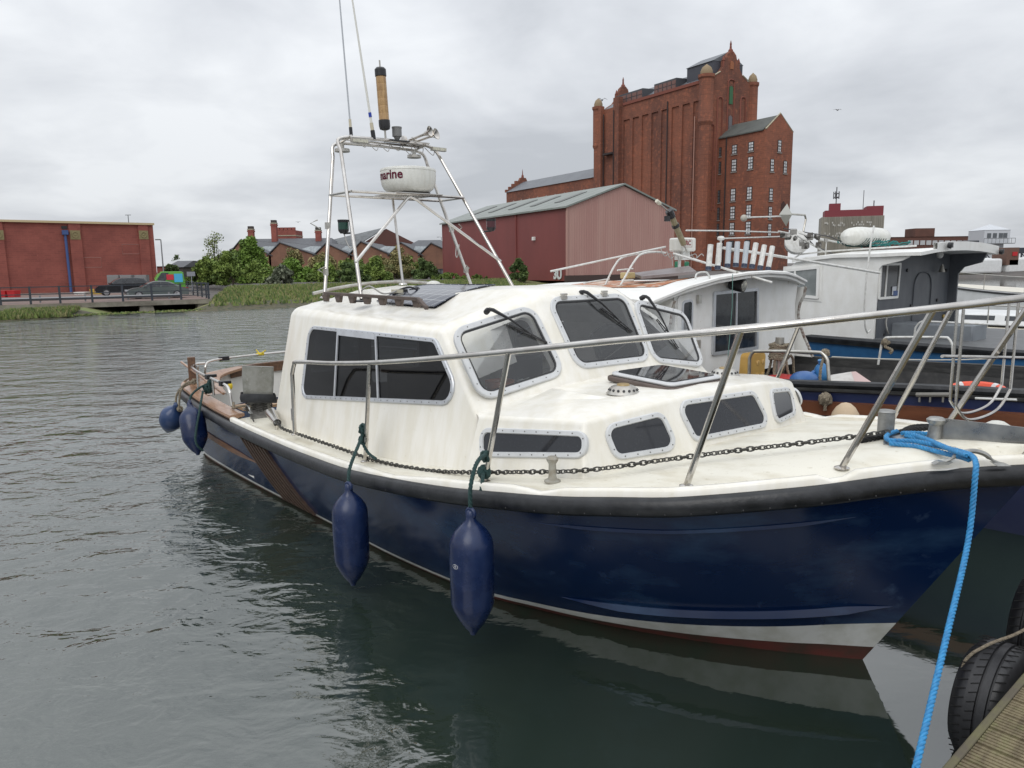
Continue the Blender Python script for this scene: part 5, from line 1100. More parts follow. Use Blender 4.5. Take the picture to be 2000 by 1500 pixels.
# ---- blue workboat
G3 = atZ(1700, 668, 1.05); B3 = Frame(G3.x, G3.y, -51)
BW = thing('workboat', 'bright blue workboat with white and slate grey wheelhouse, third boat of the raft', 'boat', B3, (-1, 1.4, 0), 'workboats rafted alongside')
WB['group'] = 'workboats rafted alongside'
nG = [(-4.2, 1.6, 1.35), (-3.2, .95, 1.22), (-2.2, .45, 1.12), (-1.2, .15, 1.06), (0, 0, 1.05), (1.0, -.07, 1.05), (1.9, -.05, 1.05), (3.2, .1, 1.06), (4.5, .5, 1.08), (5, 1.3, 1.1)]
fG = [(-4.2, 1.7, 1.35), (-3.2, 2.2, 1.22), (-2.2, 2.6, 1.12), (-1.2, 2.8, 1.06), (0, 2.9, 1.05), (1.0, 2.95, 1.05), (1.9, 2.9, 1.05), (3.2, 2.7, 1.06), (4.5, 2.2, 1.08), (5, 1.4, 1.1)]
simple_hull(BW, nG, fG, -.3, [bluehull], bands=[(0, 1.0), (.3, .99), (.6, .95), (9, .8)])
n3 = catmull(nG, 4); f3 = catmull(fG, 4)
b = MB(); b.sweep(n3, [(-.03, -.07), (.03, -.07), (.055, -.03), (.055, .01), (.03, .04), (-.03, .04)]); b.build('rubbing_strake', black_rub, BW)
b = MB(); b.grid([[a.lerp(c, t) + Vector((0, 0, .04)) for t in (0, .2, .5, .8, 1)] for a, c in zip(n3, f3)]); b.build('deck', greydeck, BW)
b = MB(); b.hexa([(-1.42, .14, 1.05), (0, .12, 1.05), (0, 2.47, 1.05), (-1.42, 2.3, 1.05)], [(-1.15, .14, 2.19), (0, .12, 2.26), (0, 2.47, 2.26), (-1.15, 2.3, 2.19)]); b.build('wheelhouse', wpaint, BW, smooth=None)
b = MB(); b.prism([(.004, .12, 1.05), (.004, 2.45, 1.05), (.004, 2.45, 2.26), (.004, .12, 2.26)], (.012, 0, 0)); b.build('aft_bulkhead', greywall, BW)
# side wing with a curved cut at the roof end, grey far wing
b = MB(); b.prism([(0, .07, 1.07), (0.02, .07, 2.05), (.06, .07, 2.10), (.32, .07, 2.16), (.40, .07, 2.20), (.44, .07, 2.26), (-1.15, .07, 2.20), (-1.6, .07, 1.88), (-1.42, .07, 1.07)], (0, .035, 0)); b.build('side_wing', wpaint, BW)
b = MB(); b.prism([(0, 2.46, 1.05), (.14, 2.46, 1.05), (.14, 2.46, 1.95), (.22, 2.46, 2.05), (.46, 2.46, 2.12), (.52, 2.46, 2.26), (0, 2.46, 2.26)], (0, .035, 0)); b.build('side_wing', greywall, BW)
b = MB(); rows = []
for p in (-1.25, -.6, 0, .35, .58): rows.append([Vector((p, q, 2.26 + .07 * (1 - ((q - 1.45) / 1.4) ** 2) + (.01 if p > 0 else 0) - (.06 if p < -1 else 0))) for q in (.02, .5, 1.0, 1.5, 2.0, 2.4, 2.75)])
b.grid(rows); b.grid([[p - Vector((0, 0, .045)) for p in r] for r in rows]); b.grid([rows[-1], [p - Vector((0, 0, .045)) for p in rows[-1]]]); b.grid([[r[0], r[0] - Vector((0, 0, .045))] for r in rows]); b.build('wheelhouse_roof', wpaint, BW, smooth=40)
b = MB(); b.grid([[p + Vector((.0, 0, t)) for t in (0, .08)] for p in rows[-1][1:]]); b.grid([[p + Vector((-.05, 0, t)) for t in (0, .08)] for p in rows[-1][1:]]); b.grid([[p + Vector((t, 0, .08)) for t in (0, -.05)] for p in rows[-1][1:]]); b.build('roof_coaming', wpaint, BW)
for q in (.75, 2.68):
    b = MB(); c = Vector((.62, q, 2.36 if q < 1 else 2.28)); b.lathe([(.04, 0), (.045, .04), (.02, .05)], c, (1, 0, -.2), 12); b.box(c + Vector((0, .09, 0)), (.03, .08, .07)); b.build('work_lamp', blackp, BW)
bc3 = Vector((-.6, 1.4, 1.6))
w3 = outward([(.016, .10, 2.13), (.016, .72, 2.13), (.016, .69, 1.63), (.016, .10, 1.63)], bc3); pane(BW, w3, .035, wpaint, darkglass, div=[.33] if w3[0][1] < .5 else [.67], t=.02)
w4 = [Vector(atv(B3, x_, y_, .078)) for x_, y_ in ((1536, 526), (1603, 519), (1601, 584), (1530, 577))]; w4 = outward(w4, bc3); w4 = [Vector(p) - Vector((0, .02, 0)) for p in w4]
b = MB(); b.prism([(p[0] + (.04 if p[0] > -1.2 else -.04), .06, p[2] + (.04 if p[2] > 1.85 else -.04)) for p in w4], (0, .008, 0)); b.build('window_surround', wpaint, BW)
pane(BW, w4, .04, wpaint, M('pale_window', (.20, .22, .22), .08, col2=(.30, .32, .32), vs=5, vf=.8), div=[.3], t=.02)
b = MB(); D_ = outward([(.016, 1.2, 1.98), (.016, 1.8, 1.98), (.016, 1.8, 1.1), (.016, 1.2, 1.1)], bc3); lp = rloop(D_, 0, .22, 5, .01); b.tube(lp, .008, 5, closed=True); b.build('door', greywall, BW)
b = MB(); b.ball(P2(1836, 497, p=.2, fr=B3), .05, .05, .06, 10, 6); b.build('dome_light', white_tube, BW)
# roof clutter
for (y, z, h_) in ((.55, 1.72, .16),): b = MB(); b.bx(.028, .036, y - .06, y + .06, z - .04, z + h_ - .08); b.build('notice', M('white_notice', (.6, .62, .66), .5), BW)
b = MB(); b.bx(.03, .045, .52, .64, 1.67, 1.74); b.build('blue_notice', M('blue_notice', (.05, .10, .25), .5), BW)
b = MB(); b.tube([(.10, 1.95, 2.10), (.10, 1.95, 2.03)], .012, 6); b.lathe([(.05, -.10), (.02, .0)], (.10, 1.95, 2.08), n=10); b.build('bell', M('dull_bell', (.3, .29, .26), .4, .7), BW)
for y_, z_ in ((.95, 2.02), (2.3, 2.0), (2.05, 1.55), (1.15, 1.5)): b = MB(); b.lathe([(.025, 0), (.025, .02)], (.016, y_, z_), (1, 0, 0), 10); b.build('bulkhead_fitting', blackp, BW)
b = MB(); b.tube(catmull([(.05, .36, 1.42), (.04, .34, 1.30), (.06, .36, 1.18), (.05, .42, 1.14), (.04, .38, 1.2)], 5), .012, 6); b.build('hook', steel_dull, BW)
def pole3(pts, r, p, nm='white_pole', m=white_tube, curve=False): return pole(pts, r, p, BW, m, nm, B3, curve)
pole3([(1707, 441), (1700, 480), (1692, 540), (1688, 600), (1690, 640), (1694, 650), (1700, 645)], .012, .02, 'boat_pole')
pole3([(1550, 505), (1562, 497), (1612, 491), (1790, 480)], .013, (-1.3, -1.3, -1.0, .3), 'roof_rail'); pole3([(1612, 502), (1614, 472), (1560, 455)], .011, -1.1, 'roof_rail'); pole3([(1556, 460), (1610, 492)], .013, -1.1, 'roof_rail'); pole3([(1520, 452), (1600, 466), (1660, 478)], .014, (-1.5, -1.2, -1.0), 'roof_rail')
pole3([(1530, 446), (1620, 462), (1650, 475)], .008, -1.4, 'roof_cable', blackp); pole3([(1570, 458), (1590, 480), (1625, 495)], .010, -1.2, 'roof_cable', blackp)
pole3([(1340, 450), (1430, 451), (1520, 454)], .010, -1.7); pole3([(1408, 466), (1470, 464), (1525, 462)], .010, -1.7); pole3([(1452, 425), (1540, 422)], .011, -1.5)
pole3([(1545, 418), (1572, 420), (1574, 428), (1569, 452)], .016, -1.5, 'mast_crook', steel_dull)
b = MB(); c = P2(1535, 420, p=-1.5, fr=B3)
for sg in (1, -1): b.add([c + Vector((0, .16, 0)), c + Vector((0, .02, .17 * sg)), c + Vector((0, -.19, 0)), c + Vector((.10, 0, 0)), c + Vector((-.10, 0, 0))], [(0, 1, 3), (1, 2, 3), (0, 1, 4), (1, 2, 4)])
b.build('radar_reflector', M('reflector_alu', (.42, .42, .38), .4, .6), BW)
b = MB(); c = P2(1453, 426, p=-1.5, fr=B3); b.ball(c, .05, .05, .05, 8, 6); b.build('anemometer', M('weathered_cap', (.4, .38, .33), .5), BW)
b = MB(); c = P2(1556, 474, p=-1.35, fr=B3); b.lathe([(.0, -.13), (.10, -.12), (.17, -.06), (.18, .0), (.18, .05), (.12, .05)], c, (.5, -.6, .3), 24); b.mat(1); b.lathe([(.165, .03), (.05, .02)], c, (.5, -.6, .3), 24); b.build('horn_speaker', [white_tube, M('grey_cone', (.12, .12, .12), .5)], BW)
b = MB()
random.seed(11)
for k in range(10):
    c = P2(1530 + 9 * k + random.uniform(-4, 4), 455 + 2.2 * k + random.uniform(-8, 14), p=-1.25 + .03 * k, fr=B3); b = MB(); b.box(c, (random.uniform(.03, .09), random.uniform(.05, .12), random.uniform(.04, .09)), rz=random.random(), rx=random.random()); b.build('winch_gear', [M('scuffed_gear', (.35, .34, .32), .5, .3, col2=(.04, .035, .03), vs=9, vf=.95, lo=.45, hi=.55)], BW)
LR = thing('liferaft', 'white liferaft canister with black netting on the roof of the blue workboat', 'liferaft', B3, (-.55, 1.1, 2.36))
b = MB(); c = Vector((-.62, .95, 2.50)); b.grid([[c + Vector((s_ * .0 + .21 * math.cos(a) * k_, (j - 4) * .125, .14 * math.sin(a) * k_ + .02)) for a in [i * math.pi / 8 for i in range(16)]] for j, k_ in zip((-.35, 0, 1, 2, 3, 4, 4.6, 5, 6, 7, 8, 8.35), (.02, .62, .93, 1.0, 1.03, 1.0, .9, 1.0, 1.03, 1.0, .62, .02)) for s_ in (1,)], True)
o = b.build('canister', radw, LR, smooth=50)
b = MB()
for j in range(9): b.tube([c + Vector((.216 * math.cos(a), (j - 5) * .075, .146 * math.sin(a) + .02)) for a in [math.pi * .93 + i * math.pi / 14 for i in range(15)] + []], .005, 4)
for i in range(6): a = math.pi + .1 + i * .28; b.tube([c + Vector((.217 * math.cos(a + .1 * math.sin(t * 2)), t, .146 * math.sin(a) + .02)) for t in [-.4 + .1 * q for q in range(9)]], .005, 4)
b.build('net', M('dark_net', (.02, .05, .045), .8), LR)
b = MB()
for k in range(40): a_ = Vector((random.uniform(-.9, -.2), random.uniform(.55, 1.6), 2.37 + random.random() * .06)); b.tube(catmull([a_, a_ + Vector((random.uniform(-.1, .1), random.uniform(-.1, .1), .03)), a_ + Vector((random.uniform(-.15, .15), random.uniform(-.15, .15), 0))], 3), .008, 4)
Tg(b, 'fishing_net', M('teal_net', (.02, .16, .15), .8), 'teal netting heaped under the liferaft on the wheelhouse roof', 'net', fr=B3)
# deck furniture of the blue boat
def h3(pts, q=None, p=None, m=white_tube, r=.013, nm='deck_rail'): return hoop2(pts, p, m, r, BW, nm, B3, q)
h3([(1785, 660), (1788, 640), (1798, 629), (1815, 628), (1900, 632), (2010, 637), (2020, 660)], q=.25)
h3([(1752, 652), (1758, 636), (1770, 628), (1800, 627), (1890, 632), (1896, 650)], q=1.6, m=blackp)
b = MB(); A_ = [P2(1738, 665, q=.6, fr=B3), P2(1898, 672, q=.6, fr=B3)]; b.hexa([A_[0], A_[1], A_[1] + Vector((0, .5, 0)), A_[0] + Vector((0, .5, 0))], [p + Vector((0, 0, .25)) for p in (A_[0], A_[1], A_[1] + Vector((0, .5, 0)), A_[0] + Vector((0, .5, 0)))])
o = b.build('engine_box', M('light_grey_paint', (.20, .22, .24), .5, col2=(.14, .15, .17), vs=5, vf=.6), BW); bevel(o, .02, 2)
b = MB(); c = P2(1841, 618, p=.2, fr=B3); b.lathe([(.03, 0), (.032, .02), (.015, .025)], c, (1, 0, 0), 12); b.build('brass_fitting', M('brass', (.45, .32, .10), .35, .9), BW)
b = MB(); A_ = P2(1707, 640, q=.35, fr=B3); b.tube([A_, P2(1727, 655, q=.35, fr=B3)], .02, 6); b.build('deck_pipe', blackp, BW)
# ---- white boats beyond
def far_boat(name, label, fr, L_, beam, h, wl, cabin, mats, rails=True, roof=None, extra=None):
    T_ = thing(name, label, 'boat', fr, (0, 0, 0), 'white boats moored beyond the raft')
    n_ = [(-L_ / 2, 0.02, h * 1.25), (-L_ * .36, -beam * .28, h * 1.15), (-L_ * .2, -beam * .44, h * 1.06), (0, -beam * .5, h), (L_ * .25, -beam * .5, h * .97), (L_ / 2, -beam * .42, h)]
    f_ = [(p[0], -p[1] + .03, p[2]) for p in n_]
    simple_hull(T_, n_, f_, -.2, [mats[0], mats[0]], bands=[(0, 1), (h * .35, .98), (h * .8, .88), (9, .7)])
    a_, c_ = catmull(n_, 4), catmull(f_, 4); b = MB(); b.grid([[p.lerp(q, t) + Vector((0, 0, .01)) for t in (0, .5, 1)] for p, q in zip(a_, c_)]); b.build('deck', mats[1], T_)
    b = MB(); b.tube([p + Vector((0, -.01, -.06)) for p in a_], .03, 6); b.build('rubbing_strake', mats[2], T_)
    for (x0, x1, y, z0, z1, nm) in cabin:
        b = MB(); b.hexa([(x0, -y, z0), (x1, -y, z0), (x1, y, z0), (x0, y, z0)], [(x0 + (z1 - z0) * .35, -y * .86, z1), (x1 - (z1 - z0) * .1, -y * .86, z1), (x1 - (z1 - z0) * .1, y * .86, z1), (x0 + (z1 - z0) * .35, y * .86, z1)]); o = b.build(nm, mats[0], T_); bevel(o, .04, 2)
        for k in range(3):
            xa = x0 + (x1 - x0) * (.22 + .25 * k); xb = xa + (x1 - x0) * .19; za, zb_ = z0 + (z1 - z0) * .42, z0 + (z1 - z0) * .82
            yy = lambda z: -(y - y * .14 * (z - z0) / (z1 - z0)); b = MB(); b.hexa([(xa, yy(za) - .004, za), (xb, yy(za) - .004, za), (xb, yy(zb_) - .004, zb_), (xa, yy(zb_) - .004, zb_)], [(xa, yy(za) + .02, za), (xb, yy(za) + .02, za), (xb, yy(zb_) + .02, zb_), (xa, yy(zb_) + .02, zb_)]); b.build('window', darkglass, T_)
    if rails:
        for i in range(0, len(a_), 3): b = MB(); b.tube([a_[i] + Vector((0, .05, 0)), a_[i] + Vector((0, .05, .45))], .012, 5); b.build('stanchion', steel_dull, T_)
        b = MB(); b.tube([p + Vector((0, .05, .45)) for p in a_], .012, 5); b.build('guard_rail', steel_dull, T_)
    if extra: extra(T_)
    return T_
creamh = M('cream_hull', (.66, .62, .52), .4, col2=(.5, .46, .38), vs=3, vf=.5); whiteh = M('white_hull', (.68, .69, .69), .35, col2=(.55, .55, .54), vs=3, vf=.5)
g = atZ(1960, 655, .9); FB1 = Frame(g.x + 1.6, g.y + 2.6, -42)
far_boat('motorboat', 'long white boat with low cabin directly beyond the blue workboat deck', FB1, 8.5, 2.4, .85, 0, [(-1.8, 1.0, .8, .9, 1.12, 'cabin')], [whiteh, creamh, M('thin_navy_stripe', (.03, .05, .12), .5)])
FB2 = Frame(g.x + 8.6, g.y + 9.0, -52)
def extra2(T_):
    b = MB(); b.hexa([(1.0, -.9, 2.15), (2.3, -.9, 2.15), (2.3, .9, 2.15), (1.0, .9, 2.15)], [(1.2, -.8, 2.45), (2.2, -.8, 2.45), (2.2, .8, 2.45), (1.2, .8, 2.45)]); o = b.build('flybridge_canopy', M('red_canvas', (.42, .05, .05), .7), T_); bevel(o, .1, 2)
far_boat('motorboat', 'tall white motorboat with red canvas top at the right edge', FB2, 9, 3.2, 1.15, 0, [(-.6, 3.4, 1.1, 1.2, 2.1, 'cabin')], [whiteh, creamh, blackp], extra=extra2)
g5 = atZ(1900, 600, .6); FB3 = Frame(g5.x + 1.5, g5.y + .6, -30)
far_boat('sailing_boat', 'low cream hull moored farthest out between the grey wheelhouse and the right edge', FB3, 8, 2.2, .55, 0, [(-1.6, 1.2, .6, .6, .8, 'coachroof')], [creamh, whiteh, M('thin_red_stripe', (.3, .04, .03), .5)], rails=False)
# ================================================================== the far bank
brick_r = M('red_brick', (.285, .088, .068), .85, col2=(.21, .062, .05), vs=.7, vf=.8, col3=(.33, .12, .09), vs3=6, lo3=.6, hi3=.85, bump=.01, bs=12)
brick_m = M('mill_brick', (.235, .088, .053), .88, col2=(.12, .052, .038), vs=.14, vf=.9, stretch=(1, 1, .35), col3=(.38, .13, .07), vs3=1.6, lo3=.52, hi3=.8)
def add_courses(m, amt=.35, s=1.0):
    nt = m.node_tree; b_ = nt.nodes['Principled BSDF']; t_ = nt.nodes.new('ShaderNodeTexCoord'); mp = nt.nodes.new('ShaderNodeMapping'); mp.inputs['Rotation'].default_value = (math.pi / 2, 0, 0); nt.links.new(t_.outputs['Object'], mp.inputs[0])
    sx = nt.nodes.new('ShaderNodeSeparateXYZ'); nt.links.new(t_.outputs['Object'], sx.inputs[0]); cb = nt.nodes.new('ShaderNodeCombineXYZ'); ad = nt.nodes.new('ShaderNodeMath'); ad.operation = 'ADD'
    nt.links.new(sx.outputs[0], ad.inputs[0]); nt.links.new(sx.outputs[1], ad.inputs[1]); nt.links.new(ad.outputs[0], cb.inputs[0]); nt.links.new(sx.outputs[2], cb.inputs[1])
    br = nt.nodes.new('ShaderNodeTexBrick'); br.inputs['Scale'].default_value = 1; br.inputs['Brick Width'].default_value = .46 * s; br.inputs['Row Height'].default_value = .15 * s; br.inputs['Mortar Size'].default_value = .018 * s; br.inputs['Color1'].default_value = (1, 1, 1, 1); br.inputs['Color2'].default_value = (.72, .72, .72, 1); br.inputs['Mortar'].default_value = (1.15, 1.1, 1.05, 1); br.inputs['Bias'].default_value = -.2
    nt.links.new(cb.outputs[0], br.inputs[0]); mx = nt.nodes.new('ShaderNodeMixRGB'); mx.blend_type = 'MULTIPLY'; mx.inputs[0].default_value = amt
    src = b_.inputs['Base Color'].links[0].from_socket; nt.links.new(src, mx.inputs[1]); nt.links.new(br.outputs[0], mx.inputs[2]); nt.links.new(mx.outputs[0], b_.inputs['Base Color'])
add_courses(brick_r, .6); add_courses(brick_m, .75, 2.2)
stone = M('pale_stone', (.42, .38, .28), .8, col2=(.3, .27, .2), vs=2, vf=.7); slate = M('slate_roof', (.085, .09, .10), .6, col2=(.06, .062, .07), vs=1.5, vf=.8, stretch=(1, 1, 3))
concrete = M('weathered_concrete', (.26, .24, .20), .85, col2=(.14, .125, .10), vs=1.5, vf=.9, col3=(.09, .085, .07), vs3=5, lo3=.6, hi3=.8)
darksteel = M('dark_steel', (.035, .042, .055), .5); galvrail = M('galvanised_rail', (.24, .25, .26), .45, .4, col2=(.24, .24, .24), vs=2, vf=.6)
asph = M('asphalt', (.09, .085, .08), .9, col2=(.13, .11, .10), vs=.6, vf=.7)
grassm = M('bank_grass', (.15, .19, .06), .95, col2=(.23, .21, .10), vs=.9, vf=.8, col3=(.09, .11, .04), vs3=3.5, lo3=.5, hi3=.7, bump=.05, bs=3)
mudm = M('mud_bank', (.085, .072, .045), .8, col2=(.085, .08, .035), vs=1.2, vf=.8, col3=(.035, .045, .02), vs3=4, lo3=.5, hi3=.62, bump=.06, bs=4)
# land: one sheet beyond the shoreline, reaching the horizon
shore = [(-140, 16), (-60, 25.5), (-23.2, 33.2), (-20.5, 36.4), (-16, 39.4), (-12.6, 41.8), (-8, 44.5), (-3, 49), (4, 58), (14, 66), (24, 82), (38, 92), (52, 96), (70, 84), (140, 60), (900, 20)]
def offs(k, p): return (p[0] + (-.25 if p[0] < 20 else 0) * k, p[1] + k)
prof_ = [(-3, -.8), (0, -.02), (.8, .18), (2.2, .34), (4.5, .52), (9, .85), (14, .95), (60, 1.0), (3500, 1.0)]
rows = [[Vector((*offs(k, p), z + (.06 * noise.noise(Vector((p[0] * .7, k, 0))) if 0 < k < 12 else 0))) for p in [Vector((a, b_, 0)) for a, b_ in shore]] for k, z in prof_]
def lowz(p, k, z):
    if p.x < -20.8 and k < 40: return min(z, .30)
    if p.x < -17.0 and k < 40: return min(z, -.03) if k > .5 else min(z, .0)
    if p.x > 20 and k > 0: return .35 if k < 8 else .85
    return z
fine_ = []
sh2 = []
for i in range(len(shore) - 1):
    a, c = Vector((*shore[i], 0)), Vector((*shore[i + 1], 0)); n_ = max(1, int((c - a).length / 1.2)) if abs(a.x) < 60 else 2
    for k in range(n_): sh2.append(a.lerp(c, k / n_))
sh2.append(Vector((*shore[-1], 0)))
rows = [[Vector((p.x - (.25 * k if p.x < 20 else 0), p.y + k, lowz(p, k, z) + (.10 * noise.noise(Vector((p.x * .5, p.y * .5, k))) if 0 <= k < 12 else 0))) for p in sh2] for k, z in prof_]
ci = next(i for i, p in enumerate(sh2) if p.x > 5)
b = MB(); b.grid([r[:ci + 1] for r in rows[:4]]); b.mat(1); b.grid([r[:ci + 1] for r in rows[3:7]]); b.mat(2); b.grid([r[:ci + 1] for r in rows[6:]]); b.grid([r[ci:] for r in rows]); tag(b.build('ground', [mudm, grassm, asph], None, W, org=(0, 0, 0)), kind='structure')
# tufts of grass on the bank
gl = [M('grass_blade_a', (.17, .22, .06), .8), M('grass_blade_b', (.26, .25, .11), .8), M('grass_blade_c', (.10, .15, .045), .8)]
b = MB(); random.seed(3)
def landz(k):
    for i in range(len(prof_) - 1):
        if prof_[i][0] <= k <= prof_[i + 1][0]: t_ = (k - prof_[i][0]) / (prof_[i + 1][0] - prof_[i][0]); return prof_[i][1] * (1 - t_) + prof_[i + 1][1] * t_
    return .9
vis = [p for p in sh2 if -30 < p.x < 3]
for _ in range(30000):
    i = random.randrange(len(vis) - 1); p = vis[i].lerp(vis[i + 1], random.random()); left = p.x < -16.2
    k = random.uniform(.25, 2.0) if left else random.uniform(1.0, 13) ** 1.0
    if not left and k < 2.3 and random.random() < .7: continue
    if left and p.x > -21.2 and (random.random() < .75 or k > 1.0): continue
    q = Vector((p.x - .25 * k, p.y + k, landz(k) if not left else (min(landz(k), .28) if p.x < -21.2 else .04))); hh = random.uniform(.10, .26) * (1.1 if not left else (1.1 if p.x < -21.2 else .45)); a = random.uniform(0, 6.28); w = random.uniform(.05, .14); d_ = Vector((math.cos(a) * w, math.sin(a) * w, 0))
    b.mat(0 if random.random() < .45 + .4 * noise.noise(q * .4) else (1 if random.random() < .5 else 2)); b.add([q - d_, q + d_, q + d_ * .3 + Vector((random.uniform(-.1, .1), 0, hh))], [(0, 1, 2)])
tag(b.build('grass', gl, None, W, org=(0, 40, 0), recalc=False, smooth=None), 'long rough grass growing along the far bank of the dock', 'grass', kind='stuff')
# stones and litter at the tide line
b = MB()
for _ in range(260):
    i = random.randrange(len(vis) - 1); p = vis[i].lerp(vis[i + 1], random.random()); k = random.uniform(.1, 1.7); s_ = random.uniform(.03, .10); b.mat(0 if random.random() < .9 else 1)
    if -20.9 < p.x < -16.8: continue; b.ball((p.x - .25 * k, p.y + k, landz(k) + .03), s_, s_ * .8, s_ * .6, 6, 4)
tag(b.build('shore_stones', [M('shore_stone', (.16, .14, .11), .9), M('pale_litter', (.36, .34, .29), .8)], None, W, org=(0, 40, 0)), 'scattered stones and debris along the muddy tide line', 'stones', kind='stuff')

# quay deck with piers ------------------------------------------------
QA, QB = atZ(-40, 603, .42), atZ(421, 588, .42); QA = Vector((QA.x, QA.y, 0)); QB = Vector((QB.x, QB.y, 0)); qd_ = (QB - QA).normalized(); qn = Vector((-qd_.y, qd_.x, 0))
QF = Frame(QA.x, QA.y, math.degrees(math.atan2(qd_.y, qd_.x))); QL = (QB - QA).length
QD = thing('quay', 'concrete quay deck on squat piers in front of the red brick shed', 'quay', QF, (QL / 2, 4, .1))
b = MB(); b.bx(-40, QL, 0, 26, .30, .55); b.build('deck_slab', concrete, QD)
b = MB(); b.bx(-40, QL - .1, .02, 25.9, .551, .556); b.build('deck_surface', M('red_brown_paving', (.20, .135, .115), .9, col2=(.13, .10, .09), vs=1, vf=.7), QD)
for x in [QL - .6 - 2.95 * k for k in range(6)]:
    b = MB(); b.hexa([(x - .45, .05, -.4), (x + .45, .05, -.4), (x + .4, 1.2, -.4), (x - .4, 1.2, -.4)], [(x - .32, .12, .3), (x + .32, .12, .3), (x + .32, 1.2, .3), (x - .32, 1.2, .3)]); b.build('pier', concrete, QD)
b = MB(); b.bx(-40, QL - .3, 2.6, 2.7, -.2, .3); b.build('back_wall', M('shadowed_rubble', (.04, .035, .03), .9, col2=(.02, .018, .016), vs=3, vf=.8), QD)  # shade of the void under the deck is put into this colour
def qx(px):   # distance along the quay edge under an image column
    r = ray(px, 590); t_ = (QA.x * qn.x + QA.y * qn.y) / (r.x * qn.x + r.y * qn.y); P = r * t_; return (Vector((P.x, P.y, 0)) - QA).dot(qd_)
FN = thing('railing', 'dark painted post and rail fence along the quay edge', 'railing', QF, (QL / 2, .1, .55))
posts = [qx(p) for p in (-58, 1, 60, 118, 181, 241, 298, 355, 409)]
for x in posts:
    b = MB(); b.box((x, .1, 1.0), (.10, .10, .92)); b.build('post', darksteel, FN)
for z in (1.42, 1.05, .78):
    b = MB(); b.bx(posts[0] - 6, QL - .25, .09, .12, z - .022, z + .022); b.build('rail', darksteel, FN)
F2 = thing('railing', 'dark railing closing the end of the quay beside the grass', 'railing', QF, (QL - .25, 4, .55))
for y in (1.5, 3.2, 5.0, 7.0, 9.5):
    b = MB(); b.box((QL - .25, y, 1.0), (.08, .08, .92)); b.build('post', darksteel, F2)
for z in (1.42, 1.05, .78): b = MB(); b.bx(QL - .27, QL - .23, .2, 10, z - .02, z + .02); b.build('rail', darksteel, F2)
CBR = thing('crash_barrier', 'galvanised crash barrier running behind the quay railing', 'barrier', QF, (QL / 2, 1.9, .55))
b = MB(); b.v = []; prof4 = [(0, .66), (.05, .71), (0, .75), (.05, .79), (0, .84)]; b.add([(x, 1.9 - y, z) for x in (-30, QL - 1.6) for y, z in prof4], [(k, k + 1, k + 6, k + 5) for k in range(4)]); b.build('beam', galvrail, CBR)
for k in range(14): b = MB(); b.box((QL - 2.2 - 2.1 * k, 1.97, .75), (.08, .1, .4)); b.build('post', galvrail, CBR)

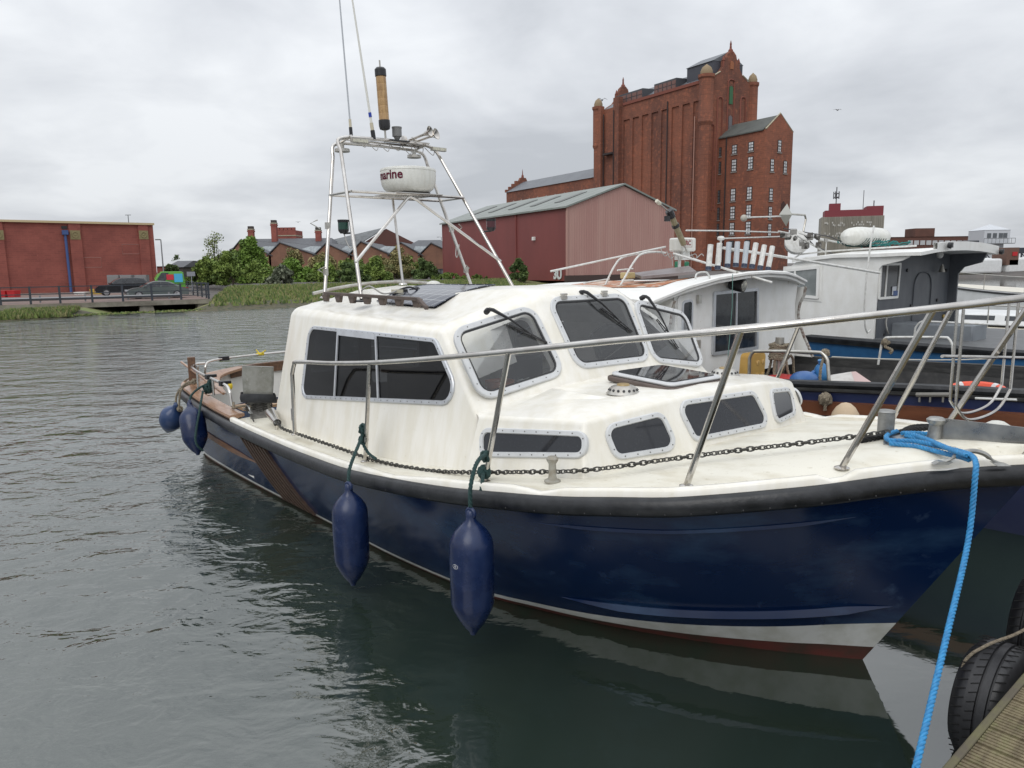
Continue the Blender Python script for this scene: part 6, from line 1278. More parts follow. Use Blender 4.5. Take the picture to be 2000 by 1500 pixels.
# cars ---------------------------------------------------------------
def car(name, label, X, D, rz, L_, Wd, Ht, paint, kind):
    fr = Frame(X, D, rz); s_ = L_ / 4.5; z0 = .556
    T_ = thing(name, label, 'van' if kind == 'van' else 'car', fr, (0, 0, z0), 'vehicles parked on the quay')
    if kind == 'sedan':
        low = [(-2.25, .35), (-2.22, .78), (-1.7, .92), (-.95, .95), (.9, .93), (1.6, .86), (2.15, .70), (2.25, .45), (2.22, .25), (-2.15, .25)]; up = [(-1.75, .92), (-1.0, 1.32), (-.35, 1.42), (.15, 1.41), (.55, 1.30), (1.15, .92)]; wx = (-1.38, 1.38)
    elif kind == 'suv':
        low = [(-2.2, .4), (-2.2, 1.0), (-1.9, 1.08), (.9, 1.05), (1.9, .95), (2.2, .75), (2.22, .4), (2.1, .3), (-2.1, .3)]; up = [(-2.1, 1.06), (-1.75, 1.55), (-1.2, 1.64), (.1, 1.62), (.55, 1.45), (1.05, 1.05)]; wx = (-1.35, 1.38)
    else:
        low = [(-2.2, .35), (-2.22, 1.0), (.95, 1.0), (1.9, .95), (2.2, .7), (2.22, .35), (-2.1, .3)]; up = [(-2.2, 1.0), (-2.1, 1.75), (-1.9, 1.84), (.3, 1.84), (.75, 1.6), (1.25, 1.0)]; wx = (-1.35, 1.4)
    hs = Ht / {'sedan': 1.42, 'suv': 1.64, 'van': 1.84}[kind]; w = Wd / 2
    def pt(p, y): return Vector((p[0] * s_, y, z0 + p[1] * hs))
    b = MB(); b.grid([[pt(p, y * w * (1 if 0.5 < p[1] * 1 < .9 else .95)) for p in low] for y in (-1, -.97, .97, 1)], True); b.add([pt(p, -w * .97) for p in low], [tuple(range(len(low)))]); b.add([pt(p, w * .97) for p in low], [tuple(range(len(low)))])
    o = b.build('body', paint, T_, smooth=40); bevel(o, .04, 2, 30)
    b = MB(); b.hexa([pt(p, -w * (.95 if p[1] < up[0][1] + .05 else .76)) for p in up], [pt(p, w * (.95 if p[1] < up[0][1] + .05 else .76)) for p in up]); o = b.build('cabin', paint, T_, smooth=40); bevel(o, .03, 2, 30)
    zt, zb_ = up[2][1] - .09, up[0][1] + .04
    def xat(z, side):
        pts = up[:3] if side < 0 else up[-3:]
        for i in range(len(pts) - 1):
            a, c = pts[i], pts[i + 1]
            if min(a[1], c[1]) <= z <= max(a[1], c[1]): return a[0] + (c[0] - a[0]) * (z - a[1]) / (c[1] - a[1])
        return pts[0][0]
    xs = [xat(zb_, -1) + .12, xat(zb_, 1) - .12]; xt = [xat(zt, -1) + .10, xat(zt, 1) - .12]
    ft = [(0.0, .30), (.33, .64), (.67, 1.0)] if kind != 'van' else [(.66, 1.0)]
    if kind == 'sedan': ft = [(.06, .50), (.53, 1.0)]
    for sg in (1, -1):
        for a, c in ft:
            yb, yt = sg * w * .945, sg * w * .80; q = [(xs[0] + (xs[1] - xs[0]) * a, yb, zb_), (xs[0] + (xs[1] - xs[0]) * c, yb, zb_), (xt[0] + (xt[1] - xt[0]) * c, yt, zt), (xt[0] + (xt[1] - xt[0]) * a, yt, zt)]
            q = [pt((x, z), y + sg * .012) for x, y, z in q]; b = MB(); b.hexa(q, [p - Vector((0, sg * .03, 0)) for p in q]); b.build('side_glass', darkglass, T_)
    for side in (-1, 1):
        q = [pt((xat(zb_, side) , zb_), -w * .82), pt((xat(zb_, side), zb_), w * .82), pt((xat(zt, side), zt), w * .68), pt((xat(zt, side), zt), -w * .68)]; d_ = Vector((.012 * side, 0, .012)); b = MB(); b.hexa([p + d_ for p in q], [p - d_ for p in q]); b.build('windscreen', darkglass, T_)
    for x in wx:
        for sg in (1, -1):
            c = Vector((x * s_, sg * w * .88, z0 + .31 * s_)); b = MB(); b.lathe([(.20 * s_, -.10), (.31 * s_, -.09), (.315 * s_, 0), (.31 * s_, .09), (.22 * s_, .10)], c, (0, 1, 0), 20); wh = b.build('wheel', black_rub, T_)
            b = MB(); b.lathe([(.2 * s_, .09), (.21 * s_, .104), (.05 * s_, .108), (0, .108)], c, (0, sg, 0), 16)
            for k in range(5): a = k * 2 * math.pi / 5; b.tube([c + Vector((0, sg * .11, 0)), c + Vector((.19 * s_ * math.cos(a), sg * .11, .19 * s_ * math.sin(a)))], .014, 4)
            b.build('rim', M('wheel_rim', (.35, .35, .36), .35, .7), wh)
    for sg in (1, -1):
        b = MB(); b.box(pt((2.12, .66), sg * w * .7), (.16 * s_, w * .42, .11)); b.build('headlight', M('headlight_glass', (.5, .52, .55), .15), T_)
        b = MB(); b.box(pt((-2.17, .78), sg * w * .75), (.10, w * .35, .12)); b.build('tail_light', M('tail_red', (.30, .01, .01), .3), T_)
        b = MB(); b.box(pt((.95, 1.02 * (1.1 if kind != 'sedan' else 1)), sg * (w + .07)), (.1, .13, .09)); b.build('mirror', paint, T_)
    if kind == 'van':
        for (x0, x1, z_0, z_1, m_) in ((-1.95, -1.0, .95, 1.65, M('sky_blue_panel', (.06, .38, .62), .4)), (-.95, -.15, 1.15, 1.60, M('red_panel', (.5, .02, .04), .4))):
            for sg in (1, -1): b = MB(); q = [pt((x, z), sg * w * .97 - sg * max(0, z - 1.0) * .11 * w) for x, z in ((x0, z_0), (x1, z_0), (x1, z_1), (x0, z_1))]; b.hexa([p + Vector((0, sg * .03, 0)) for p in q], [p - Vector((0, sg * .02, 0)) for p in q]); b.build('livery_panel', m_, T_)
    return T_
p = atZ(299, 583, .556); yaw = QF.rz * 180 / math.pi
car('parked_car', 'dark grey saloon car parked nearest the quay railing', p.x, p.y + .5, yaw + 182, 3.35, 1.38, 1.02, M('grey_car_paint', (.10, .12, .115), .25, spec=.5, coat=.6), 'sedan')
p2 = atY(246, 560, 51); car('parked_car', 'black estate car parked behind the grey saloon', p2.x, 50.5, yaw + 2 + 180, 3.3, 1.4, 1.18, M('black_car_paint', (.012, .013, .016), .2, coat=.7), 'suv')
p3 = atY(315, 552, 53); car('parked_van', 'bright green van with blue and red panels parked behind the cars', p3.x, 53.5, yaw + 180, 2.6, 1.5, 1.55, M('lime_green_paint', (.08, .30, .02), .35, coat=.4), 'van')
# red and yellow bins, planter
for (x, y, D_, w_, h_, m_, lab, cat) in ((6, 573, 50, .7, .38, M('red_bin', (.45, .015, .02), .5), 'red low skip at the left edge of the quay', 'bin'), (27, 572, 50, .5, .40, M('red_bin', (.45, .015, .02), .5), 'small red box beside the red skip', 'bin'), (190, 567, 54, .75, .32, M('yellow_bin', (.55, .36, .06), .5), 'yellow grit bin against the brick wall', 'bin'), (160, 572, 54, .8, .12, wpaint, 'low white planter by the blue drainpipe', 'planter')):
    c = atY(x, y, D_); b = MB(); z_ = .56; b.hexa([(c.x - w_ / 2 * .9, c.y - .3, z_), (c.x + w_ / 2 * .9, c.y - .3, z_), (c.x + w_ / 2 * .9, c.y + .3, z_), (c.x - w_ / 2 * .9, c.y + .3, z_)], [(c.x - w_ / 2, c.y - .33, z_ + h_), (c.x + w_ / 2, c.y - .33, z_ + h_), (c.x + w_ / 2, c.y + .33, z_ + h_), (c.x - w_ / 2, c.y + .33, z_ + h_)]); b.bx(c.x - w_ / 2, c.x + w_ / 2, c.y - .35, c.y + .35, z_ + h_, z_ + h_ + .05)
    tag(b.build('bin' if cat == 'bin' else 'planter', m_), lab, cat)

# red brick shed at the left ------------------------------------------
BL = atY(298, 437, 64.7); BLl = atY(0, 431, 58); d_ = Vector((BL.x - BLl.x, BL.y - BLl.y, 0)); LB = Frame(BL.x, BL.y, math.degrees(math.atan2(d_.y, d_.x))); HT_ = BL.z
RB = thing('brick_shed', 'large windowless red brick retail shed with pilasters and a blue drainpipe', 'building', LB, (-15, 5, .56))
def lx(px): return onplane(LB, px, 480, (0, 0, 0), (1, 0, 0), (0, 0, 1))[0]
b = MB(); b.bx(-36, 0, .0, 22, .3, HT_ - .12); b.build('wall', brick_r, RB)
b = MB(); b.bx(-36.1, .08, -.22, 22.1, HT_ - .12, HT_ + .05); b.build('cornice', M('cream_trim', (.52, .42, .25), .6), RB)
for a_, c_ in ((-12, 9), (137, 160), (272, 291)):
    b = MB(); b.bx(lx(a_), lx(c_), -.14, 0.01, .4, HT_ - .122); pl = b.build('pilaster', brick_r, RB)
    xc = (lx(a_) + lx(c_)) / 2; za = onplane(LB, (a_ + c_) / 2, 459, (0, 0, 0), (1, 0, 0), (0, 0, 1))[2]; b = MB(); b.box((xc, -.15, za), (.72, .05, .72)); b.tube([(xc + .22 * math.cos(t), -.18, za + .22 * math.sin(t)) for t in [k * math.pi / 8 for k in range(16)]], .035, 6, closed=True); b.ball((xc, -.17, za), .09, .03, .09, 8, 6); b.build('roundel', M('buff_terracotta', (.24, .20, .10), .8), pl)
b = MB(); xd = lx(129); b.tube([(xd, -.16, .5), (xd, -.16, HT_ - 1.0)], .10, 8); b.box((xd, -.2, HT_ - .85), (.42, .3, .35)); b.build('drainpipe', M('blue_pipe', (.045, .09, .24), .5), RB)
b = MB(); b.box((xd, -.02, HT_ - .45), (.4, .1, .22)); b.build('gutter_outlet', blackp, RB)
for (x0, x1, y0, y1) in ((163, 199, 503, 522), (238, 272, 477, 496)):
    A_ = onplane(LB, x0, y0, (0, 0, 0), (1, 0, 0), (0, 0, 1)); C_ = onplane(LB, x1, y1, (0, 0, 0), (1, 0, 0), (0, 0, 1)); b = MB(); b.tube([(A_[0], -.0, A_[2]), (C_[0], -.0, A_[2]), (C_[0], -.0, C_[2]), (A_[0], -.0, C_[2])], .022, 4, closed=True); b.build('brick_outline', M('pale_mortar', (.35, .2, .17), .8), RB)
b = MB(); c = onplane(LB, 3, 489, (0, 0, 0), (1, 0, 0), (0, 0, 1)); b.box((c[0], -.05, c[2]), (.3, .1, .35)); b.build('alarm_box', M('cream_box', (.5, .45, .35), .5), RB)
c = onplane(LB, 286, 513.5, (0, 0, 0), (1, 0, 0), (0, 0, 1)); b = MB(); b.ball((c[0], -.04, c[2]), .08, .04, .08, 8, 6); b.build('wall_lamp', wpaint, RB)
b = MB(); b.tube(catmull([(-36, 6, HT_ + .5), (-22, 6, HT_ + .75), (-10, 6, HT_ + .1)], 6), .05, 5); b.build('roof_curve', darksteel, RB)
ae = atY(250, 420, 66); b = MB(); b.tube([(ae.x, 66, HT_), (ae.x, 66, ae.z)], .03, 5); b.tube([(ae.x - .25, 66, ae.z), (ae.x + .25, 66, ae.z)], .025, 5); tag(b.build('aerial', darksteel), 'small T shaped aerial on the roof of the red brick shed', 'aerial')
for k, x in enumerate((222, 247, 276)):
    c = atY(x, 548, 58.5); c2 = atY(x, 537, 58.5); b = MB(); b.bx(c.x - .45, c.x + .45, 58.4, 58.9, .56, c2.z); b.mat(1); b.bx(c.x - .40, c.x + .40, 58.38, 58.41, .7, c2.z - .12)
    tag(b.build('bin_cage', [galvrail, M('cage_grey', (.2, .2, .2), .6)]), ['grey cage panel behind the black estate car', 'grey cage panel between the estate car and the green van', 'grey cage panel just above the green van'][k], 'cage')
# lamp post and low roofs
def lamp(px, ptop, D_, lab, arm=.5, zb_=.9):
    t_ = atY(px, ptop, D_); T_ = thing('street_lamp', lab, 'street lamp', W, (t_.x, D_, zb_)); b = MB(); b.tube([(t_.x, D_, zb_), (t_.x, D_, t_.z)], [.07, .045], 8); b.tube([(t_.x, D_, t_.z), (t_.x - arm, D_, t_.z + .03)], .03, 6); b.build('pole', galvrail, T_); b = MB(); b.box((t_.x - arm, D_, t_.z + .0), (.38, .16, .09)); b.build('lamp_head', greyp, T_)
lamp(314, 468, 62, 'grey street lamp at the right end of the red brick shed', .25, .56); lamp(862, 463, 150, 'distant street lamp above the sawtooth workshop roofs', .7); lamp(246, 466, 300, 'tiny distant street lamp behind the shed', .6) if False else None
def block(name, label, cat, x0, x1, ytop, D_, dep, m, roofm=None, zb_=.9, rise=0, group=None):
    A_, B_ = atY(x0, ytop, D_), atY(x1, ytop, D_); z = (A_.z + B_.z) / 2; T_ = thing(name, label, cat, W, ((A_.x + B_.x) / 2, D_, zb_), group)
    b = MB(); b.bx(A_.x, B_.x, D_, D_ + dep, zb_, z); b.build('wall', m, T_); b = MB(); b.hexa([(A_.x - .2, D_ - .2, z + .002), (B_.x + .2, D_ - .2, z + .002), (B_.x + .2, D_ + dep + .2, z + .002), (A_.x - .2, D_ + dep + .2, z + .002)], [(A_.x - .1, D_ + dep * .45, z + .1 + rise), (B_.x + .1, D_ + dep * .45, z + .1 + rise), (B_.x + .1, D_ + dep * .55, z + .1 + rise), (A_.x - .1, D_ + dep * .55, z + .1 + rise)]); b.build('roof', roofm or slate, T_); return T_
whr = M('pale_sheet_roof', (.50, .51, .50), .5, col2=(.35, .36, .36), vs=.4, vf=.7)
block('low_building', 'low pale roofed building beyond the street lamp', 'building', 306, 352, 520, 88, 14, brick_r, whr, rise=.8); block('low_building', 'small grey roofed hut left of the big bush', 'building', 328, 356, 522, 80, 6, M('dark_cladding', (.10, .09, .085), .7), slate, rise=.6)
sg = atY(373, 535, 46); b = MB(); b.box((sg.x, 46, sg.z), (.5, .03, .27)); b.tube([(sg.x, 46.03, sg.z), (sg.x, 46.03, .9)], .03, 6); tag(b.build('sign', [M('grey_sign_back', (.22, .23, .26), .5)]), 'grey rectangular sign on a post before the bushes', 'sign')

# sawtooth workshop ----------------------------------------------------
sheet = M('grey_glazing_sheet', (.28, .31, .32), .45, col2=(.16, .18, .19), vs=2.5, vf=.8, stretch=(3, .3, 1)); brick_o = M('orange_brown_brick', (.25, .13, .085), .9, col2=(.17, .09, .065), vs=.8, vf=.8, col3=(.28, .15, .10), vs3=3, lo3=.55, hi3=.8)
SW = thing('sawtooth_workshop', 'long brick workshop with a row of sawtooth gables behind the bushes', 'building', W, (-10, 95, .9))
aps = [(470, 470), (547, 475), (637, 476), (705, 473), (783, 475), (842, 476), (910, 484)]
for i, (ax, ay) in enumerate(aps):
    D_ = 95; A_ = atY(ax, ay, D_); Lx = atY(ax - 22, 500, D_); nx = aps[i + 1][0] - 18 if i < len(aps) - 1 else 962; Rx_ = atY(nx, 500 if i < len(aps) - 1 else 512, D_)
    b = MB(); b.prism([(Lx.x, D_, .9), (Rx_.x, D_, .9), (Rx_.x, D_, Rx_.z), (A_.x, D_, A_.z), (Lx.x, D_, Lx.z)], (0, 16, 0)); b.build('gable_bay', brick_o, SW)
    b = MB(); b.hexa([(Lx.x - .25, D_ - .15, Lx.z - .02), (A_.x, D_ - .15, A_.z + .04), (A_.x, D_ + 16, A_.z + .04), (Lx.x - .25, D_ + 16, Lx.z - .02)], [(Lx.x - .25, D_ - .15, Lx.z + .12), (A_.x, D_ - .15, A_.z + .18), (A_.x, D_ + 16, A_.z + .18), (Lx.x - .25, D_ + 16, Lx.z + .12)]); b.hexa([(A_.x, D_ - .2, A_.z + .04), (Rx_.x + .2, D_ - .2, Rx_.z - .02), (Rx_.x + .2, D_ + 16, Rx_.z - .02), (A_.x, D_ + 16, A_.z + .04)], [(A_.x, D_ - .2, A_.z + .16), (Rx_.x + .2, D_ - .2, Rx_.z + .10), (Rx_.x + .2, D_ + 16, Rx_.z + .10), (A_.x, D_ + 16, A_.z + .16)]); b.build('bay_roof', slate, SW)
    if i: # the glazed slope facing us from the next valley
        V0 = atY(aps[i - 1][0] + (ax - aps[i - 1][0]) * .42, 487, D_ + .2); V1 = atY(ax - 5, 480, D_ + 3); V2 = atY(ax - 26, 504, D_ + .2)
        b = MB(); b.hexa([V0 + Vector((0, .3, 0)), V2 + Vector((0, .3, 0)), V1 + Vector((0, .3, -.1)), V1 + Vector((-1.8, .6, 0))], [V0 + Vector((0, 1.4, 0)), V2 + Vector((0, 1.4, 0)), V1 + Vector((0, 1.4, -.1)), V1 + Vector((-1.8, 1.6, 0))]); b.build('north_light', sheet, SW)
for x0, x1 in ((853, 899), (918, 948)):
    A_, B_ = atY(x0, 526, 94.9), atY(x1, 551, 94.9); b = MB(); b.bx(A_.x, B_.x, 94.9, 94.98, B_.z, A_.z); f_ = b.build('window', M('dirty_window', (.10, .105, .11), .3, col2=(.2, .21, .22), vs=3, vf=.7), SW); b = MB()
    for k in range(7): x = A_.x + (B_.x - A_.x) * k / 6; b.bx(x - .05, x + .05, 94.85, 94.93, B_.z, A_.z)
    for z in (A_.z, (A_.z * .6 + B_.z * .4), B_.z): b.bx(A_.x, B_.x, 94.83, 94.9, z - .05, z + .05)
    b.build('glazing_bars', darksteel, f_)
def roofed(name, label, x0, x1, yr, ye, D_, dep, m, gable=None):
    A_, B_ = atY(x0, ye, D_), atY(x1, ye, D_); rz_ = atY((x0 + x1) / 2, yr, D_ + dep / 2).z; ze = atY((x0 + x1) / 2, ye, D_).z; T_ = thing(name, label, 'building', W, ((A_.x + B_.x) / 2, D_, .9))
    b = MB(); b.bx(A_.x, B_.x, D_, D_ + dep, .9, ze); b.build('wall', m, T_); b = MB(); b.add([(A_.x, D_ - .3, ze), (B_.x, D_ - .3, ze), (B_.x - (0 if gable else 1.5), D_ + dep / 2, rz_), (A_.x + 1.5, D_ + dep / 2, rz_), (B_.x, D_ + dep + .3, ze), (A_.x, D_ + dep + .3, ze)], [(0, 1, 2, 3), (3, 2, 4, 5), (0, 3, 5), (1, 4, 2)]); b.build('roof', slate, T_); return T_
S1 = roofed('slate_roofed_house', 'slate roofed brick house behind the ivy bush', 448, 650, 466, 486, 112, 12, brick_o)
def chimney(x, yt, yb, w, D_, lab, T_, pots=True):
    a_, c_ = atY(x, yt, D_), atY(x, yb, D_); b = MB(); hw = w / 1450 * D_ / 2; b.bx(a_.x - hw, a_.x + hw, D_, D_ + hw * 2, c_.z - 1, a_.z - .4); b.bx(a_.x - hw * 1.2, a_.x + hw * 1.2, D_ - .05, D_ + hw * 2.1, a_.z - .75, a_.z - .55); b.mat(1); b.bx(a_.x - hw * 1.15, a_.x + hw * 1.15, D_ - .05, D_ + hw * 2.1, a_.z - .45, a_.z - .3); b.mat(2); b.bx(a_.x - hw * .9, a_.x + hw * .9, D_, D_ + hw * 2, a_.z - .3, a_.z + .1); b.build('chimney', [brick_r, stone, M('sooty_pot', (.06, .05, .045), .9)], T_)
chimney(488, 443, 470, 10, 116, '', S1); chimney(533, 431, 468, 10, 116, '', S1); chimney(620, 445, 470, 10, 116, '', S1)
CT = thing('castellated_tower', 'red brick tower top with battlements rising over the slate roofs', 'tower', W, (atY(560, 460, 120).x, 120, .9)); A_, B_ = atY(539, 450, 120), atY(578, 468, 120); b = MB(); b.bx(A_.x, B_.x, 120, 124, .9, A_.z)
for k in range(5): x = A_.x + (B_.x - A_.x) * (k + .5) / 5; b.bx(x - .25, x + .25, 119.98, 120.4, A_.z + .01, A_.z + .45)
b.build('brickwork', brick_r, CT); b = MB(); b.bx(A_.x - .03, B_.x + .03, 119.93, 124.1, A_.z - .9, A_.z - .75); b.build('stone_band', stone, CT)
D_ = 118; GB = thing('gabled_hall', 'big slate roofed hall with dark brick gable above the workshop', 'building', W, (atY(730, 470, D_).x, D_, .9))
a_, r_, e_, l_ = atY(690, 482, D_), atY(752, 446, D_), atY(806, 474, D_), atY(628, 482, D_)
b = MB(); b.hexa([(atY(692, 0, D_).x if False else a_.x, D_ - 1, .9), (e_.x, D_ + 3, .9), (e_.x, D_ + 3, e_.z), (r_.x, D_ + 1, r_.z), (a_.x, D_ - 1, a_.z - .5)], [(a_.x - 3, D_ + 22, .9), (e_.x - 3, D_ + 26, .9), (e_.x - 3, D_ + 26, e_.z), (r_.x - 3, D_ + 24, r_.z), (a_.x - 3, D_ + 21, a_.z - .5)]); b.build('gable', M('dark_brick', (.12, .055, .045), .9), GB)
r2 = atY(640, 471, D_ + 2); b = MB(); b.hexa([(r_.x, D_ + .8, r_.z + .1), (a_.x, D_ - 1.2, a_.z - .4), (l_.x, D_ + 1, l_.z - .3), (r2.x, D_ + 3, r2.z)], [(r_.x, D_ + .8, r_.z + .25), (a_.x, D_ - 1.2, a_.z - .25), (l_.x, D_ + 1, l_.z - .15), (r2.x, D_ + 3, r2.z + .15)]); b.build('roof', M('light_slate', (.15, .16, .165), .6, col2=(.10, .105, .11), vs=1.5, vf=.8), GB)
roofed('dark_roofed_store', 'long dark roofed store behind the right hand sawtooth gables', 790, 876, 469, 484, 108, 8, brick_o)
c = atY(970, 546, 80); b = MB(); b.box((c.x, 80, 2.0), (3.2, 3, 2.4)); o = b.build('container', M('rust_brown_container', (.07, .028, .024), .7, col2=(.05, .022, .02), vs=2, vf=.7)); tag(o, 'dark rust brown steel container beside the pink shed', 'container')

# pink and maroon steel shed ------------------------------------------
PS = atY(1108, 408, 62); SF = Frame(PS.x, 62, math.degrees(math.atan2(5.5, 9.9)))
pinkc = M('faded_pink_cladding', (.41, .24, .205), .7, col2=(.36, .19, .165), vs=.5, vf=.8, stretch=(2, 2, .2)); marc = M('maroon_cladding', (.21, .055, .050), .6, col2=(.17, .045, .042), vs=.4, vf=.7, stretch=(1, 1, .3))
def ribs(m, w=.5):
    nt = m.node_tree; t_ = nt.nodes.new('ShaderNodeTexCoord'); wv = nt.nodes.new('ShaderNodeTexWave'); wv.inputs['Scale'].default_value = w; wv.bands_direction = 'X'; nt.links.new(t_.outputs['Object'], wv.inputs[0]); bp = nt.nodes.new('ShaderNodeBump'); bp.inputs['Distance'].default_value = .022; nt.links.new(wv.outputs[0], bp.inputs['Height']); nt.links.new(bp.outputs[0], nt.nodes['Principled BSDF'].inputs['Normal'])
ribs(pinkc, 1.3)
ST = thing('steel_shed', 'steel clad shed with faded pink gable and maroon side wall', 'shed', SF, (5.6, 8, .9)); zE = 6.9; zA = atY(1215, 362, 64.9).z; wG = 11.4; dG = 25
b = MB(); b.prism([(0, 0, .9), (wG, 0, .9), (wG, 0, zE - .05), (wG / 2, 0, zA - .05), (0, 0, zE - .05)], (0, .25, 0)); b.build('gable_wall', pinkc, ST)
b = MB(); b.bx(.02, wG - .02, .26, dG, .9, zE - .06); b.build('side_wall', marc, ST)
b = MB(); b.prism([(0, dG + .01, .9), (wG, dG + .01, .9), (wG, dG + .01, zE - .05), (wG / 2, dG + .01, zA - .05), (0, dG + .01, zE - .05)], (0, .2, 0)); b.build('rear_gable', marc, ST)
shr = M('grey_green_sheet_roof', (.25, .27, .255), .6, col2=(.18, .20, .18), vs=.6, vf=.8, stretch=(.4, 2, 1))
for sgn in (0, 1):
    x0, x1 = (-.25, wG / 2) if sgn == 0 else (wG + .05, wG / 2); b = MB(); b.hexa([(x0, -.2, zE - .1), (x1, -.2, zA + .02), (x1, dG + .3, zA + .02), (x0, dG + .3, zE - .1)], [(x0, -.2, zE + .04), (x1, -.2, zA + .16), (x1, dG + .3, zA + .16), (x0, dG + .3, zE + .04)]); r_ = b.build('roof', shr, ST)
    if sgn == 0:
        for k in range(5):
            y = 3.5 + k * 4.2; b = MB(); f0, f1 = .30, .78; xa, xb = x0 + (x1 - x0) * f0, x0 + (x1 - x0) * f1; za, zb2 = zE + (zA - zE + .1) * f0 + .06, zE + (zA - zE + .1) * f1 + .06; b.hexa([(xa, y, za), (xb, y, zb2), (xb, y + .9, zb2), (xa, y + .9, za)], [(xa, y, za + .05), (xb, y, zb2 + .05), (xb, y + .9, zb2 + .05), (xa, y + .9, za + .05)]); b.build('rooflight', M('dark_rooflight', (.10, .105, .10), .5), ST)
b = MB(); b.tube([(-.03, 8.5, .9), (-.03, 8.5, zE - .1)], .10, 6); b.build('drainpipe', marc, ST); b = MB(); b.tube([(-.02, -.02, .9), (-.02, -.02, zE)], .08, 6); b.build('corner_flashing', pinkc, ST)
b = MB(); b.bx(-.3, wG + .3, -.3, .0, .85, 1.35); b.build('plinth', M('dark_plinth', (.06, .04, .035), .9), ST)
b = MB(); c = onplane(SF, 1044, 466, (0, 0, 0), (0, 1, 0), (0, 0, 1)); b.box((-.1, c[1], c[2]), (.2, .3, .3)); b.build('wall_lamp', wpaint, ST)
c = Vector(onplane(SF, 1089, 537, (-.05, 0, 0), (-.05, 1, 0), (-.05, 0, 1))); b = MB(); put_text(b, '3U', 1.05, c, (0, -1, 0), (0, 0, 1), .05); b.build('graffiti', M('graffiti_white', (.6, .62, .62), .6), ST, recalc=False, smooth=None)
c = Vector(onplane(SF, 1140, 535, (0, -.05, 0), (1, -.05, 0), (0, -.05, 1))); b = MB()

# grain mill -----------------------------------------------------------
MF = Frame(36.1, 142, 31.5)
ML = thing('grain_mill', 'tall red brick Victorian mill with corner turrets, stepped gables and blind arches', 'mill', MF, (6.4, 14, 1)); mz = 35.2; mw = 12.9; ml = 31.5; mc = mw / 2
mdk = M('dark_terracotta', (.20, .065, .045), .85); domem = M('domed_stone_cap', (.27, .20, .12), .8)  # terracotta trim slightly darker than the mill brick
b = MB(); b.bx(0, mw, 0, ml, .9, mz); b.build('wall', brick_m, ML)
def gab(y, t_, nm, front=True):
    pr = [(0, mz + .0), (.7, mz + .4), (1.5, mz + .4), (1.9, mz + .9), (mc - 3.0, mz + 1.8), (mc - 2.1, mz + 2.9), (mc - 2.0, mz + 4.1), (mc - 1.4, mz + 4.3), (mc - 1.1, mz + 5.2), (mc - .4, mz + 5.8)]
    P = pr + [(mw - x, z) for x, z in pr[::-1]]; b = MB(); b.prism([(x, y, z) for x, z in P] , (0, t_, 0)); g_ = b.build(nm, brick_m, ML)
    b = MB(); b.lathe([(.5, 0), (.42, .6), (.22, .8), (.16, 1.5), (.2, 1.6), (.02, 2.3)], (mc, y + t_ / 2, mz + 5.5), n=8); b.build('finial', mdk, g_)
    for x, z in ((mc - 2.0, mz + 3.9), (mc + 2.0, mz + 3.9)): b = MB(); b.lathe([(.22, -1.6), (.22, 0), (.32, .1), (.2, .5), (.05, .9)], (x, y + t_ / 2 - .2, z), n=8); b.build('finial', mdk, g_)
    if front:
        b = MB(); b.tube([(x, y - .05, z + .06) for x, z in pr[4:5] + [(mc - 4.6, mz + .95)]], .14, 4); b.tube([(mw - x, y - .05, z + .06) for x, z in pr[4:5] + [(mc - 4.6, mz + .95)]], .14, 4); b.build('coping', stone, g_)
gab(0, .8, 'front_gable'); gab(ml - .8, .8, 'rear_gable', False)
b = MB(); b.add([(.4, .8, mz - .1), (mc, .8, mz + 3.7), (mw - .4, .8, mz - .1), (.4, ml - .8, mz - .1), (mc, ml - .8, mz + 3.7), (mw - .4, ml - .8, mz - .1)], [(0, 1, 4, 3), (1, 2, 5, 4), (0, 2, 1), (3, 4, 5)]); b.build('roof', M('mill_slate', (.13, .14, .155), .5, col2=(.10, .105, .12), vs=.3, vf=.7), ML)
b = MB(); b.bx(2.6, mw - 2.6, .85, 7.6, mz + 1, mz + 3.9); hh = b.build('head_house', M('dark_slate_hanging', (.055, .058, .072), .6), ML); b = MB(); b.add([(2.4, .8, mz + 3.9), (mc, .8, mz + 5.9), (mw - 2.4, .8, mz + 3.9), (2.4, 7.8, mz + 3.9), (mc, 7.8, mz + 5.9), (mw - 2.4, 7.8, mz + 3.9)], [(0, 1, 4, 3), (1, 2, 5, 4), (0, 2, 1), (3, 4, 5)]); b.build('roof', MATS['mill_slate'], hh)
for y0, y1 in ((8.6, 14.8), (18.2, 26.5)):
    b = MB(); b.hexa([(.8, y0, mz - .1), (4, y0, mz - .1), (4, y1, mz - .1), (.8, y1, mz - .1)], [(.8, y0, mz + 2.3), (5, y0, mz + 2.5), (5, y1, mz + 2.5), (.8, y1, mz + 2.3)]); dm = b.build('dormer', M('dormer_dark', (.06, .062, .07), .6), ML); n_ = 5
    b = MB()
    for k in range(n_):
        for z in (.4, 1.25): ya = y0 + (y1 - y0) * (k + .1) / n_; b.bx(.73, .8, ya, ya + (y1 - y0) / n_ * .8, mz + z, mz + z + .7)
    b.build('dormer_panes', M('brownish_panes', (.17, .085, .07), .5), dm)
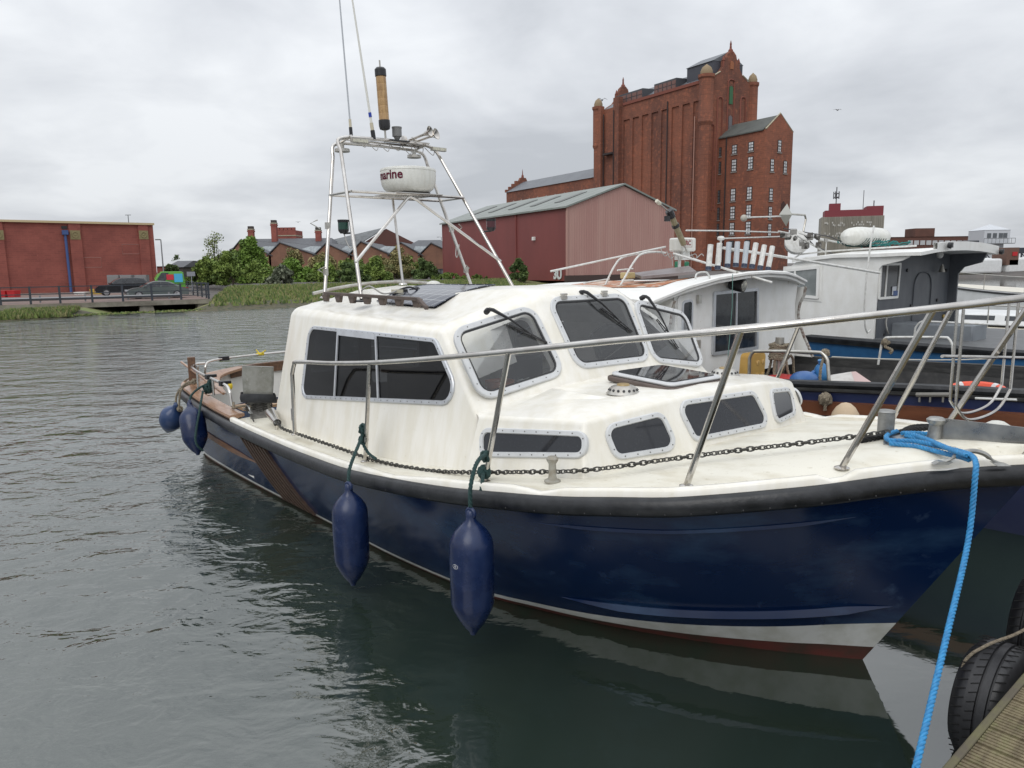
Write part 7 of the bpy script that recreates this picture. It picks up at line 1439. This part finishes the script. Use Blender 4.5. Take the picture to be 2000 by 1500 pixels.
# pilaster strips and blind arches on the long face, recesses on the gable
xs_ = [3.3 + 2.85 * k for k in range(8)]
for k, y in enumerate(xs_):
    b = MB(); b.bx(-.28, .0, y - .45, y + .45, .9, mz - 3.3); b.build('pilaster', brick_m, ML)
b = MB(); b.bx(-.28, 0, 1.2, 22.3 + 1.2, mz - 3.3, mz - .4); b.build('frieze', brick_m, ML)
for y in xs_[:-1]: b = MB(); b.tube([(-.14, y + 1.42 + .95 * math.cos(t), mz - 3.35 + .35 * math.sin(t)) for t in [k * math.pi / 6 for k in range(7)]], .16, 4); b.build('blind_arch', brick_m, ML)
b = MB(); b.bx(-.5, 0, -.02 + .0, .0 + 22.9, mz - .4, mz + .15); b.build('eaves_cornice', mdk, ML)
b = MB(); b.bx(-1.1, 0, 23.4, 25.2, .9, mz + 1.5); b.build('stair_bay', brick_m, ML)
b = MB(); b.bx(-.9, 0, 29.6, ml, .9, mz + .6); b.build('stair_bay', brick_m, ML)
for z in (25.5, 18.6, 12.5): b = MB(); b.bx(-1.2, 0, 25.4, 28.6, z, z + .35); b.build('iron_balcony', M('sooty_iron', (.035, .025, .025), .8), ML)
for y in (24.9, 29.3, 9.6): b = MB(); b.tube([(-.4 if y != 24.9 else -1.2, y, .9), (-.4 if y != 24.9 else -1.2, y, mz - (1 if y != 9.6 else 2))], .13, 6); b.build('downpipe', M('sooty_iron', (.035, .025, .025), .8), ML)
b = MB(); b.tube([(-.36, 2.35, .9), (-.36, 2.35, mz - 6)], .10, 6); b.build('downpipe', M('pale_pipe', (.42, .24, .19), .7), ML)
def turret(x, y, r):
    c = (x, y, 0); b = MB(); b.lathe([(r * .85, .9), (r * .85, mz - 8), (r, mz - 7.6), (r * 1.08, mz - 7.3), (r, mz - 7), (r, mz + .1), (r * 1.18, mz + .4), (r * 1.18, mz + .9), (r * .8, mz + 1.0)], c, n=10); t_ = b.build('turret', brick_m, ML, smooth=20); b = MB(); b.lathe([(r * .8, mz + 1.0), (r * .82, mz + 1.5), (r * .6, mz + 2.2), (r * .2, mz + 2.6), (0, mz + 2.8)], c, n=12); b.build('dome', domem, t_)
turret(.1, .1, 1.35); turret(mw - .3, .3, 1.05); turret(-.1, ml, 1.15)
for (x, w_, z0, z1) in ((3.6, 1.3, 12, mz - 3.0), (mc, 1.7, 12, mz + .4), (mc + 3.3, 1.3, 12, mz - 2.4), (1.75, .9, 12, mz - 8), (mw - 1.9, 1.3, 12, mz - 7.5)):
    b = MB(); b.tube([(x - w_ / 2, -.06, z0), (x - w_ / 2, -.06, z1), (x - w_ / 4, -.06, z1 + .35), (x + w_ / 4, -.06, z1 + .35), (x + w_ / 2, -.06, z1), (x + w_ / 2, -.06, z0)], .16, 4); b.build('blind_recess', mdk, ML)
for z, h_, m_ in ((mz - 3.6, 3.0, M('green_shutter', (.03, .12, .05), .6)), (mz - 8.2, 2.3, M('grey_shutter', (.13, .12, .13), .6)), (mz + 2.6, 1.2, M('terracotta_panel', (.30, .11, .05), .8))):
    b = MB(); b.hexa(*[[(mc - .45, y, z), (mc + .45, y, z), (mc + .45, y, z + h_), (mc, y, z + h_ + .3), (mc - .45, y, z + h_)] for y in (-.1, .02)]); b.build('loading_window', m_, ML)
# annex of the mill with sash windows
AX = thing('mill_annex', 'brick annex with rows of white paned sash windows joined to the mill', 'building', MF, (7.4, -6, 1)); ax0, ax1, ay0 = 3.8, 10.9, -10.8; az = 25.2; am = (ax0 + ax1) / 2
b = MB(); b.bx(ax0, ax1, ay0, .0, .9, az); b.prism([(ax0, ay0, az - .01), (ax1, ay0, az - .01), (am, ay0, 28.1)], (0, .5, 0)); b.build('wall', brick_m, AX)
b = MB(); b.hexa([(ax0 - .3, ay0 + .5, az - .1), (am, ay0 + .5, 27.8), (am, 0, 27.8), (ax0 - .3, 0, az - .1)], [(ax0 - .3, ay0 + .5, az + .1), (am, ay0 + .5, 28.0), (am, 0, 28.0), (ax0 - .3, 0, az + .1)]); b.hexa([(ax1 + .3, ay0 + .5, az - .1), (am, ay0 + .5, 27.8), (am, 0, 27.8), (ax1 + .3, 0, az - .1)], [(ax1 + .3, ay0 + .5, az + .1), (am, ay0 + .5, 28.0), (am, 0, 28.0), (ax1 + .3, 0, az + .1)]); b.build('roof', M('mossy_slate', (.10, .108, .10), .7, col2=(.07, .075, .07), vs=.5, vf=.8), AX)
b = MB(); b.tube([(ax0 - .1, ay0 + .1, az + .1), (am, ay0 + .1, 28.25), (ax1 + .1, ay0 + .1, az + .1)], .16, 4); b.build('coping', stone, AX); b = MB(); b.tube([(ax0 - .1, -1.8, .9), (ax0 - .1, -1.8, az)], .13, 6); b.build('downpipe', MATS['sooty_iron'], AX)
sash = M('white_sash', (.62, .62, .60), .5); wdk = M('window_dark', (.10, .11, .12), .15)
def sashw(face, s_, z, h_, w_, pale_panes=True):
    """face 'L' = long face at x=ax0, 'G' = gable face at y=ay0; s_ position along it"""
    def p(a, o, zz): return Vector((ax0 - o, s_ + a, zz)) if face == 'L' else Vector((s_ + a, ay0 - o, zz))
    def bar(a0, a1, z0, z1, o0, o1, mb):
        mb.hexa([p(a0, o0, z0), p(a1, o0, z0), p(a1, o1, z0), p(a0, o1, z0)], [p(a0, o0, z1), p(a1, o0, z1), p(a1, o1, z1), p(a0, o1, z1)])
    b = MB(); bar(-w_ / 2 - .12, w_ / 2 + .12, z - h_ / 2 - .1, z + h_ / 2 + .12, -.05, .05, b); b.mat(1); bar(-w_ / 2 - .2, w_ / 2 + .2, z - h_ / 2 - .28, z - h_ / 2 - .1, -.05, .16, b); f_ = b.build('window', [M('dark_surround', (.03, .022, .02), .7), M('grey_sill', (.25, .22, .2), .7)], AX)
    b = MB(); n_ = 4 if h_ > 1.7 else 3
    for i in range(2):
        for k in range(n_):
            a0 = -w_ / 2 + i * w_ / 2 + .05; z0 = z - h_ / 2 + k * h_ / n_ + .04 + (.06 if k >= n_ // 2 else 0); bar(a0, a0 + w_ / 2 - .10, z0, z0 + h_ / n_ - .12, .0, .07, b)
    b.build('panes', M('bright_panes', (.66, .67, .68), .2, col2=(.42, .43, .45), vs=.7, vf=.8) if pale_panes else wdk, f_)  # pale grey panes when set, dark ones otherwise
for q_ in (0.0, -3.75, -7.55):
    for z, h_ in ((22.75, 1.45), (19.9, 2.0), (14.65, 2.1), (11.45, 2.1), (8.5, 2.1)): sashw('L', q_, z, h_, 1.0, q_ < -1)
for q_ in (-3.75, -7.55): sashw('L', q_, 5.4, 1.7, 1.0, False)
sashw('G', am, 22.6, 1.9, .75)
for z in (19.2, 14.2, 11.0, 8.0): sashw('G', am - 1.75, z, 2.0, .75)
sashw('G', am + 1.75, 19.1, 2.0, .75)
b = MB(); b.hexa(*[[(am + 1.1, y, 11.0), (am + 2.3, y, 11.0), (am + 2.3, y, 12.6), (am + 1.7, y, 13.2), (am + 1.1, y, 12.6)] for y in (ay0 - .05, ay0 + .05)]); b.build('blind_arch', M('dark_arch', (.06, .03, .025), .9), AX)
# low wing of the mill
LW = thing('mill_wing', 'long low brick warehouse wing with slate roof and stepped gable left of the mill', 'building', MF, (5, 50, 1)); lz = 21.6; y0, y1 = ml + .02, 71; wc = 5.5
b = MB(); b.bx(0.2, 11, y0, y1, .9, lz); b.build('wall', brick_m, LW)
b = MB(); b.add([(-.1, y0, lz - .1), (wc, y0, lz + 2.9), (11.3, y0, lz - .1), (-.1, y1, lz - .1), (wc, y1, lz + 2.9), (11.3, y1, lz - .1)], [(0, 1, 4, 3), (1, 2, 5, 4), (0, 2, 1), (3, 4, 5)]); b.build('roof', MATS['mill_slate'], LW)
for yy, fin in ((y1, True), (y0 + .9, False)):
    pr = [(.2, lz), (.2, lz + .7), (1.2, lz + .7), (1.2, lz + 1.5), (2.2, lz + 1.5), (2.2, lz + 2.3), (3.2, lz + 2.3), (3.2, lz + 3.1), (4.3, lz + 3.1), (4.8, lz + 4.0)]; b = MB(); b.prism([(x, yy, z) for x, z in pr + [(11.2 - x, z) for x, z in pr[::-1]]], (0, .8, 0)); g_ = b.build('stepped_gable', brick_m, LW)
    if fin: b = MB(); b.lathe([(.4, 0), (.3, .8), (.15, .9), (.1, 1.7), (.02, 2.4)], (5.6, yy + .4, lz + 3.9), n=8); b.build('finial', mdk, g_)
for k in range(9):
    y = 37 + k * 3.8; b = MB(); b.hexa(*[[(x, y - .7, lz - 4.6), (x, y + .7, lz - 4.6), (x, y + .7, lz - 2.9), (x, y, lz - 2.3), (x, y - .7, lz - 2.9)] for x in (.12, .25)]); b.build('arched_window', M('arched_pale', (.30, .22, .2), .6), LW)

# silo block, brick offices, control tower -----------------------------
D_ = 250; A_, B_, C_ = atY(1605, 422, D_ + 6), atY(1728, 414, D_), atY(1743, 414, D_ + 4)
SI = thing('concrete_silo', 'grey concrete silo block with dark red top storey on the skyline', 'silo', W, (A_.x + 10, D_, 1)); dv = Vector((B_.x - A_.x, B_.y - A_.y, 0)).normalized(); SIF = Frame(A_.x, A_.y, math.degrees(math.atan2(dv.y, dv.x)))
sil = M('ribbed_concrete', (.32, .30, .255), .9, col2=(.21, .20, .165), vs=.25, vf=.8, stretch=(3, 3, .2)); redt = M('dark_red_cladding', (.20, .035, .045), .7)
def sw(p): return SIF.w(p)
LS = (Vector((B_.x - A_.x, B_.y - A_.y, 0))).length; zS = A_.z - .4
b = MB(); b.hexa([sw(p) for p in ((0, 0, 1), (LS, 0, 1), (LS + 1, 10, 1), (0, 12, 1))], [sw(p) for p in ((0, 0, zS), (LS, 0, zS), (LS + 1, 10, zS), (0, 12, zS))]); b.build('silo_block', sil, SI)
b = MB()
for k in range(34): x = LS * (k + .5) / 34; b.hexa([sw((x - .12, -.25, 1)), sw((x + .12, -.25, 1)), sw((x + .12, 0, 1)), sw((x - .12, 0, 1))], [sw((x - .12, -.25, zS)), sw((x + .12, -.25, zS)), sw((x + .12, 0, zS)), sw((x - .12, 0, zS))])
b.build('concrete_rib', sil, SI); SI.children[-1]['kind'] = 'stuff'
random.seed(5); b = MB()
for k in range(60):
    x = LS * random.uniform(.05, .8); z = random.choice([zS - 2.2, zS - 2.9, zS - 5.6, zS - 6.4]) - random.uniform(0, .3); b.hexa([sw((x, -.32, z)), sw((x + .35, -.32, z)), sw((x + .35, -.2, z)), sw((x, -.2, z))], [sw((x, -.32, z + .6)), sw((x + .35, -.32, z + .6)), sw((x + .35, -.2, z + .6)), sw((x, -.2, z + .6))])
b.build('pale_patches', M('pale_patch', (.5, .49, .45), .8), SI)
b = MB(); b.hexa([sw((1, .5, zS)), sw((LS - .3, .5, zS)), sw((LS, 9, zS)), sw((1, 10, zS))], [sw((1, .5, zS + 2.2)), sw((LS - .3, .5, zS + 2.2)), sw((LS, 9, zS + 2.2)), sw((1, 10, zS + 2.2))]); b.hexa([sw((LS * .72, .5, zS + 2.2)), sw((LS - .3, .5, zS + 2.2)), sw((LS, 9, zS + 2.2)), sw((LS * .72, 9, zS + 2.2))], [sw((LS * .72, .5, zS + 3.2)), sw((LS - .3, .5, zS + 3.2)), sw((LS, 9, zS + 3.2)), sw((LS * .72, 9, zS + 3.2))]); b.build('top_storey', redt, SI)
b = MB(); b.hexa([sw(p) for p in ((2.5, 3, zS + 2.2), (6, 3, zS + 2.2), (6, 6, zS + 2.2), (2.5, 6, zS + 2.2))], [sw(p) for p in ((2.5, 3, zS + 4.6), (6, 3, zS + 4.6), (6, 6, zS + 4.6), (2.5, 6, zS + 4.6))]); b.build('lift_housing', redt, SI)
am_ = M('mast_grey', (.12, .12, .13), .6); b = MB(); q = sw((4.6, 4, zS + 4.6)); b.tube([q, q + Vector((0, 0, 5.5))], .18, 5)
for z in (2.0, 3.2): b.lathe([(.9, z), (.9, z + .25)], q, n=8)
for a in range(5): b.tube([q + Vector((0, 0, 2.1)), q + Vector((math.cos(a * 1.3) * .9, math.sin(a * 1.3) * .9, 1.6)), q + Vector((math.cos(a * 1.3) * .9, math.sin(a * 1.3) * .9, 4.0))], .15, 4)
b.build('aerial', am_, SI); b = MB(); q = sw((LS * .68, 4, zS + 2.2)); b.tube([q, q + Vector((0, 0, 6.5))], .12, 4); b.build('aerial', am_, SI); b = MB(); q = sw((LS * .85, 4, zS + 3.2)); b.tube([q, q + Vector((0, 0, 2))], .2, 4); b.build('aerial', am_, SI)
bo1 = block('brick_office', 'long dark brick office block low on the right skyline', 'building', 1738, 1906, 462, 190, 14, M('dark_brown_brick', (.13, .06, .045), .9, col2=(.09, .045, .035), vs=.5, vf=.7), M('flat_roof_dark', (.05, .05, .05), .8)); b = MB(); A_, B_ = atY(1788, 446, 191), atY(1825, 462, 191); b.bx(A_.x, B_.x, 191, 196, B_.z - 1, A_.z); b.build('roof_housing', MATS['dark_brown_brick'], bo1)
b = MB()
for k in range(10): c = atY(1778 + 12 * k, 474, 189.9); b = MB(); b.bx(c.x - .6, c.x + .6, 189.85, 189.98, c.z - .55, c.z + .55); b.build('window', M('white_window', (.45, .46, .47), .3), bo1)
D_ = 160; c0 = atY(1944, 500, D_); CTW = thing('control_tower', 'white timber control tower with pyramid roof and walkway by the lock', 'tower', W, (c0.x, D_, 1)); hw = 25 / 1450 * D_; zt = atY(1944, 449, D_).z; zb_ = atY(1944, 475, D_).z
wt = M('white_boarding', (.55, .57, .60), .6); b = MB(); b.bx(c0.x - hw, c0.x + hw, D_, D_ + 2 * hw, zb_, zt); b.build('cabin', wt, CTW)
b = MB(); b.add([(c0.x - hw * 1.02, D_ - .1, zt), (c0.x + hw * 1.02, D_ - .1, zt), (c0.x + hw * 1.02, D_ + 2.1 * hw, zt), (c0.x - hw * 1.02, D_ + 2.1 * hw, zt), (c0.x, D_ + hw, zt + 1.3)], [(0, 1, 4), (1, 2, 4), (2, 3, 4), (3, 0, 4), (0, 3, 2, 1)]); b.build('roof', wt, CTW)
for s0 in (-.62, -.18, .28, .62): b = MB(); b.bx(c0.x + hw * s0 - .42, c0.x + hw * s0 + .42, D_ - .06, D_ - .005, zb_ + 1.0, zb_ + 2.1); b.build('window', wdk, CTW)
b = MB(); b.bx(c0.x - hw * .75, c0.x + hw * .75, D_ + .8, D_ + 2 * hw, 1, zb_ - .01); b.build('base', wt, CTW)
b = MB(); b.bx(c0.x - hw * 1.2, c0.x + hw * 1.2, D_ - 1, D_ - .02, zb_ - .15, zb_); b.tube([(c0.x - hw * 1.2, D_ - 1, zb_ + 1), (c0.x + hw * 1.2, D_ - 1, zb_ + 1)], .06, 4)
for k in range(9): x = c0.x - hw * 1.2 + hw * .3 * k; b.tube([(x, D_ - 1, zb_), (x, D_ - 1, zb_ + 1)], .05, 4)
b.build('walkway', galvrail, CTW)
# lock bridge and white hulls along the far quay
D_ = 120; A_, B_ = atY(1890, 485, D_), atY(2080, 492, D_); BG = thing('lock_bridge', 'dark steel lock bridge below the control tower', 'bridge', W, ((A_.x + B_.x) / 2, D_, 1)); b = MB(); b.bx(A_.x, B_.x, D_, D_ + 3, A_.z - .9, A_.z); b.bx(A_.x - .2, A_.x + 1.6, D_ - .2, D_ + 3, 1, A_.z + 1.2)
for k in range(8): x = A_.x + 3 + k * 1.9; b.tube([(x, D_, 1), (x, D_, A_.z - .8)], .15, 5); b.tube([(x, D_, A_.z - .9), (x + 1.9, D_, 1.2)], .08, 4)
b.build('steelwork', darksteel, BG)
D_ = 95.5; FBT = []
for (x0, x1, yt, lab) in ((1857, 1957, 506, 'long white covered berth on the far quay right of the grey wheelhouse'), (1968, 2060, 503, 'second white covered berth at the right edge of the far quay')):
    A_, B_ = atY(x0, yt, D_), atY(x1, 540, D_); T_ = thing('covered_berth', lab, 'shelter', W, ((A_.x + B_.x) / 2, D_, .3)); b = MB(); b.bx(A_.x, B_.x, D_, D_ + 8, .45, A_.z); o = b.build('cover', whiteh, T_); bevel(o, .3, 3); b = MB(); b.bx(A_.x, B_.x, D_ - .1, D_ + 8, .15, .45); b.build('fender_beam', M('yellow_black_beam', (.05, .045, .03), .7, col2=(.35, .27, .08), vs=.35, vf=.9, lo=.5, hi=.55), T_)
c = atY(1962, 513, 97); b = MB(); b.box((c.x, 97, 2.6), (1.5, 3, 2.2)); b.mat(1); b.box((c.x + .2, 95.45, 2.9), (.6, .1, .5)); tag(b.build('plant_cabin', [M('rusty_plant', (.14, .08, .06), .8), M('red_bin', (.45, .015, .02), .5)]), 'small rusty plant cabin between the two white covered berths', 'cabin')

# gulls -----------------------------------------------------------------
for k, (x, y, D_, lab) in enumerate(((1176, 196, 90, 'gull flying left of the mill turret'), (1636, 215, 110, 'gull gliding right of the mill'), (582, 434, 100, 'tiny gull above the castellated tower'))):
    c = atY(x, y, D_); s_ = .42 if k < 2 else .25; b = MB(); b.ball(c, s_ * .22, s_ * .7, s_ * .2, 8, 6); b.ball(c + Vector((0, -s_ * .7, s_ * .1)), s_ * .13, s_ * .2, s_ * .13, 6, 5)
    for sg in (1, -1): w1, w2 = c + Vector((sg * s_ * .7, 0, s_ * (.55 if k == 0 else .25))), c + Vector((sg * s_ * 1.5, s_ * .3, s_ * (.2 if k == 0 else .15))); b.hexa([c + Vector((0, -s_ * .25, 0)), c + Vector((0, s_ * .25, 0)), w1 + Vector((0, s_ * .2, 0)), w1 - Vector((0, s_ * .2, 0))], [p + Vector((0, 0, .03)) for p in (c + Vector((0, -s_ * .25, 0)), c + Vector((0, s_ * .25, 0)), w1 + Vector((0, s_ * .2, 0)), w1 - Vector((0, s_ * .2, 0)))]); b.hexa([w1 - Vector((0, s_ * .2, 0)), w1 + Vector((0, s_ * .2, 0)), w2], [p + Vector((0, 0, .02)) for p in (w1 - Vector((0, s_ * .2, 0)), w1 + Vector((0, s_ * .2, 0)), w2)])
    tag(b.build('gull', M('gull_grey', (.25, .25, .26), .7)), lab, 'bird', 'gulls in the sky')
# ================================================================== trees and bushes
LG = {'dark': [(0.072, 0.111, 0.039), (0.111, 0.163, 0.055), (0.156, 0.221, 0.072)], 'bright': [(.15, .25, .045), (.20, .31, .065), (.10, .16, .035)], 'brown': [(0.247, 0.221, 0.098), (0.325, 0.286, 0.130), (0.156, 0.169, 0.065)], 'grey': [(0.130, 0.150, 0.104), (0.195, 0.215, 0.150), (0.078, 0.098, 0.062)], 'mid': [(0.150, 0.215, 0.052), (0.221, 0.299, 0.072), (0.098, 0.150, 0.039)], 'spring': [(0.169, 0.221, 0.052), (0.221, 0.260, 0.091), (0.117, 0.156, 0.039)]}
bark = M('bark', (.07, .055, .04), .9)
def bush(label, x0, x1, ytop, D_, kind, zb_=.85, n=2600, leaf=.17, peak=.5, cat='bush', name='bush', sparse=1.0, depth=None, seed=0, group='bushes along the bank', trunk=True):
    random.seed(seed * 13 + 5); A_, B_ = atY(x0, ytop, D_), atY(x1, ytop, D_); w = (B_.x - A_.x); h = A_.z - zb_; cx = (A_.x + B_.x) / 2; dp = depth or w * .5
    T_ = thing(name, label, cat, W, (cx, D_ + dp * .3, zb_), group)
    mats = [M('leaf_%s_%d' % (kind, k), c, .7, spec=.3) for k, c in enumerate(LG[kind])]
    clumps = []; k = 0
    nc = int(34 * (w / 4) ** .9 * (h / 3) ** .4) + 8
    while len(clumps) < nc:
        a, r_, t_ = random.uniform(0, 2 * math.pi), random.random() ** .5, random.random()
        prof = (1 - t_ ** 2.2 * .85) if cat == 'bush' else math.sin(math.pi * (.12 + .8 * t_)) ** .7
        x = cx + (peak - .5) * w * t_ * .9 + math.cos(a) * r_ * w * .46 * prof; y = D_ + dp * .5 + math.sin(a) * r_ * dp * .5 * prof; z = zb_ + h * (.04 + .88 * t_) + random.uniform(-.1, .1) * h
        clumps.append((Vector((x, y, z)), random.uniform(.10, .18) * (min(w, 2 * h) + h) * .5, random.choice([0, 0, 1, 1, 2])))
    b = MB()
    for i in range(int(n * sparse)):
        c, r_, mi = random.choice(clumps); d_ = Vector((random.gauss(0, 1), random.gauss(0, 1), random.gauss(0, 1))).normalized() * r_ * random.random() ** .4; p = c + d_
        if p.z < zb_: p.z = zb_ + random.random() * .2
        s_ = leaf * random.uniform(.5, 1.3); e1 = Vector((random.gauss(0, 1), random.gauss(0, 1), random.gauss(0, .7))).normalized() * s_; e2 = Vector((random.gauss(0, 1), random.gauss(0, 1), random.gauss(0, 1))); e2 = (e2 - e1 * e2.dot(e1) / e1.length_squared).normalized() * s_ * .6
        b.mat(mi if random.random() < .75 else random.randrange(3)); b.add([p - e1, p - e2, p + e1, p + e2], [(0, 1, 2, 3)])
    b.build('foliage', mats, T_, recalc=False, smooth=None)
    b = MB()
    for k in range(5 if cat == 'bush' else 9):
        c, r_, _ = random.choice(clumps); base = Vector((cx + random.uniform(-.2, .2) * (w if cat == 'bush' else .5), D_ + dp * .5, zb_ - .1)); mid_ = base.lerp(c, .5) + Vector((random.uniform(-.2, .2), 0, .2 * h * .3)); b.tube([base, mid_, c], [.07, .045, .012], 5)
        if cat != 'bush':
            for j in range(4): e_ = c + Vector((random.uniform(-1, 1), random.uniform(-.5, .5), random.uniform(.1, .9))) * w * .2; b.tube([mid_.lerp(c, .6), e_], [.018, .006], 4)
    b.build('branches' if cat == 'bush' else 'trunk', bark, T_)
    return T_
B_L = [('long dense hedge filling the back of the thicket on the left', 355, 545, 500, 82, 'mid', 9000, .5), ('olive shrub before the fourth sawtooth gable', 585, 662, 500, 86, 'brown', 2600, .5), ('olive green shrub behind the dark bush between the mast legs', 640, 722, 505, 86, 'mid', 2600, .5), ('budding shrub behind the yellow tipped bush', 700, 772, 502, 86, 'brown', 2400, .5), ('olive green shrub behind the mast strut', 752, 832, 505, 86, 'mid', 2600, .5), ('dark green shrub left of the first workshop window', 812, 858, 512, 87, 'dark', 1800, .5), ('low olive growth between the workshop windows', 893, 925, 528, 87, 'brown', 1200, .5),
 ('ivy covered mass with bright green pointed top left of the sawtooth roofs', 438, 520, 465, 76, 'bright', 5200, .5),
 ('large mid green bush at the left end of the thicket', 350, 425, 506, 70, 'mid', 4200, .6), ('dark green shrub behind the grey sign', 306, 352, 518, 72, 'dark', 1500, .5),
 ('mid green bush at the foot of the ivy mass', 398, 470, 494, 68, 'mid', 4200, .5), ('bright green bush below the ivy mass', 465, 535, 512, 66, 'mid', 3400, .4), ('grey green low shrub in front of the thicket', 512, 575, 524, 63, 'grey', 2600, .5),
 ('bright patch of bush right of the grey green shrub', 530, 610, 508, 69, 'bright', 3200, .4), ('brownish tall shrub before the second sawtooth gable', 535, 600, 488, 78, 'brown', 1500, .5), ('mid green bush before the third gable', 590, 665, 512, 67, 'mid', 3600, .5),
 ('brown budding shrub in front of the mast foot', 600, 665, 496, 76, 'brown', 1500, .5), ('dark bush seen between the mast legs', 645, 720, 518, 67, 'dark', 3000, .4), ('green bush with yellow tips between the mast legs', 690, 760, 510, 70, 'mid', 3200, .6),
 ('tall brown budding shrub by the mast strut', 740, 812, 488, 80, 'brown', 2000, .5), ('dark green bush left of the workshop window', 800, 850, 508, 78, 'dark', 2600, .5), ('low mid green bush below the workshop window', 830, 915, 535, 74, 'mid', 2200, .5), ('low green growth right of the workshop windows', 905, 960, 538, 74, 'mid', 1500, .5), ('rounded dark bush against the maroon shed wall', 988, 1037, 509, 64, 'dark', 2800, .5), ('low scrub before the container', 950, 1000, 546, 70, 'mid', 900, .5)]
for i, (lab, x0, x1, yt, D_, kd, n, pk) in enumerate(B_L): bush(lab, x0, x1, yt, D_, kd, n=int(n * 2.0), depth=2.5 if 'hedge' in lab else None, peak=pk, seed=i, leaf=.15 if n > 2000 else .12)
bush('sparse pale budding tree rising above the left bushes', 380, 440, 458, 74, 'spring', n=1500, leaf=.10, cat='tree', name='budding_tree', seed=41, group=None)
bush('small distant tree beyond the low pale roof', 330, 350, 500, 130, 'dark', n=500, leaf=.18, cat='tree', name='distant_tree', seed=42, group=None)
# ================================================================== pontoon and tyres in the near corner
e0, e1_ = atZ(1825, 1500, .5), atZ(2000, 1300, .5); ed = (e1_ - e0); ed.z = 0; ed.normalize(); PF = Frame(e0.x, e0.y, math.degrees(math.atan2(ed.y, ed.x)))   # second coordinate grows towards the water
dk = M('grooved_decking', (.20, .165, .095), .75, col2=(.11, .085, .05), vs=5, vf=.9, stretch=(1, 5, 1), col3=(.15, .16, .06), vs3=9, lo3=.5, hi3=.7, bump=.003, bs=60)
PT = thing('pontoon', 'weathered grooved timber pontoon in the bottom right corner', 'pontoon', PF, (.5, -1.2, .0))
random.seed(9)
for k in range(-9, 28):
    x = k * .128; b = MB(); z = .5 + random.uniform(-.002, .002); y0 = -.045; n_ = 6; prof = []
    for j in range(n_): xa = x + .004 + j * .02; prof += [(xa, z), (xa + .012, z), (xa + .013, z - .006), (xa + .019, z - .006)]
    prof += [(x + .124, z), (x + .124, z - .03), (x + .004, z - .03)]
    b.prism([(p, -2.6, q) for p, q in prof], (0, 2.6 + y0, 0)); b.build('deck_board', dk, PT, smooth=None)
b = MB(); b.bx(-1.3, 3.7, -.042, -.015, .36, .503); o = b.build('edge_board', M('edge_timber', (.10, .085, .06), .8, col2=(.14, .13, .06), vs=9, vf=.8), PT); bevel(o, .006, 2)
b = MB(); b.bx(-1.3, 3.7, -2.6, -.05, .1, .455); b.build('float', M('pontoon_float', (.03, .03, .03), .8), PT)
b = MB(); b.bx(-1.3, 3.7, -.04, .02, -.05, .34); b.build('waling', M('wet_timber', (.03, .027, .02), .6), PT)
tyre_r = M('tyre_rubber', (.016, .016, .018), .45, col2=(.035, .035, .038), vs=8, vf=.6, bump=.002, bs=30)
def tyre(label, s_, cz, rad, w, y0=.03, tiltz=0):
    T_ = thing('tyre', label, 'tyre', PF, (s_, y0 + w / 2, cz - rad), 'tyres hung on the pontoon edge'); c = Vector((s_, y0, cz)); prof = [(rad * .58, .0), (rad * .80, -.01), (rad * .95, .02), (rad * .99, .035)]
    gr = [.055, .095, .135, w - .06]; h_ = .04; 
    for g_ in gr: prof += [(rad, g_ - .006), (rad - .012, g_ - .004), (rad - .012, g_ + .004), (rad, g_ + .006)]
    prof += [(rad * .99, w - .035), (rad * .95, w - .02), (rad * .80, w + .01), (rad * .58, w), (rad * .56, w - .03), (rad * .85, w - .05), (rad * .85, .05), (rad * .56, .03), (rad * .58, 0)]
    b = MB(); b.lathe(prof, c, (0, 1, 0), 56); b.f = b.f[:-2]; b.m = b.m[:-2]; b
    b.mat(1)
    for k in range(44):
        a = 2 * math.pi * k / 44; 
        for (ya, yb) in ((.012, .05), (w - .052, w - .012), (.100, .130)): 
            p = c + Vector((math.cos(a) * (rad + .0005), ya, math.sin(a) * (rad + .0005))); q = c + Vector((math.cos(a + .05) * (rad + .0005), yb, math.sin(a + .05) * (rad + .0005))); b.tube([p, q], .0028, 4)
    b.build('carcass', [tyre_r, M('tread_dark', (.004, .004, .004), .9)], T_, smooth=30)
    return T_
def sw_(px, py, z): return PF.loc(atZ(px, py, z))
tp_ = sw_(1905, 1266, .50)
tyre('worn black tyre hung on the pontoon edge under a rope', tp_[0] + .12, .215, .275, .195)
tyre('second black tyre farther along the pontoon at the right edge of the view', tp_[0] + .92, .30, .30, .205)
b = MB(); xk = tp_[0] + .10
rope(b, [(xk - .10, .19, .475), (xk + .0, .15, .50), (xk + .12, .10, .515), (xk + .22, .05, .55), (xk + .32, .02, .55)], .007, .035); rope(b, [(xk - .10, .19, .475), (xk - .12, .215, .42), (xk - .12, .22, .3)], .007, .035)
tag(b.build('tyre_rope', rope_tan, None, PF), 'tan rope holding the nearer tyre to the pontoon', 'rope')
b = MB(); knot(b, (xk + .30, .05, .56), .035, .014, 6); rope(b, [(xk + .33, .0, .56), (xk + .36, -.06, .53), (xk + .42, -.08, .515)], .014, .06)
tag(b.build('rope_knot', M('pale_rope', (.42, .38, .31), .85, col2=(.28, .24, .19), vs=60, vf=.8), None, PF), 'pale thick rope knot at the pontoon edge between the two tyres', 'knot')
# old timber fender pile below the bow
